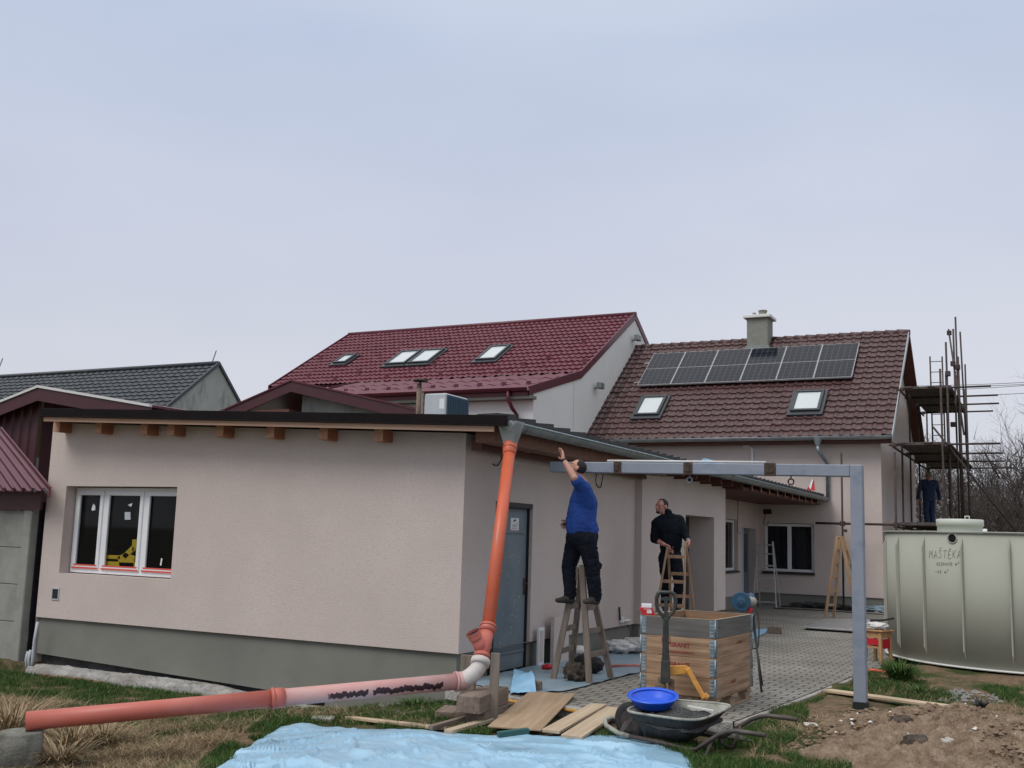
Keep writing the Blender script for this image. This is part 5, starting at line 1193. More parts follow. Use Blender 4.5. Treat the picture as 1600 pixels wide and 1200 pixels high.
for s in (-1, 1):
    b = MB(); b.tube([(.12,s*.22,zf+.06), (.45,s*.23,.085), (.72,s*.25,.07), (.80,s*.26,.085), (.92,s*.28,.17), (1.04,s*.29,.25), (1.12,s*.30,.285), (1.20,s*.305,.30), (1.46,s*.31,.30)], .019, 10)
    b.build('handle', M['barrow_tube'], WB, world=False)
    b = MB(); b.tube([(.74,s*.25,.075), (.78,s*.255,.0), (.88,s*.255,.0), (.95,s*.27,.19)], .016, 8); b.build('leg', M['barrow_tube'], WB, world=False)
    b = MB(); b.bar((0,s*.07,.167),(.02,s*.21,.10),.03,.03); b.bar((.02,s*.20,.11),(.16,s*.19,.28),.03,.012,up=(0,1,0)); b.build('wheel_bracket', M['barrow_tube'], WB, world=False)
# tray: deep pan, nose low, rim rising a little to the back
def tray_ring(t, inset=0):
    """t 0 = floor, 1 = rim"""
    xf = .22+(-.13)*t; xb = .66+(.22)*t; wf = .21+.09*t; wbk = .19+.17*t; z = .14+t*(.0)
    out = []; zb0 = .105
    for i in range(36):
        th_ = 2*math.pi*i/36; c_, s_ = math.cos(th_), math.sin(th_)
        e_ = .42
        cx_ = math.copysign(abs(c_)**e_, c_); sy_ = math.copysign(abs(s_)**e_, s_)
        x = (xf+xb)/2+(xb-xf)/2*cx_*(1-inset); wd = wf+(wbk-wf)*((x-xf)/(xb-xf))
        out.append((x, wd*sy_*(1-inset), zb0+t*(.215+.03*(x-.1))))
    return out
q = MB(); rings = [tray_ring(t) for t in (0, .35, .7, 1.0)]; n = 36
V = [p for r in rings for p in r]; q.add(V, [(i*n+j, i*n+(j+1) % n, (i+1)*n+(j+1) % n, (i+1)*n+j) for i in range(3) for j in range(n)]+[tuple(range(n))[::-1]], 0, True)
rin = [tray_ring(t, .015) for t in (1.0, .7, .35, 0.03)]; V = [p for r in rin for p in r]
q.add(V, [(i*n+j, i*n+(j+1) % n, (i+1)*n+(j+1) % n, (i+1)*n+j) for i in range(3) for j in range(n)]+[tuple(range(3*n, 4*n))], 1, True)
rim = tray_ring(1.0); q.tube(rim+[rim[0]], .011, 6, mi=1)
q.build('tray', [M['barrow_out'], M['barrow_in']], WB, world=False, recalc=False)
# grit heaped in the tray (rests inside: its own thing)
V = []; F = []; NR, NT = 14, 40
for i in range(NR+1):
    r = i/NR
    for j in range(NT):
        th_ = 2*math.pi*j/NT; ring = tray_ring(.78, .03); q_ = ring[int(j*36/NT) % 36]; cx_ = .48
        x = cx_+(q_[0]-cx_)*r; y = q_[1]*r
        V.append((x, y, .262+.05*(1-r*r)+.03*lump(x*9, y*9, 4)+.016*lump(x*30, y*30, 1)-.03*r))
for i in range(NR):
    for j in range(NT): F.append((i*NT+j, i*NT+(j+1) % NT, (i+1)*NT+(j+1) % NT, (i+1)*NT+j))
gr_ = np_mesh('grit_load', V, F, M['gravel']); gr_.location = wl; gr_.rotation_euler = WB.rotation_euler; tag(gr_, 'dark asphalt grit heaped in the wheelbarrow tray', 'grit', kind='stuff')
def WBP(x, y, z): return wl+WB.rotation_euler.to_matrix() @ Vector((x, y, z))
b = MB(); b.bar(WBP(.50, .16, .325), WBP(.76, .15, .318), .025, .012); tag(b.build('lath', M['insul']), 'thin white lath lying on the grit in the wheelbarrow', 'lath')
BS = thing('basin', 'bright blue plastic basin resting on the front of the wheelbarrow', 'basin', WBP(.20, .06, .312)); BS.rotation_euler = (R_(9), R_(2), 0)
b = MB(); b.lathe([(.0,.012),(.13,.012),(.165,.03),(.205,.085),(.222,.092),(.224,.08),(.21,.07),(.17,.01),(.13,-.015),(0,-.015)], n=40); b.build('bowl', M['bluebasin'], BS, world=False)
b = MB(); b.lathe([(.195,.088),(.203,.094),(.226,.099),(.231,.088)], n=40); b.build('rim', M['bluebasin'], BS, world=False)
o = None
sv = GG(1150, 1160); b = MB(); V = []
for t in np.linspace(0, 1, 8):
    wd = .10*(1-t**3); 
    for s in (-1, -.4, .4, 1): V.append(Vector((t*.30, s*wd, .03+.02*abs(s)-.02*t)))
F = [(i*4+j, i*4+j+1, (i+1)*4+j+1, (i+1)*4+j) for i in range(7) for j in range(3)]
b.add(V, F, 0, True); b.tube([(.0,0,.035), (-.15,0,.05), (-.5,.0,.06)], .017, 8)
o = b.build('shovel', M['barrow_tube'], None, recalc=False); o.location = sv-hb*.12+Vector((0,0,.01)); o.rotation_euler = (0, 0, math.atan2(hb.y, hb.x)-.1); tag(o, 'rusty shovel lying in the grass behind the wheelbarrow leg', 'shovel')

# ================================================================ cut-off machine on its stand behind the crate
SW = thing('chop_saw', 'blue cut-off machine on a thin black leg stand behind the crate', 'saw', (-3.45, 13.1, 0))
dz_ = PY(1158, 940, 13.1); rt_ = PY(1172, 955, 13.1)
rv = Vector((.891,.454,0)); bk = Vector((-.454,.891,0))
c = dz_
b = MB(); b.lathe([(0,.05),(.03,.05),(.035,.042),(.06,.036),(.062,.024),(.112,.022),(.118,.016),(.118,-.035),(0,-.035)], c, (-bk-rv*.25), 30, smooth=False); b.build('guard', M['sawblue'], SW)
b = MB(); b.lathe([(0,0),(.055,0),(.06,.05),(.06,.13),(.045,.16),(0,.16)], c+bk*.02+rv*.06, (bk*.6+rv*.8), 16); b.build('motor', M['sawgrey'], SW)
b = MB(); b.lathe([(0,0),(.07,0),(.075,.04),(.05,.07),(0,.07)], c+rv*.12+bk*.12+Vector((0,0,.03)), (rv*.8+bk*.6), 16); b.build('motor_cover', M['sawblue'], SW)
b = MB(); pz_ = c.z-.15; b.bar(c-rv*.06+Vector((0,0,-.15)), c+rv*.16+Vector((0,0,-.15)), .2, .03); b.bar(c+rv*.03+Vector((0,0,-.14)), c+rv*.04+Vector((0,0,-.03)), .06, .05); b.build('table', M['barrow_tube'], SW, bevel=.004)
b = MB(); b.bar(c+rv*.10+Vector((0,0,-.13)), c+rv*.12+Vector((0,0,-.07)), .04, .05); b.build('switch', M['red'], SW, bevel=.006)
tpt = c+rv*.15+Vector((0,0,-.15))
for k, f in enumerate((G(1190, 1082), G(1190, 1082)+Vector((-.33,-.15,0)), G(1190,1082)+Vector((-.15,.65,0)), G(1190,1082)+Vector((-.48,.5,0)))):
    tp = tpt+(Vector((-.2,-.09,0)) if k in (1,3) else Vector((0,0,0)))+(Vector((-.04,.08,0)) if k > 1 else Vector((0,0,0)))
    b = MB(); b.tube([tp, f], .013, 7); b.build('leg', M['black'], SW)
f = G(1190, 1082); b = MB(); m_ = tpt.lerp(f, .45); b.tube([m_, m_+Vector((-.28,-.12,0))], .009, 6); b.build('cross_bar', M['black'], SW)
b = MB(); b.tube([c+rv*.16+Vector((0,0,-.04)), tpt+rv*.06+Vector((0,0,0)), tpt.lerp(f,.2)+rv*.05, tpt.lerp(f,.42)+rv*.02, tpt.lerp(f,.46)], .01, 7); b.build('power_cord', M['cable'], SW)

# ================================================================ ladders
def aframe(name, lab, A, B, C, D, tops, rung_z, m, wr=.065, dr=.028, group=None, back_rungs=None, spike=0, rung_h=.055):
    """A-frame ladder: feet A,B of the first flight, C,D of the second; tops: (ta, tb, tc, td)"""
    A, B, C, D = map(Vector, (A, B, C, D)); ta, tb, tc, td = map(Vector, tops)
    base = (A+B+C+D)/4; t = thing(name, lab, 'ladder', (base.x, base.y, min(A.z, C.z)), 0, group)
    for (f, tp, o1) in ((A, ta, B), (B, tb, A), (C, tc, D), (D, td, C)):
        q = MB(); q.bar(f, tp, dr, wr, up=(f-o1).cross(Vector((0,0,1))).normalized()); q.build('rail', m, t, bevel=.004)
    def lerpz(f, tp, z): k = (z-f.z)/(tp.z-f.z); return f.lerp(tp, k)
    for fl, (f1, t1, f2, t2) in enumerate(((A, ta, B, tb), (C, tc, D, td))):
        for z in (rung_z if fl == 0 else (back_rungs if back_rungs is not None else rung_z)):
            p = lerpz(f1, t1, z); q_ = lerpz(f2, t2, z); q = MB(); q.bar(p, q_, dr*.8, rung_h, up=(0,0,1)); q.build('rung', m, t, bevel=.003)
    q = MB(); q.tube([ta.lerp(tc, -.1)-Vector((0,0,.05)), ta.lerp(tc, 1.1)-Vector((0,0,.05))], .012, 6); q.tube([tb.lerp(td, -.1)-Vector((0,0,.05)), tb.lerp(td, 1.1)-Vector((0,0,.05))], .012, 6); q.build('hinge', M['rust'], t)
    return t
# ladder 1: flights A-C (left) and B-D (right), meeting under the man
fA, fB, fC, fD = G(864, 1062), G(921, 1070), G(892, 1050), G(955, 1062)
TA = PY(901, 886, 12.0); TB = PY(909, 883, 11.98); TC = PY(910, 884, 12.22); TD = PY(918, 886, 12.2)
L1 = aframe('stepladder', 'old grey wooden stepladder carrying the man in the blue shirt', fA, fC, fB, fD, (TA, TC, TB, TD), (.33, .60, .87), M['oldwood_z'], wr=.075, dr=.035, group='stepladders', rung_h=.065)
# ladder 2: the man in black holds it
Y2 = 15.65
a = PY(1026, 952, Y2-.25); a0 = a.lerp(PY(1041, 853, Y2), -(a.z/(PY(1041, 853, Y2).z-a.z))) 
t1 = PY(1043, 855, Y2); t2 = PY(1071, 848, Y2)
def ground_from(tp, q): k = tp.z/(tp.z-q.z); return tp.lerp(q, k)
fa = ground_from(t1, PY(1027, 945, Y2-.22)); fb = ground_from(t2, PY(1069, 945, Y2-.16)); 
fc = ground_from(t1, PY(1048, 945, Y2+.25)); fd = ground_from(t2, PY(1083, 945, Y2+.28))
L2 = aframe('stepladder', 'amber wooden stepladder held by the man in the black jacket', fa, fb, fc, fd, (t1, t2, t1+Vector((-.01,.05,0)), t2+Vector((-.01,.05,.0))), (.22, .48, .74, 1.09, 1.46), M['ladderwood'], wr=.05, dr=.03, group='stepladders', back_rungs=(.3, .58, .86, 1.2), rung_h=.05)
# ladder 3: thin grey metal ladder by the house window
fa = G(1187, 953); fa.y = 29.0; fa = Vector((PY(1176, 952, 28.7).x, 28.7, 0)); t1 = PY(1184, 849, 29.2); t2 = PY(1207, 846, 29.2)
fb = Vector((PY(1213, 955, 28.7).x, 28.7, 0)); fc = Vector((PY(1187, 952, 29.7).x, 29.7, 0)); fd = Vector((PY(1219, 955, 29.7).x, 29.7, 0))
L3 = aframe('stepladder', 'thin grey metal stepladder before the house window', fa, fb, fc, fd, (t1, t2, t1+Vector((0,.05,0)), t2+Vector((0,.05,0))), (.15, .44, .78, 1.1, 1.42, 1.66), M['alu'], wr=.045, dr=.028, group='stepladders', back_rungs=(.44, 1.1), rung_h=.035)
# ladder 4: honey coloured ladder seen from the side
Y4 = 26.0; f1 = G(1289, 966); f1 = Vector((f1.x, Y4, 0)); tp = PY(1311, 838, Y4); f2 = Vector((PY(1339, 960, Y4).x+.02, Y4, 0)); dyv = Vector((.12, .45, 0))
L4 = aframe('stepladder', 'tall honey coloured wooden stepladder standing before the house facade', f1, f1+dyv, f2, f2+dyv, (tp+Vector((-.04,0,0)), tp+Vector((-.04,.30,0)), tp+Vector((.04,0,0)), tp+Vector((.04,.30,0))), (.3, .62, .95, 1.28, 1.6), M['ladderwood2'], wr=.065, dr=.035, group='stepladders')

# yellow thing inside the annex window
b = MB(); yy = YF+.205
def yb(pts_, t=.03): q_ = [PY(x, y, yy) for x, y in pts_]; b.prism(q_, (0, t, 0))
yb([(161,845),(165,846),(164,887),(160,886)]); yb([(164,867),(188,868),(188,874),(164,873)]); yb([(164,877),(212,879),(211,888),(163,886)]); yb([(206,843),(214,843),(212,860),(206,862)])
yb([(206,852),(211,858),(196,874),(190,868)], .025); yb([(183,870),(196,863),(210,870),(209,888),(187,888)], .05)
tag(b.build('yellow_carrier', M['yellow2'], bevel=.006), 'yellow plastic carrier standing behind the annex window pane', 'carrier')
# ================================================================ people
RV = Vector((.891, .454, 0)); BV = Vector((-.454, .891, 0)); ZV = Vector((0, 0, 1))
_ico = None
def ico_points():
    global _ico
    if _ico is None:
        bm = bmesh.new(); bmesh.ops.create_icosphere(bm, subdivisions=2, radius=1); _ico = [v_.co.copy() for v_ in bm.verts]; bm.free()
    return _ico
def hull_add(bm, pts_r):
    """convex hull round a few spheres = one tapered limb piece"""
    for c, r in pts_r:
        for q in ico_points(): bm.verts.new(Vector(c)+q*r)
    bm.verts.ensure_lookup_table()
    bmesh.ops.convex_hull(bm, input=bm.verts[:])
    loose = [v_ for v_ in bm.verts if not v_.link_faces]
    bmesh.ops.delete(bm, geom=loose, context='VERTS')
    bmesh.ops.recalc_face_normals(bm, faces=bm.faces[:])
def ell_add(bm, c, rad, rot=None, sub=3):
    k = bmesh.ops.create_icosphere(bm, subdivisions=sub, radius=1)
    Mx = (rot.to_3x3() if rot is not None else Matrix.Identity(3))
    for v_ in k['verts']: v_.co = Vector(c)+Mx @ Vector((v_.co.x*rad[0], v_.co.y*rad[1], v_.co.z*rad[2]))
def flesh(name, parts, m, parent, vox=.008, smooth=2, wrinkle=0, wscale=8, cut=None):
    """one continuous skin grown over overlapping pieces"""
    tmp = bpy.data.meshes.new('tmp'); allb = bmesh.new()
    for p in parts:
        bm = bmesh.new()
        if p[0] == 'c': hull_add(bm, p[1])
        else: ell_add(bm, p[1], p[2], p[3] if len(p) > 3 else None)
        t2 = bpy.data.meshes.new('t2'); bm.to_mesh(t2); bm.free(); allb.from_mesh(t2); bpy.data.meshes.remove(t2)
    allb.to_mesh(tmp); allb.free()
    o = bpy.data.objects.new('tmp', tmp); COL.objects.link(o)
    r = o.modifiers.new('r', 'REMESH'); r.mode = 'VOXEL'; r.voxel_size = vox
    if smooth: s = o.modifiers.new('s', 'SMOOTH'); s.iterations = smooth; s.factor = .5
    dg = bpy.context.evaluated_depsgraph_get(); dg.update()
    me = bpy.data.meshes.new_from_object(o.evaluated_get(dg)); bpy.data.objects.remove(o); bpy.data.meshes.remove(tmp)
    me.name = name; me.materials.clear(); me.materials.append(m)
    if wrinkle:
        me.update()
        for v_ in me.vertices:
            n_ = noise.fractal(Vector((v_.co.x*wscale, v_.co.y*wscale, v_.co.z*wscale*1.6)), 1, 2, 3); ridge = 1-abs(n_)*2
            v_.co = v_.co+v_.normal*(wrinkle*ridge)
    Mi = world_inv(parent); me.transform(Mi)
    me.polygons.foreach_set('use_smooth', [True]*len(me.polygons)); me.update()
    o = bpy.data.objects.new(name, me); COL.objects.link(o); o.parent = parent; return o
def basis(fwd, up):
    f = Vector(fwd).normalized(); r = f.cross(Vector(up)).normalized(); u = r.cross(f); return Matrix((r, f, u)).transposed(), r, f, u
def head_parts(c, fwd, up, s=1.0):
    """c: centre of the skull; local x right, y forward, z up"""
    B, r, f, u = basis(fwd, up)
    P = lambda x, y, z: Vector(c)+(r*x+f*y+u*z)*s
    S = lambda *a: tuple(q*s for q in a)
    ps = [('e', P(0,-.012,.022), S(.076,.096,.088), B), ('e', P(0,.022,-.035), S(.062,.072,.078), B), ('e', P(0,.045,-.082), S(.040,.042,.034), B),
          ('e', P(0,.068,.022), S(.058,.025,.022), B), ('c', [(P(0,.088,.010), .010*s), (P(0,.108,-.028), .015*s), (P(0,.092,-.034), .014*s)]),
          ('e', P(.014,.096,-.032), S(.010,.012,.009), B), ('e', P(-.014,.096,-.032), S(.010,.012,.009), B),
          ('e', P(0,.088,-.058), S(.026,.012,.008), B), ('e', P(0,.086,-.071), S(.022,.013,.008), B),
          ('e', P(.036,.066,-.018), S(.024,.022,.022), B), ('e', P(-.036,.066,-.018), S(.024,.022,.022), B),
          ('e', P(.077,-.012,-.008), S(.010,.022,.033), B), ('e', P(-.077,-.012,-.008), S(.010,.022,.033), B)]
    return ps, P, B
def hand_parts(wrist, d, pn, curl=.5, s=1.0, thumb=1):
    """wrist point, finger direction, palm normal (the side the fingers curl to)"""
    d = Vector(d).normalized(); pn = (Vector(pn)-d*Vector(pn).dot(d)).normalized(); sd = d.cross(pn)*thumb
    w_ = Vector(wrist); ps = [('c', [(w_, .026*s), (w_+d*.035*s+sd*.024*s, .016*s), (w_+d*.085*s+sd*.032*s, .013*s), (w_+d*.085*s-sd*.030*s, .012*s), (w_+d*.03*s-sd*.02*s, .016*s)])]
    for i, (o, L, r) in enumerate(((.031, .078, .0095), (.0105, .088, .0100), (-.0105, .082, .0095), (-.030, .062, .0085))):
        k = w_+d*.083*s+sd*o*s; a1 = curl*.7; a2 = curl*1.5
        m1 = k+(d*math.cos(a1)+pn*math.sin(a1))*L*.5*s; m2 = m1+(d*math.cos(a2)+pn*math.sin(a2))*L*.5*s
        ps += [('c', [(k, r*1.08*s), (m1, r*s)]), ('c', [(m1, r*s), (m2, r*.85*s)])]
    t0 = w_+d*.025*s+sd*.026*s; t1 = t0+(d*.55+sd*.7+pn*.35).normalized()*.045*s; t2 = t1+(d*.8+sd*.25+pn*.45).normalized()*.034*s
    ps += [('c', [(t0, .015*s), (t1, .0115*s)]), ('c', [(t1, .0115*s), (t2, .0095*s)])]
    return ps
def hair_cap(name, P, B, m, par, s=1.0, low=-.01, front=.05, thick=.009, seed=1):
    """hair hugging the skull: top, back and sides"""
    bm = bmesh.new(); bmesh.ops.create_icosphere(bm, subdivisions=4, radius=1)
    for v_ in bm.verts:
        q = v_.co.copy(); n_ = 1+.05*noise.noise(q*6+Vector((seed,0,0)))
        v_.co = Vector((q.x*(.076+thick)*n_, -.012+q.y*(.096+thick)*n_, .022+q.z*(.088+thick)*n_))
    kill = [v_ for v_ in bm.verts if (v_.co.y > front-.25*max(0, .075-v_.co.z) and v_.co.z < .088) or v_.co.z < low-.55*(max(0, .0-v_.co.y))]
    bmesh.ops.delete(bm, geom=kill, context='VERTS')
    for f in bm.faces: f.smooth = True
    me = bpy.data.meshes.new(name); 
    for v_ in bm.verts: v_.co = P(*v_.co)
    bm.to_mesh(me); bm.free(); me.transform(world_inv(par)); me.materials.append(m)
    o = bpy.data.objects.new(name, me); COL.objects.link(o); o.parent = par
    so_ = o.modifiers.new('s', 'SOLIDIFY'); so_.thickness = .012; so_.offset = -1
    return o
def eyes(P, par, s=1.0):
    for sx in (-1, 1):
        b = MB(); c = P(sx*.031, .079, .0); 
        b.lathe([(0,-.009),(.006,-.006),(.009,0),(.006,.006),(0,.009)], c, n=10); b.build('eye', M['black'], par)

# ---------------------------------------------------------------- man in the blue T-shirt on the front ladder
O1 = Vector((-5.16, 11.92, 0))
def A1(r, b_, z): return O1+RV*r+BV*b_+ZV*z
pL = PY(890, 944, 11.98); pR = PY(931, 942, 11.9)
MAN = thing('person', 'man in royal blue t-shirt standing on the front stepladder reaching up to the eave', 'person', (O1.x, O1.y, .89))
SC = .985
rx = lambda px: (px-908+10)/128.0
hz = lambda py_: PY(908, py_, 11.92).z
hd = A1(rx(899), -.10, hz(732)); fwd = (-RV*.80+BV*.18+ZV*.48).normalized(); upv = (ZV*.9+RV*.42).normalized()
hp_, HP, HB_ = head_parts(hd, fwd, upv, 1.0)
nk0 = A1(rx(911), -.06, hz(757)); shN = A1(rx(909), -.20, hz(764)); shF = A1(rx(909), .14, hz(762))
elN = A1(rx(893), -.34, hz(749)); wrN = A1(rx(876), -.24, hz(720))
elF = A1(rx(905), .26, hz(792)); wrF = A1(rx(890), .20, hz(816))
chest = A1(rx(909), -.03, hz(785)); belly = A1(rx(907), -.03, hz(815)); pel = A1(rx(909), -.02, hz(838))
hL = A1(rx(901), .09, hz(845)); hR = A1(rx(916), -.09, hz(845))
kL = A1(rx(891), .10, hz(886)); kR = A1(rx(925), -.10, hz(884))
aL = A1(rx(894), .07, .90+.10); aR = A1(rx(931), -.07, .905+.10)
tL = aL+Vector((0,0,-.06))-RV*.13-BV*.06; tR = aR+Vector((0,0,-.06))-RV*.10-BV*.10
ps = list(hp_)
ps += [('c', [(hd-upv*.05-fwd*.02, .055), (nk0, .062)]), ('c', [(nk0, .06), (shN, .065)]), ('c', [(nk0, .06), (shF, .065)]), ('c', [(shN, .075), (shF, .075), (chest, .13)]), ('c', [(chest, .14), (belly, .14), (pel, .13)]),
       ('c', [(shN, .056), (elN, .047)]), ('c', [(elN, .045), (elN.lerp(wrN, .35), .045), (wrN, .027)]), ('c', [(shF, .056), (elF, .045)]), ('c', [(elF, .044), (wrF, .027)]),
       ('c', [(hL, .09), (kL, .06)]), ('c', [(kL, .058), (aL, .042)]), ('c', [(hR, .09), (kR, .06)]), ('c', [(kR, .058), (aR, .042)])]
ps += hand_parts(wrN, (PY(877, 697, 11.72)-wrN), -BV*.2-RV, .35, 1.0, thumb=-1) + hand_parts(wrF, -RV*.7-ZV*.5-BV*.3, -BV, .8, 1.0, thumb=1)
flesh('body', ps, M['skin'], MAN, .0065, 1)
hair_cap('hair', HP, HB_, M['hair'], MAN, low=-.03, front=.03, thick=.003)
eyes(HP, MAN)
slN = shN.lerp(elN, .72); slF = shF.lerp(elF, .75)
hem = hz(833)
ps = [('c', [(shN+ZV*.0, .088), (shF, .088)]), ('c', [(shN, .09), (shF, .09), (chest-RV*.01, .150), (chest+RV*.035-BV*.03, .145), (chest+RV*.03+BV*.04, .14)]),
      ('c', [(chest+RV*.035, .150), (chest-RV*.01, .150), (belly-RV*.045, .140), (belly+RV*.045, .142)]),
      ('c', [(belly-RV*.04, .143), (belly+RV*.05, .145), (A1(rx(901), -.03, hem+.06), .135), (A1(rx(918), -.03, hem+.05), .137), (A1(rx(901), -.03, hem+.14), .14)]),
      ('c', [(shN, .087), (slN, .074)]), ('c', [(shF, .087), (slF, .072)]), ('c', [(nk0-ZV*.03, .078), (shN, .07), (shF, .07)])]
flesh('t_shirt', ps, M['blue_shirt'], MAN, .010, 3, .005, 9)
ps = [('c', [(pel-RV*.05, .140), (pel+RV*.06, .143), (hL, .122), (hR, .125)]), ('c', [(hL, .122), (kL, .088)]), ('c', [(kL, .088), (aL+ZV*.03, .072)]), ('c', [(hR, .125), (kR, .090)]), ('c', [(kR, .090), (aR+ZV*.02, .078)]),
      ('c', [(aL+ZV*.03, .075), (aL-RV*.01, .068)]), ('c', [(aR+ZV*.03, .08), (aR, .074)]), ('c', [(kR+RV*.09+ZV*.02, .03), (kR+RV*.06-ZV*.05, .04)])]
flesh('trousers', ps, M['navy'], MAN, .010, 2, .008, 11)
b = MB(); c = PY(882, 818, 11.9); b.bar(c+ZV*.05+RV*.05, c-ZV*.05+RV*.05, .06, .04); b.bar(c+RV*.03+ZV*.01, c-RV*.02-ZV*.02, .03, .03); b.build('belt_tool', M['black'], MAN, bevel=.008)
for a_, t_ in ((aL, tL), (aR, tR)):
    ps = [('c', [(a_-ZV*.02, .052), (a_-ZV*.055+RV*.025, .040), (t_+ZV*.008, .032)]), ('c', [(t_+ZV*.008, .034), (t_-RV*.03+ZV*.008, .028)])]
    flesh('shoe', ps, M['shoe'], MAN, .008, 1)
b = MB(); d_ = (wrN-elN).normalized(); c = elN.lerp(wrN, .93); b.tube([c-d_*.012, c+d_*.012], .035, 14); b.build('wristband', M['black'], MAN)

# ---------------------------------------------------------------- man in the black jacket behind the second ladder
Y_2 = 15.98
O2 = PY(1048, 900, Y_2); O2.z = 0
sc2 = FL/((O2-ORI).dot(CF))
def A2(px, b_, py_): 
    p = PY(px, py_, Y_2); return p+BV*b_
M2 = thing('person', 'man in black jacket standing on the amber stepladder with both hands on it', 'person', (O2.x, O2.y, .58))
hd = A2(1034, 0, 791); fwd = (-RV*.80-BV*.58-ZV*.02).normalized(); upv = (ZV+RV*.10).normalized()
hp_, HP, HB_ = head_parts(hd, fwd, upv, 1.06)
nk0 = A2(1042, .02, 806); sR = A2(1025, -.08, 818); sL = A2(1063, .10, 813); ch2 = A2(1045, .0, 828); be2 = A2(1047, .0, 848); pe2 = A2(1048, .02, 866)
eR = A2(1020.5, -.12, 842); wR = A2(1034, -.24, 850.5); eL = A2(1071, .02, 836); wL = A2(1073.5, -.16, 846)
zf2 = .60
hL2 = A2(1055, .02, 872); hR2 = A2(1040, .02, 872); kL2 = A2(1060, -.02, 905); kR2 = A2(1040, -.02, 905)
aL2 = Vector((kL2.x, kL2.y, 0))+BV*.06+ZV*(zf2+.1); aR2 = Vector((kR2.x, kR2.y, 0))+BV*.06+ZV*(zf2+.1)
ps = list(hp_)+[('c', [(hd-upv*.05-fwd*.025, .06), (nk0, .066)]), ('c', [(sR, .07), (sL, .07), (ch2, .13)]), ('c', [(ch2, .14), (be2, .13), (pe2, .13)]),
    ('c', [(sR, .055), (eR, .045)]), ('c', [(eR, .045), (wR, .030)]), ('c', [(sL, .055), (eL, .045)]), ('c', [(eL, .045), (wL, .030)]),
    ('c', [(hL2, .09), (kL2, .06)]), ('c', [(kL2, .06), (aL2, .045)]), ('c', [(hR2, .09), (kR2, .06)]), ('c', [(kR2, .06), (aR2, .045)])]
ps += hand_parts(wR, RV*.9-BV*.2-ZV*.35, -ZV*1-BV*.3, .9, 1.02, thumb=1) + hand_parts(wL, -BV*.6-ZV*.7-RV*.1, -RV*.8+BV*.2, 1.0, 1.02, thumb=-1)
flesh('body', ps, M['skin_red'], M2, .0065, 1)
hair_cap('hair', HP, HB_, M['hair'], M2, s=1.06, low=.02, front=.035, thick=.002)
eyes(HP, M2)
b = MB()
ps = [('e', HP(0, .070, -.088), (.036, .034, .024), HB_), ('e', HP(0, .094, -.052), (.026, .012, .006), HB_)]
flesh('beard', ps, M['hair'], M2, .006, 1)
fR = eR.lerp(wR, .30); fL = eL.lerp(wL, .72)
ps = [('c', [(sR, .085), (sL, .085), (nk0-ZV*.03, .085)]), ('c', [(sR, .085), (sL, .085), (ch2-RV*.05, .145), (ch2+RV*.07, .145)]), ('c', [(ch2-RV*.05, .145), (ch2+RV*.07, .145), (be2-RV*.03, .14), (be2+RV*.04, .14)]), ('c', [(be2-RV*.03, .14), (be2+RV*.05, .14), (pe2+ZV*.07-RV*.03, .13), (pe2+ZV*.07+RV*.03, .13)]),
      ('c', [(sR, .080), (eR, .066)]), ('c', [(eR, .066), (fR, .052)]), ('c', [(sL, .080), (eL, .064)]), ('c', [(eL, .064), (fL, .045)]), ('c', [(nk0-ZV*.02, .078), (nk0+ZV*.045+RV*.01, .072)])]
flesh('jacket', ps, M['black_jacket'], M2, .010, 2, .007, 8)
ps = [('c', [(pe2-RV*.03, .128), (pe2+RV*.04, .128), (hL2, .112), (hR2, .112)]), ('c', [(hL2, .112), (kL2, .08)]), ('c', [(kL2, .08), (aL2, .065)]), ('c', [(hR2, .112), (kR2, .08)]), ('c', [(kR2, .08), (aR2, .065)])]
flesh('trousers', ps, M['navy'], M2, .012, 2, .007, 10)
for a_ in (aL2, aR2):
    t_ = a_-ZV*.05-BV*.14; flesh('shoe', [('c', [(a_-ZV*.02, .05), (a_-ZV*.055, .044), (t_, .035)])], M['shoe'], M2, .010, 1)
b = MB(); d_ = (wL-eL).normalized(); c = eL.lerp(wL, .86); b.tube([c-d_*.012, c+d_*.012], .040, 12); b.build('watch', M['galv'], M2)

# ---------------------------------------------------------------- man in blue overalls on the scaffold, seen from behind
Y_3 = 36.6
FZ = PY(1453, 823, Y_3); O3 = FZ.copy(); PLZ = FZ.z
M3 = thing('person', 'grey haired man in blue overalls standing on the scaffold with his back turned', 'person', O3)
def A3(r, b_, z): return O3+RV*r+BV*b_+ZV*z
hd = A3(.02, .06, 1.63); fwd = (BV*.95+RV*.1-ZV*.45).normalized(); hp_, HP, HB_ = head_parts(hd, fwd, (ZV+BV*.25).normalized(), 1.25)
sA, sB = A3(-.21, 0, 1.42), A3(.21, 0, 1.42); eA, eB = A3(-.31, .02, 1.12), A3(.31, .02, 1.12); wA, wB_ = A3(-.35, .06, .87), A3(.36, .06, .87)
hA, hB3 = A3(-.09, 0, .88), A3(.09, 0, .88); kA, kB = A3(-.10, .03, .48), A3(.09, .03, .48); aA, aB = A3(-.10, -.02, .09), A3(.09, -.02, .09)
ps = list(hp_)+[('c', [(hd-ZV*.05, .075), (A3(0, .0, 1.45), .085)]), ('c', [(sA, .07), (sB, .07), (A3(0,0,1.2), .13)]), ('c', [(A3(0,0,1.2), .14), (A3(0,0,.92), .14)]), ('c', [(sA, .055), (eA, .045)]), ('c', [(eA, .045), (wA, .03)]), ('c', [(sB, .055), (eB, .045)]), ('c', [(eB, .045), (wB_, .03)]),
    ('c', [(hA, .09), (kA, .06)]), ('c', [(kA, .06), (aA, .045)]), ('c', [(hB3, .09), (kB, .06)]), ('c', [(kB, .06), (aB, .045)])]
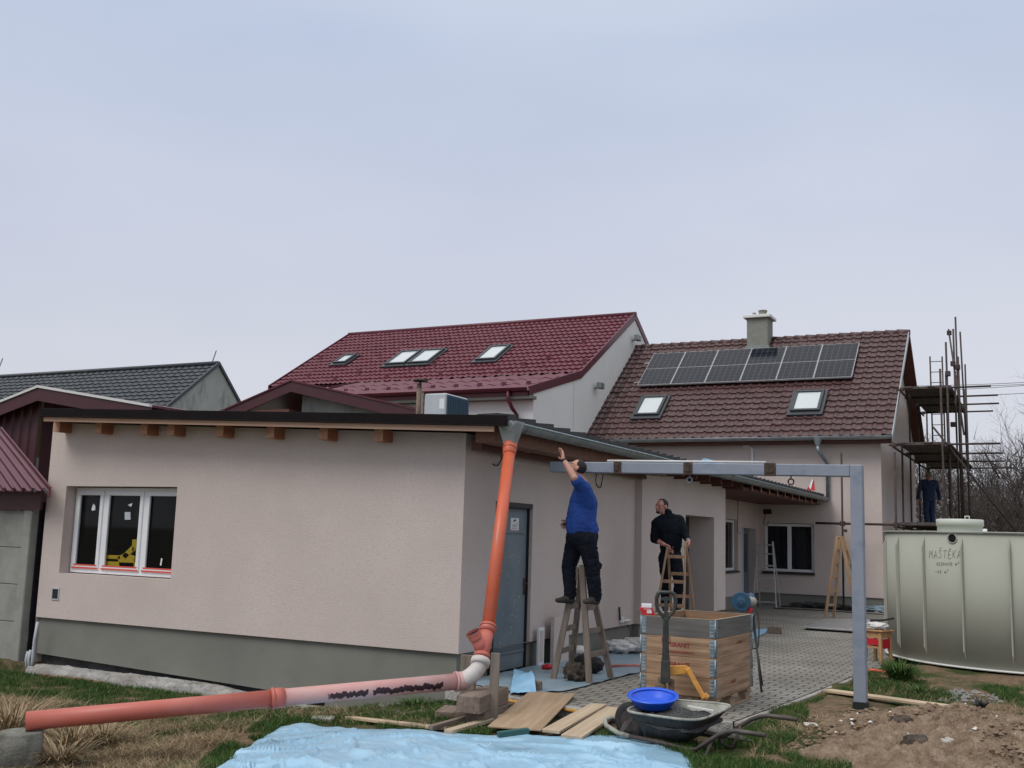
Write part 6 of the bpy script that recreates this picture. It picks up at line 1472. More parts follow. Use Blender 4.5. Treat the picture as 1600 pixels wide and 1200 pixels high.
ps += hand_parts(wA, -ZV+BV*.1, RV, .6, 1.05, thumb=1)+hand_parts(wB_, -ZV+BV*.1, -RV, .6, 1.05, thumb=-1)
flesh('body', ps, M['skin'], M3, .010, 1)
hair_cap('hair', HP, HB_, M['hair_grey'], M3, s=1.25, low=-.03, front=.04)
ps = [('c', [(sA, .085), (sB, .085), (A3(0,0,1.43), .09), (A3(-.07,0,1.2), .135), (A3(.07,0,1.2), .135)]), ('c', [(A3(-.07,0,1.2), .14), (A3(.07,0,1.2), .14), (A3(-.06,0,.93), .14), (A3(.06,0,.93), .14)]), ('c', [(sA, .08), (eA, .065)]), ('c', [(eA, .065), (eA.lerp(wA,.85), .05)]), ('c', [(sB, .08), (eB, .065)]), ('c', [(eB, .065), (eB.lerp(wB_,.85), .05)])]
flesh('jacket', ps, M['overall'], M3, .013, 2, .008, 7)
ps = [('c', [(A3(-.05,0,.90), .128), (A3(.05,0,.90), .128), (hA, .11), (hB3, .11)]), ('c', [(hA, .112), (kA, .085)]), ('c', [(kA, .085), (aA, .07)]), ('c', [(hB3, .112), (kB, .085)]), ('c', [(kB, .085), (aB, .07)])]
flesh('trousers', ps, M['overall'], M3, .013, 2, .008, 8)
for a_ in (aA, aB): flesh('shoe', [('c', [(a_-ZV*.0, .05), (a_-ZV*.045, .042), (a_-ZV*.05+BV*.15, .035)])], M['shoe'], M3, .012, 1)
# ================================================================ scaffold on the gable side
SF = thing('scaffolding', 'rusty tube scaffolding with plank decks along the house gable', 'scaffolding', (-2.9, 34, 0))
tr_ = .028
def pole(p, q, name='standard', m='scaffold', r=tr_):
    b = MB(); b.tube([p, q], r, 7); b.build(name, M[m], SF)
XI, XO = -3.62, -2.36
ysn = (29.6, 31.2, 33.2, 35.6, 38.3)
tops_i = (4.20, 4.55, 6.25, 6.3, 6.35); tops_o = (6.4, 7.4, 8.15, 9.0, 7.9)
for y, z1, z2 in zip(ysn, tops_i, tops_o):
    pole((XI, y, -.1), (XI+.02, y, z1))
    pole((XO+.05*math.sin(y), y+.05, -.1), (XO+.05*math.sin(y)-.02, y+.05, z2))
pole((XO+.25, 32.0, 2.0), (XO+.22, 32.0, 7.1)); pole((XO+.12, 36.9, 2.2), (XO-.02, 36.9, 8.75)); pole((XO-.25, 34.0, 2), (XO-.27, 34, 6.9)); pole((XO+.34, 33.0, 1.5), (XO+.32, 33.0, 6.3))
pole((XO-.33, 36.4, 8.75), (XO+.30, 32.2, 4.9), 'brace'); pole((XO-.28, 38.0, 7.6), (XO+.15, 31.5, 5.7), 'brace')
pole(PY(1458, 667, 30.2), PY(1592, 836, 30.6), 'brace'); pole(PY(1538, 706, 37), PY(1562, 748, 37), 'brace')
# facade pole with its tube, and the lowest deck tubes
pole((-4.98, 29.62, 0), (-4.98, 29.62, 4.2)); pole((-5.7, 29.66, 2.29), (-1.5, 29.72, 2.29), 'ledger', r=.034)
def clamp(p, s=.05):
    b = MB(); b.box((p[0]-s, p[1]-s, p[2]-s), (p[0]+s, p[1]+s, p[2]+s)); b.build('coupler', M['scaffold'], SF, bevel=.012)
clamp((-4.98, 29.64, 2.29), .065); clamp((-3.62, 29.64, 2.29), .06); clamp((-4.9, 29.6, 2.1), .04)
D1 = 4.44; D2 = 6.2
for zd, x1, ya, yb_, ex in ((D1, -2.25, 29.75, 38.9, (-1.05, -1.1, -1.15, -1.05, -1.0)), (D2, -2.32, 31.6, 37.6, (-1.3, -1.2, -1.25, -1.5, -1.4)), (PLZ-.06, -2.25, 29.9, 39, (-1.7, -1.9, -1.8, -2, -2))):
    n = 6
    for k in range(n):
        wx = (x1-XI-.05)/n; b = MB(); x0 = XI+.06+k*wx; b.box((x0, ya+.05*(k % 3), zd), (x0+wx-.012, yb_-.07*(k % 2), zd+.042)); b.build('deck_plank', M['deck'], SF, bevel=.004)
    for y, e_ in zip(np.linspace(ya+.05, yb_-.15, 4), ex):
        pole((XI-.15, y, zd-.032), (e_, y, zd-.04+.02), 'putlog'); clamp((XI, y, zd-.03)); clamp((XO, y, zd-.03))
    pole((XI-.03, ya-.3, zd-.09), (XI-.03, yb_+.2, zd-.09), 'ledger'); pole((XO+.02, ya-.3, zd-.09), (XO+.02, yb_+.2, zd-.09), 'ledger')
for p in ((XO-.3, 36.2, 8.6), (XO, 33.2, 7.1), (XO, 31.2, 6.5), (XO-.05, 33.2, 5.3), (XO+.2, 32, 6.8), (XO+.1, 34, 5.9)): clamp(p, .07)
b = MB(); b.box((-3.0, 35.2, D2+.045), (-2.5, 37.5, D2+.4)); 
# ladder standing on the lower deck
LD = thing('ladder', 'slim grey metal ladder rising above the upper scaffold deck', 'ladder', (-3.2, 38.0, D1))
yl = 38.0; a = PY(1453, 557, yl); c = PY(1472, 557, yl)
for q in (a, c):
    b = MB(); b.tube([(q.x+.02, yl, D1+.04), (q.x, yl, q.z)], .028, 6); b.build('rail', M['scaffold'], LD)
z = D1+.3
while z < a.z:
    b = MB(); b.tube([(a.x, yl, z), (c.x, yl, z)], .014, 5); b.build('rung', M['scaffold'], LD); z += .36

# ================================================================ the round water tank
TC_ = Vector((-.31, 18.6, 0)); TR = 2.12; TH = 1.93; TB = .04
TK = thing('water_tank', 'big round grey green plastic tank with ribs and handwriting', 'tank', TC_)
a0 = math.atan2(-TC_.y, -TC_.x)       # direction from the tank to the camera
b = MB(); b.lathe([(0, TB), (TR, TB), (TR, TH), (TR-.05, TH+.004), (0, TH+.02)], TC_, n=96); b.build('body', M['tank'], TK)
b = MB(); b.lathe([(TR+.0005, TB-.01), (TR+.035, TB-.01), (TR+.035, TB+.012), (TR+.0005, TB+.016)], TC_, n=96); b.build('base_rim', M['insul'], TK)
b = MB(); b.lathe([(TR-.02, TH+.006), (TR+.03, TH+.006), (TR+.03, TH+.026), (TR-.02, TH+.026)], TC_, n=96); b.build('top_rim', M['tank'], TK)
lx = lambda th, r=TR: Vector((TC_.x+r*math.cos(th), TC_.y+r*math.sin(th), 0))
def th_at(px_, z=1.0):
    best = None
    for k in range(-900, 900):
        th = a0+k*.0018; p = lx(th); p.z = z; d = p-ORI; x = 800+FL*d.dot(CR)/d.dot(CF)
        if best is None or abs(x-px_) < best[0]: best = (abs(x-px_), th)
    return best[1]
ths = [th_at(x) for x in (1579, 1505)]; st = ths[1]-ths[0]
for k in range(-7, 9):
    th = ths[0]+st*k; d = Vector((math.cos(th), math.sin(th), 0)); t = Vector((-d.y, d.x, 0)); p = lx(th)
    b = MB(); b.prism([p+ZV*(TB+.12), p+d*.055+ZV*(TB+.22), p+d*.055+ZV*(TH-.20), p+ZV*(TH-.06)], t*.022); b.build('rib', M['tank'], TK, bevel=.006)
hth = th_at(1488, 1.8); d = Vector((math.cos(hth), math.sin(hth), 0)); hc_ = lx(hth)+ZV*PY(1488, 841, lx(hth).y).z
b = MB(); b.lathe([(.066, -.02), (.080, -.02), (.078, .010), (.062, .012), (.060, -.02)], hc_, d, 24); b.build('pipe_collar', M['tank'], TK)
b = MB(); b.lathe([(0, .005), (.0615, .006)], hc_, d, 24); b.build('pipe_opening', M['hole'], TK)
lc = TC_+Vector((-.98, .10, 0)); lidc = PY(1500, 830, 18.2); lc = Vector((lidc.x, 18.2, 0))
b = MB(); b.lathe([(.335, TH), (.335, TH+.13), (.35, TH+.13), (.35, TH+.225), (.335, TH+.235), (0, TH+.245)], lc, n=40); b.tube([lc+Vector((.08,0,TH+.23)), lc+Vector((.08,0,TH+.285)), lc+Vector((.14,0,TH+.285)), lc+Vector((.14,0,TH+.23))], .012, 6); b.build('lid', M['tank_lid'], TK)
b = MB(); q = PY(1539, 830, 17.0); b.lathe([(0,.0),(.035,.0),(.03,.05),(0,.055)], (q.x, q.y, TH+.02), n=12); b.build('bolt_cap', M['white'], TK)
# handwriting on the tank shell
def scribble(strokes, px0, px1, py0, py1, r=.003):
    mb = MB()
    for s_ in strokes:
        pts_ = []
        for u, v_ in s_:
            x = px0+(px1-px0)*u; y = py0+(py1-py0)*v_; th = th_at_fast(x); q = lx(th, TR+.002); zz = PY(x, y, q.y).z; pts_.append(Vector((q.x, q.y, zz)))
        if len(pts_) > 1: mb.tube(pts_, r, 4)
    return mb
tb = [(th_at(x, 1.7), x) for x in range(1440, 1512, 6)]
def th_at_fast(x):
    for (t0, x0), (t1, x1) in zip(tb, tb[1:]):
        if x0 <= x <= x1: return t0+(t1-t0)*(x-x0)/(x1-x0)
    return tb[0][0] if x < tb[0][1] else tb[-1][0]
GL = {'M': [[(0,1),(.15,0),(.5,.6),(.85,0),(1,1)]], 'A': [[(0,1),(.5,0),(1,1)],[(.2,.62),(.8,.62)]], 'Š': [[(.9,.1),(.4,0),(.1,.22),(.8,.65),(.6,.95),(0,.95)],[(.25,-.32),(.5,-.15),(.8,-.34)]], 'T': [[(0,.02),(1,0)],[(.5,0),(.42,1)]], 'K': [[(.1,0),(0,1)],[(.9,0),(.1,.55),(.9,1)]],
      'Ě': [[(.9,0),(.1,0),(0,1),(.9,1)],[(.05,.5),(.7,.5)],[(.25,-.32),(.5,-.15),(.8,-.34)]], 'E': [[(.9,0),(.1,0),(0,1),(.9,1)],[(.05,.5),(.7,.5)]], 'R': [[(.0,1),(.1,0),(.9,.1),(.8,.45),(.05,.5),(.9,1)]],
      'S': [[(.9,.1),(.4,0),(.1,.25),(.8,.65),(.6,.95),(0,.95)]], 'N': [[(0,1),(.1,0),(.8,1),(.95,0)]], 'D': [[(.1,0),(0,1),(.8,.75),(.9,.3),(.1,0)]], 'C': [[(.9,.15),(.4,0),(.05,.5),(.4,1),(.9,.85)]], 'm': [[(0,1),(.05,.4),(.25,.4),(.4,1)],[(.4,.9),(.55,.4),(.8,.4),(.9,1)]], '3': [[(.1,0),(.8,.1),(.3,.45),(.8,.7),(.1,1)]], '2': [[(.1,.2),(.5,0),(.8,.3),(.1,1),(.95,1)]], '-': [[(0,.5),(.9,.5)]], 'Z': [[(.05,0),(.9,0),(.1,1),(.9,1)]], '³': [[(.1,-.3),(.6,-.25),(.25,-.05),(.6,.1),(.1,.25)]]}
def writing(txt, px0, px1, py0, py1, r):
    n = len(txt); st_ = []
    for i, c in enumerate(txt):
        if c == ' ': continue
        for s_ in GL[c]: st_.append([((i+.12+.72*u+.05*(1-v_))/n, v_+.05*math.sin(i*2.1)) for u, v_ in s_])
    return scribble(st_, px0, px1, py0, py1, r)
writing('MAŠTĚKA', 1451, 1502, 860, 872, .0028).build('handwriting', M['ink'], TK)
writing('SEZNDCE m³', 1462, 1499, 879, 883, .0028).build('handwriting', M['ink'], TK)
writing('-32 m³', 1460, 1482, 891, 895, .0028).build('handwriting', M['ink'], TK)

# ================================================================ soil heap
V = []; F = []; NR, NT = 190, 380
hcx, hcy = -.75, 10.75
def heap_h(x, y, r):
    base_ = .30*(1-sm(r))**1.0
    return base_+(.045*lump(x*3.3, y*3.3, 7)+.035*abs(lump(x*8, y*8, 3))+.026*lump(x*20, y*20, 2)+.013*abs(lump(x*47, y*47, 8)))*(1-sm((r-.75)/.25))
for i in range(NR+1):
    r = i/NR
    for j in range(NT):
        th = 2*math.pi*j/NT; irr = 1+.10*math.sin(3*th+1)+.07*math.sin(7*th)+.05*math.sin(11*th+2)
        x = hcx+1.55*irr*r*math.cos(th)+.25*r*math.sin(th); y = hcy+1.62*irr*r*math.sin(th)*(1.0 if math.sin(th) > 0 else 1.15)
        V.append((x, y, gz(x, y)-.05*sm((r-.85)/.15)+.005+heap_h(x, y, r)))
for i in range(NR):
    for j in range(NT): F.append((i*NT+j, i*NT+(j+1) % NT, (i+1)*NT+(j+1) % NT, (i+1)*NT+j))
tag(np_mesh('soil_heap', V, F, M['soil'], smooth=True), 'low heap of loose brown soil around the foot of the steel post', 'soil heap')
def ground_or_heap(x, y):
    r = math.hypot((x-hcx)/1.55, (y-hcy)/1.62); z = gz(x, y)
    return max(z, z+heap_h(x, y, r) if r < 1 else z)
rr = random.Random(11); mb = MB(); mw_ = MB()
for k in range(4200):
    th = rr.random()*6.283; r = math.sqrt(rr.random())*1.05; x = hcx+1.55*r*math.cos(th); y = hcy+1.6*r*math.sin(th); s = .006+.032*rr.random()**2.6
    z = ground_or_heap(x, y); vs = []
    for d in ((1,0,0),(-1,0,0),(0,1,0),(0,-1,0),(0,0,1),(0,0,-1)): q = Vector(d)*s*(.6+.6*rr.random()); vs.append((x+q.x, y+q.y, z+s*.3+q.z*.7))
    fs = [(0,2,4),(2,1,4),(1,3,4),(3,0,4),(2,0,5),(1,2,5),(3,1,5),(0,3,5)]
    (mb if k % 45 else mw_).add(vs, fs)
tag(mb.build('soil_clods', M['soil']), 'loose clods strewn over the soil heap', 'clods', kind='stuff')
for k in range(14):
    u, v_ = rr.random(), rr.random(); p = GG(1270+u*300, 1110+v_*85); s = .006+.010*rr.random(); x, y = p.x, p.y; z = ground_or_heap(x, y)+.01
    mw_.add([(x-s,y,z),(x+s,y+.3*s,z+.004),(x+.4*s,y+s,z+.012),(x-.6*s,y+.7*s,z+.01)], [(0,1,2,3)])
tag(mw_.build('plaster_crumbs', M['insul']), 'white crumbs scattered over soil and grass', 'crumbs', kind='stuff')
for (qx, qy, s, lab) in ((1432, 1182, .11, 'grey clod of mortar on the front of the soil heap'), (1410, 1160, .09, 'dark clod on the middle of the soil heap'), (1482, 1182, .06, 'small pale stone on the right of the soil heap')):
    p = GG(qx, qy+10); o = blob('clod', (p.x, p.y, ground_or_heap(p.x, p.y)+s*.3), (s*1.1, s, s*.7), M['stone'] if 'pale' in lab else M['stump'], .35, qx % 9, 3); tag(o, lab, 'clod')
p = GG(1535, 1150); b = MB(); c = Vector((p.x, p.y, ground_or_heap(p.x, p.y)+.02)); rr = random.Random(4)
for k in range(16):
    d = Vector((rr.uniform(-1,1), rr.uniform(-.5,.5), rr.uniform(.1,1.2))).normalized(); b.tube([c, c+d*.05+Vector((0,0,.01)), c+d*(.07+.06*rr.random())], [.018,.012,.003], 5)
tag(b.build('root_tuft', M['black']), 'black torn root tuft sticking out of the soil heap', 'root')
b = MB(); p = GG(1415, 1178); q = GG(1432, 1196)
b.tube([Vector((p.x,p.y,ground_or_heap(p.x,p.y)+.03)), Vector(((p.x+q.x)/2,(p.y+q.y)/2,ground_or_heap((p.x+q.x)/2,(p.y+q.y)/2)+.05)), Vector((q.x,q.y,ground_or_heap(q.x,q.y)+.02))], .006, 5)
tag(b.build('wire_scrap', M['insul']), 'white scrap of wire on the soil heap front', 'wire')
p = GG(1365, 1053); b = MB(); b.tube([Vector((p.x-.12,p.y,.02)), Vector((p.x,p.y,.05)), Vector((p.x+.12,p.y+.05,.03)), Vector((p.x+.2,p.y+.08,.01))], .022, 8); tag(b.build('red_hose', M['redtape']), 'short red hose end by the grass tuft', 'hose')

# concrete strip dug out along the annex wall
V = []; F = []; nu, nv = 190, 16
for j in range(nv+1):
    for i in range(nu+1):
        u = i/nu; v_ = j/nv; x = -13.05+u*5.0; w_ = .50+.10*lump(x*.8, 2, 1); y = 11.05-v_*w_
        z = -.335-.13*sm((u-.55)/.45)+(.035*lump(x*2.2, y*5, 2)+.022*lump(x*9, y*9, 5))*min(1, .3+v_*2); z -= .34*sm((v_-.62)/.3)
        V.append((x, y-(.05*lump(x*3, 8, 1) if v_ > .5 else 0), z))
for j in range(nv):
    for i in range(nu): F.append((j*(nu+1)+i, j*(nu+1)+i+1, (j+1)*(nu+1)+i+1, (j+1)*(nu+1)+i))
tag(np_mesh('concrete_footing', V, F, M['concrete'], smooth=False), 'rough pale concrete footing strip laid bare along the annex wall', 'footing')
b = MB(); rr = random.Random(6)
for k in range(7):
    x = -12.6+k*.17; b.box((x, 10.50+.01*rr.random(), -.52), (x+.155, 10.60, -.40+.015*rr.random()))
tag(b.build('brick_course', mat('old red brick', (.23,.105,.075), (.28,.15,.11), 9, .95, .4, 50)), 'short course of old red bricks in front of the footing', 'bricks')
rr = random.Random(8); b = MB()
for k in range(260):
    if k < 150: x = rr.uniform(-8.2, -6.2); y = rr.uniform(10.1, 10.95)
    else:
        p = GG(rr.uniform(1470, 1565), rr.uniform(1080, 1098)); x, y = p.x, p.y
    s = .015+.035*rr.random()**2; z = gz(x, y)+s*.2; vs = []
    for d in ((1,0,0),(-1,0,0),(0,1,0),(0,-1,0),(0,0,1),(0,0,-1)): q = Vector(d)*s*(.6+.6*rr.random()); vs.append((x+q.x, y+q.y, z+q.z*.7))
    b.add(vs, [(0,2,4),(2,1,4),(1,3,4),(3,0,4),(2,0,5),(1,2,5),(3,1,5),(0,3,5)])
tag(b.build('rubble', M['gravel_grey']), 'pale rubble stones by the plinth and on the bare earth', 'rubble', kind='stuff')
# log stump under the pipe end
lp = PY(42, 1146, END.y); zb = gz(lp.x, lp.y)-.05
c = Vector((END.x-.02, END.y-.02, 0)); b = MB(); prof = []; n = 18
b.lathe([(.0, zb), (.185, zb), (.175, END.z-R0-.012), (.165, END.z-R0), (0, END.z-R0-.002)], (c.x, c.y, 0), n=20)
tag(b.build('concrete_stub', mat('mossy grey concrete', (.13,.13,.11), (.24,.235,.205), 7, .95, .6, 40, c3=(.10,.095,.075), s3=4)), 'short round grey concrete stub holding the pipe end in dry grass', 'stub')

# ================================================================ big blue sheet in the foreground
FAR = poly_at([GG(325, 1215), GG(352, 1192), GG(400, 1162), GG(440, 1138), GG(470, 1134), GG(520, 1139), GG(600, 1143), GG(690, 1148), GG(770, 1153), GG(800, 1151), GG(860, 1154), GG(940, 1154), GG(1000, 1157), GG(1052, 1160), GG(1066, 1172), GG(1062, 1180), GG(1085, 1205)])
FARP = [GG(x, y) for x, y in ((352, 1192), (400, 1162), (440, 1138), (470, 1134), (520, 1139), (600, 1143), (690, 1148), (770, 1153), (800, 1151), (860, 1154), (940, 1154), (1000, 1157), (1052, 1160), (1064, 1164))]
NEARP = [GG(300, 1235), GG(500, 1330), GG(700, 1370), GG(900, 1340), GG(1110, 1260)]
far = poly_at(FARP); near = poly_at(NEARP)
def fold(x, y, k, seed, w_):
    d, _ = noise.voronoi(Vector((x*k+.35*noise.noise(Vector((x*2, y*2, seed))), y*k*1.25+.35*noise.noise(Vector((x*2, y*2, seed+5))), seed)))
    return max(0, 1-(d[1]-d[0])/w_)
def facet(x, y, k, seed):
    """flat tilted facets, as a stiff sheet crumples"""
    d, p_ = noise.voronoi(Vector((x*k, y*k, seed))); q = p_[0]
    return (x*k-q.x)*math.sin(q.x*7.3+q.y*3.1)+(y*k-q.y)*math.cos(q.x*4.7-q.y*5.9)
def tarp_h(x, y, u, v_):
    e_ = min(1, v_*6)*min(1, u*12, (1-u)*12); ed = max(0, 1-v_*10)
    h = .03+.035*noise.noise(Vector((x*.8, y*.8, 3)))+.036*facet(x, y, 1.5, 2)+.005*facet(x, y, 3.6, 9)+.036*fold(x, y, .9, 1, .05)+.010*fold(x, y, 2.3, 7, .07)+.003*noise.noise(Vector((x*17, y*17, 2)))
    return .02+e_*h+.022*ed*max(0, lump(u*13, 1, 3))
def lay(x, y): return gz(x, y)
V = []; F = []; nu, nv = 300, 120
for j in range(nv+1):
    for i in range(nu+1):
        u = i/nu; v_ = (j/nv)**1.3; p = far(u).lerp(near(u), v_)
        if v_ < .02: p = p+Vector((0, .03*lump(u*22, 3, 3), 0))
        V.append(Vector((p.x, p.y, gz(p.x, p.y)+tarp_h(p.x, p.y, u, v_))))
for j in range(nv):
    for i in range(nu): F.append((j*(nu+1)+i, j*(nu+1)+i+1, (j+1)*(nu+1)+i+1, (j+1)*(nu+1)+i))
tag(np_mesh('blue_sheet', V, F, M['tarp'], smooth=True), 'large crumpled light blue plastic sheet spread on the grass in front', 'plastic sheet')
p = GG(777, 1186); q = GG(824, 1183); b = MB(); za = gz(p.x, p.y)+.19; b.bar((p.x, p.y, za), (q.x, q.y, za+.02), .055, .045); tag(b.build('offcut', mat('green painted wood', (.02,.075,.075), (.03,.095,.09), 8, .7), bevel=.004), 'small dark green wood offcut lying on the blue sheet', 'offcut')

# ================================================================ grass
def patch(P): return [tuple(GG(x, y).xy) for x, y in P]
GREEN = [(patch([(-40,1040),(60,1046),(110,1062),(200,1072),(350,1082),(360,1100),(260,1108),(150,1110),(70,1098),(-40,1082)]), 1.0, 22000),
         (patch([(255,1128),(420,1104),(560,1104),(700,1104),(715,1130),(650,1142),(520,1134),(440,1130),(400,1140)]), .85, 14000),
         (patch([(300,1205),(330,1180),(400,1135),(450,1130),(400,1165),(345,1205)]), 1.0, 8000),
         (patch([(1020,1170),(1060,1158),(1100,1170),(1160,1140),(1195,1118),(1235,1105),(1262,1108),(1262,1128),(1240,1140),(1255,1150),(1225,1168),(1260,1195),(1280,1230),(1090,1230),(1066,1182)]), .9, 32000),
         (patch([(1205,1112),(1262,1098),(1330,1072),(1340,1050),(1395,1036),(1436,1052),(1452,1074),(1500,1094),(1480,1104),(1300,1082),(1262,1110)]), 1.0, 16000),
         (patch([(1535,1078),(1570,1076),(1640,1080),(1640,1108),(1580,1104)]), .9, 6000),
         (patch([(1545,1128),(1580,1122),(1640,1124),(1640,1145),(1600,1148)]), .9, 2500),
         (patch([(1465,1106),(1500,1112),(1540,1122),(1520,1126),(1470,1112)]), .8, 1200),
         (patch([(715,1138),(790,1128),(760,1152),(700,1150)]), .8, 1300), (patch([(925,1156),(968,1140),(1010,1156),(960,1160)]), .9, 1500),
         (patch([(1240,1190),(1330,1192),(1330,1230),(1250,1230)]), .8, 2500), (patch([(600,1098),(650,1092),(712,1098),(705,1118),(640,1120)]), 1.0, 3500)]
def blades(name, polys, hmin, hmax, wid, lean, m, seed, lab, avoid=None):
    r = np.random.default_rng(seed); V = []; cnt = 0
    for P, dens, n in polys:
        P = np.array(P); lo = P.min(0); hi = P.max(0); got = 0; tries = 0
        while got < n and tries < 40:
            tries += 1; q = lo+(hi-lo)*r.random((n, 2))
            for x, y in q:
                if got >= n: break
                if not in_poly(x, y, P): continue
                dn = noise.noise(Vector((x*1.9, y*1.9, seed)))+.6*noise.noise(Vector((x*5, y*5, seed+2)))
                if dn < -.28 or r.random() > dens*(.55+dn): continue
                if avoid and avoid(x, y): continue
                got += 1; h = hmin+(hmax-hmin)*r.random()**1.6*(.7+.7*max(0, dn)); a = r.random()*6.283; w_ = wid*(.6+.8*r.random())
                z = ground_or_heap(x, y)-.012; dx, dy = math.cos(a)*w_, math.sin(a)*w_; b_ = r.random()*6.283; ln = h*lean*(r.random()+.2); ex, ey = math.cos(b_)*ln, math.sin(b_)*ln
                V += [(x-dx, y-dy, z), (x+dx, y+dy, z), (x+dx*.6+ex*.35, y+dy*.6+ey*.35, z+h*.6), (x-dx*.6+ex*.35, y-dy*.6+ey*.35, z+h*.6), (x+ex, y+ey, z+h)]
    V = np.array(V); n = len(V)//5; base_ = np.arange(n)*5
    F = np.concatenate([np.stack([base_, base_+1, base_+2], 1), np.stack([base_, base_+2, base_+3], 1), np.stack([base_+3, base_+2, base_+4], 1)])
    o = np_mesh(name, V, F, m); tag(o, lab, 'grass', kind='stuff'); return o
noPave = lambda x, y: in_poly(x, y, PAVE)
GREEN.append((patch([(60,1098),(200,1112),(330,1112),(420,1112),(380,1140),(250,1150),(150,1135)]), .45, 7000))
blades('grass', GREEN, .035, .10, .0035, .7, M['grass'], 3, 'short green lawn grass in patches', noPave)
DRY = [(patch([(-40,1085),(100,1100),(200,1112),(330,1112),(420,1118),(360,1160),(310,1200),(280,1260),(-40,1260)]), .95, 42000), (patch([(420,1102),(600,1108),(690,1112),(680,1136),(560,1132),(440,1128),(330,1140)]), .6, 3000), (patch([(1160,1190),(1200,1120),(1270,1110),(1290,1140),(1240,1160),(1260,1210)]), .5, 1800), (patch([(1360,1046),(1440,1060),(1500,1098),(1600,1100),(1600,1120),(1480,1104),(1330,1080)]), .4, 1800)]
blades('dry_grass', DRY, .03, .11, .0032, 2.4, M['drygrass'], 5, 'dry straw coloured grass on the bare lawn', noPave)
def tuft(name, c, n, h, spread, m, seed, lab, wid=.006):
    r = random.Random(seed); V = []; F = []
    for k in range(n):
        a = r.random()*6.283; rad = spread*r.random()**.7*.35; x = c[0]+rad*math.cos(a); y = c[1]+rad*math.sin(a); z = c[2]-.02
        a2 = a+r.uniform(-.7,.7); hh = h*(.55+.6*r.random()); out_ = spread*(.3+.9*r.random()); w_ = wid*(.6+.8*r.random()); px_, py_ = -math.sin(a2)*w_, math.cos(a2)*w_
        drop = r.random()*.55; b0 = len(V)
        for t, ww in ((0,1),(.4,.9),(.75,.6),(1,.08)):
            o_ = out_*t**1.6; zz = z+hh*(t-drop*t**3); V += [(x+math.cos(a2)*o_-px_*ww, y+math.sin(a2)*o_-py_*ww, zz), (x+math.cos(a2)*o_+px_*ww, y+math.sin(a2)*o_+py_*ww, zz)]
        for i in range(3): F.append((b0+2*i, b0+2*i+1, b0+2*i+3, b0+2*i+2))
    o = np_mesh(name, V, F, m); return tag(o, lab, 'plant')
p = GG(1406, 1066); tuft('grass_tuft', (p.x, p.y, p.z), 420, .34, .30, M['grass'], 2, 'tall dark green grass tuft between steel post and tank')
p = GG(1437, 1085); tuft('grass_tuft', (p.x, p.y, p.z), 160, .14, .2, M['grass'], 9, 'lower green grass tuft right of the tall one')
p = GG(118, 1168); tuft('dry_grass_tuft', (p.x, p.y, p.z), 230, .30, .42, M['drygrass'], 4, 'drooping dry grass tuft under the pipe end', .005)
p = GG(150, 1160); tuft('dry_grass_tuft', (p.x+.1, p.y, p.z), 170, .26, .36, M['drygrass'], 14, 'second dry grass tuft under the pipe, right of the first', .005)
p = GG(95, 1195); tuft('dry_grass_tuft', (p.x, p.y, p.z), 240, .26, .34, M['drygrass'], 22, 'dry grass tuft in front of the round concrete stub', .005)
p = GG(15, 1150); tuft('dry_grass_tuft', (p.x, p.y, p.z), 260, .42, .5, M['drygrass'], 6, 'tall dry grass tuft left of the pipe end', .005)
p = GG(650, 1106); tuft('grass_tuft', (p.x, p.y, p.z), 200, .16, .25, M['grass'], 16, 'green grass tuft by the plinth left of the timber blocks')

# ================================================================ bare trees behind the scaffold
def bare_tree(name, base, h, seed, lab, group, lean=(0,0), depth=6, r0=.13, dens=1.0):
    r = random.Random(seed); t = thing(name, lab, 'tree', base, 0, group); wood_ = MB(); tw = MB()
    def grow(p, d, L, rad, lev):
        n = 3; pts_ = [p]; rs = [rad]; q = p; dd = d
        for i in range(n):
            dd = (dd+Vector((r.uniform(-1,1), r.uniform(-1,1), r.uniform(-.5,.8)))*.22).normalized(); q = q+dd*(L/n); pts_.append(q); rs.append(rad*(1-.38*(i+1)/n))
        (wood_ if lev < 2 else tw).tube(pts_, rs, 6 if lev < 2 else 3, cap=False)
        if lev >= depth or rad < .0035: return
        k = (3 if lev < 3 else 2)+(1 if r.random() < .55*dens else 0)
        for j in range(k):
            f = r.uniform(.35, 1.0) if j else 1.0; i = min(n-1, int(f*n)); sp = pts_[i].lerp(pts_[i+1], f*n-i) if i < n else pts_[-1]
            ax_ = dd.orthogonal(); ax_.rotate(Matrix.Rotation(r.random()*6.283, 3, dd)); an = r.uniform(.35, .95)
            nd = (dd*math.cos(an)+ax_.normalized()*math.sin(an)+Vector((0,0,.12))).normalized(); grow(sp, nd, L*r.uniform(.58, .82), rad*r.uniform(.5, .66), lev+1)
    grow(Vector(base), Vector((lean[0], lean[1], 1)).normalized(), h*.30, r0, 0)
    wood_.build('trunk', M['bark'], t, recalc=False); tw.build('crown', M['twig'], t, recalc=False); return t
tg = 'bare trees behind the scaffold'
for i, (px_, Y, h, lab, sd) in enumerate([(1612, 52, 10.2, 'tallest bare tree, at the right edge behind the tank', 3), (1578, 47, 6.2, 'bare tree just right of the scaffold brace end', 8), (1545, 50, 6.0, 'bare tree right behind the outer scaffold poles', 12), (1520, 56, 5.6, 'bare tree farther back behind the scaffold decks', 21), (1640, 45, 7.0, 'nearest bare tree, mostly beyond the right edge', 33)]):
    q = PY(px_, 830, Y); bare_tree('bare_tree', (q.x, Y, -.2), h, sd, lab, tg, depth=7 if i in (0,) else 6, r0=.16 if i == 0 else .11)
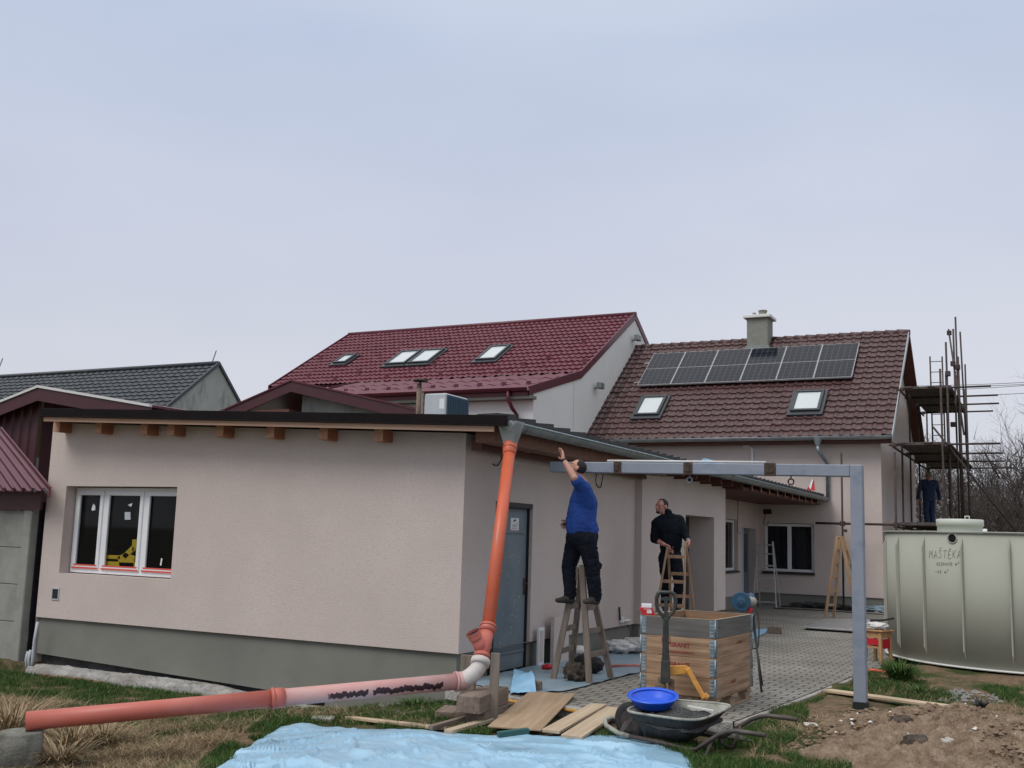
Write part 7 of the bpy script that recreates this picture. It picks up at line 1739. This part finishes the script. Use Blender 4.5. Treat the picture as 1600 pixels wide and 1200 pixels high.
# scrub: a far tangle of twigs that reads as one mass
r = np.random.default_rng(17); V = []; n = 150000
X_ = r.uniform(-9, 26, n); Y_ = r.uniform(49, 66, n)
top_ = 5.0+.7*np.sin(X_*.9)+.5*np.sin(X_*2.3+1)+.4*np.sin(X_*5+2)+r.normal(0, .5, n)+.9*np.clip((X_+3)/3, 0, 1)
Z_ = top_*r.random(n)**.75; a = r.uniform(0, 6.283, n); el = r.uniform(-.2, 1.4, n); L_ = r.uniform(.3, 1.1, n); w_ = r.uniform(.006, .015, n)
d = np.stack([np.cos(a)*np.cos(el), np.sin(a)*np.cos(el), np.sin(el)], 1)*L_[:, None]; P0 = np.stack([X_, Y_, Z_], 1); s_ = np.stack([np.ones(n), np.zeros(n), np.zeros(n)], 1)*w_[:, None]
V = np.stack([P0-s_, P0+s_, P0+d], 1).reshape(-1, 3); F = np.arange(n*3).reshape(-1, 3)
tag(np_mesh('scrub', V, F, M['twig']), 'tangled mass of bare brown scrub far behind the yard', 'scrub', kind='stuff')
nL = 30000; X_ = r.uniform(-9, 26, nL); Y_ = r.uniform(52, 70, nL); Z_ = (3.2+.6*np.sin(X_*1.3)+.4*np.sin(X_*3.1))*r.random(nL); sz = r.uniform(.06, .14, nL); A_ = r.normal(0, 1, (nL, 3)); B_ = r.normal(0, 1, (nL, 3)); P0 = np.stack([X_, Y_, Z_], 1)
A_ /= np.linalg.norm(A_, axis=1)[:, None]; B_ /= np.linalg.norm(B_, axis=1)[:, None]
V = np.stack([P0, P0+A_*sz[:, None], P0+B_*sz[:, None]], 1).reshape(-1, 3); tag(np_mesh('undergrowth', V, np.arange(nL*3).reshape(-1, 3), mat('dark dry undergrowth', (.028,.026,.018), (.05,.04,.028), 2, 1)), 'dark low undergrowth beneath the far scrub', 'undergrowth', kind='stuff')
# overhead wires
for i, (y0, y1, lab) in enumerate(((598, 594, 'uppermost overhead wire right of the scaffold'), (600, 597, 'second overhead wire from the top, right of the scaffold'), (606, 599, 'third overhead wire from the top, right of the scaffold'), (615, 611, 'lowest overhead wire right of the scaffold'))):
    A_ = PY(1300, y0+(y0-y1)*1.0, 75); B_ = PY(1720, y1-(y0-y1)*.9, 62); b = MB()
    pts_ = [A_.lerp(B_, t)-ZV*(.5*4*t*(1-t)*.4) for t in np.linspace(0, 1, 12)]; b.tube(pts_, .016, 4); tag(b.build('power_line', M['wire']), lab, 'wire', 'overhead wires')
# paving trench clutter along the house plinth
b = MB(); rr = random.Random(2); pts_ = [(x, 29.5+.25*math.sin(x*3)+.1*rr.random(), .02) for x in np.linspace(-6.6, -2.6, 26)]; b.tube(pts_, .018, 5); pts_ = [(x, 28.6+.1*math.sin(x*2), .015) for x in np.linspace(-6.6, -2.3, 16)]; b.tube(pts_, .012, 5); tag(b.build('cable_run', M['cable']), 'black cable lying along the foot of the house facade', 'cable')
for x, lab in ((-5.6, 'left strip of rubbish heaped at the house plinth'), (-3.9, 'right strip of rubbish heaped at the house plinth behind the post')):
    o = blob('rubbish_pile', (x, 29.85, .04), (.75, .28, .10), M['film'] if x > -5 else M['gravel'], .6, int(-x*3), 4, 4); tag(o, lab, 'rubbish')
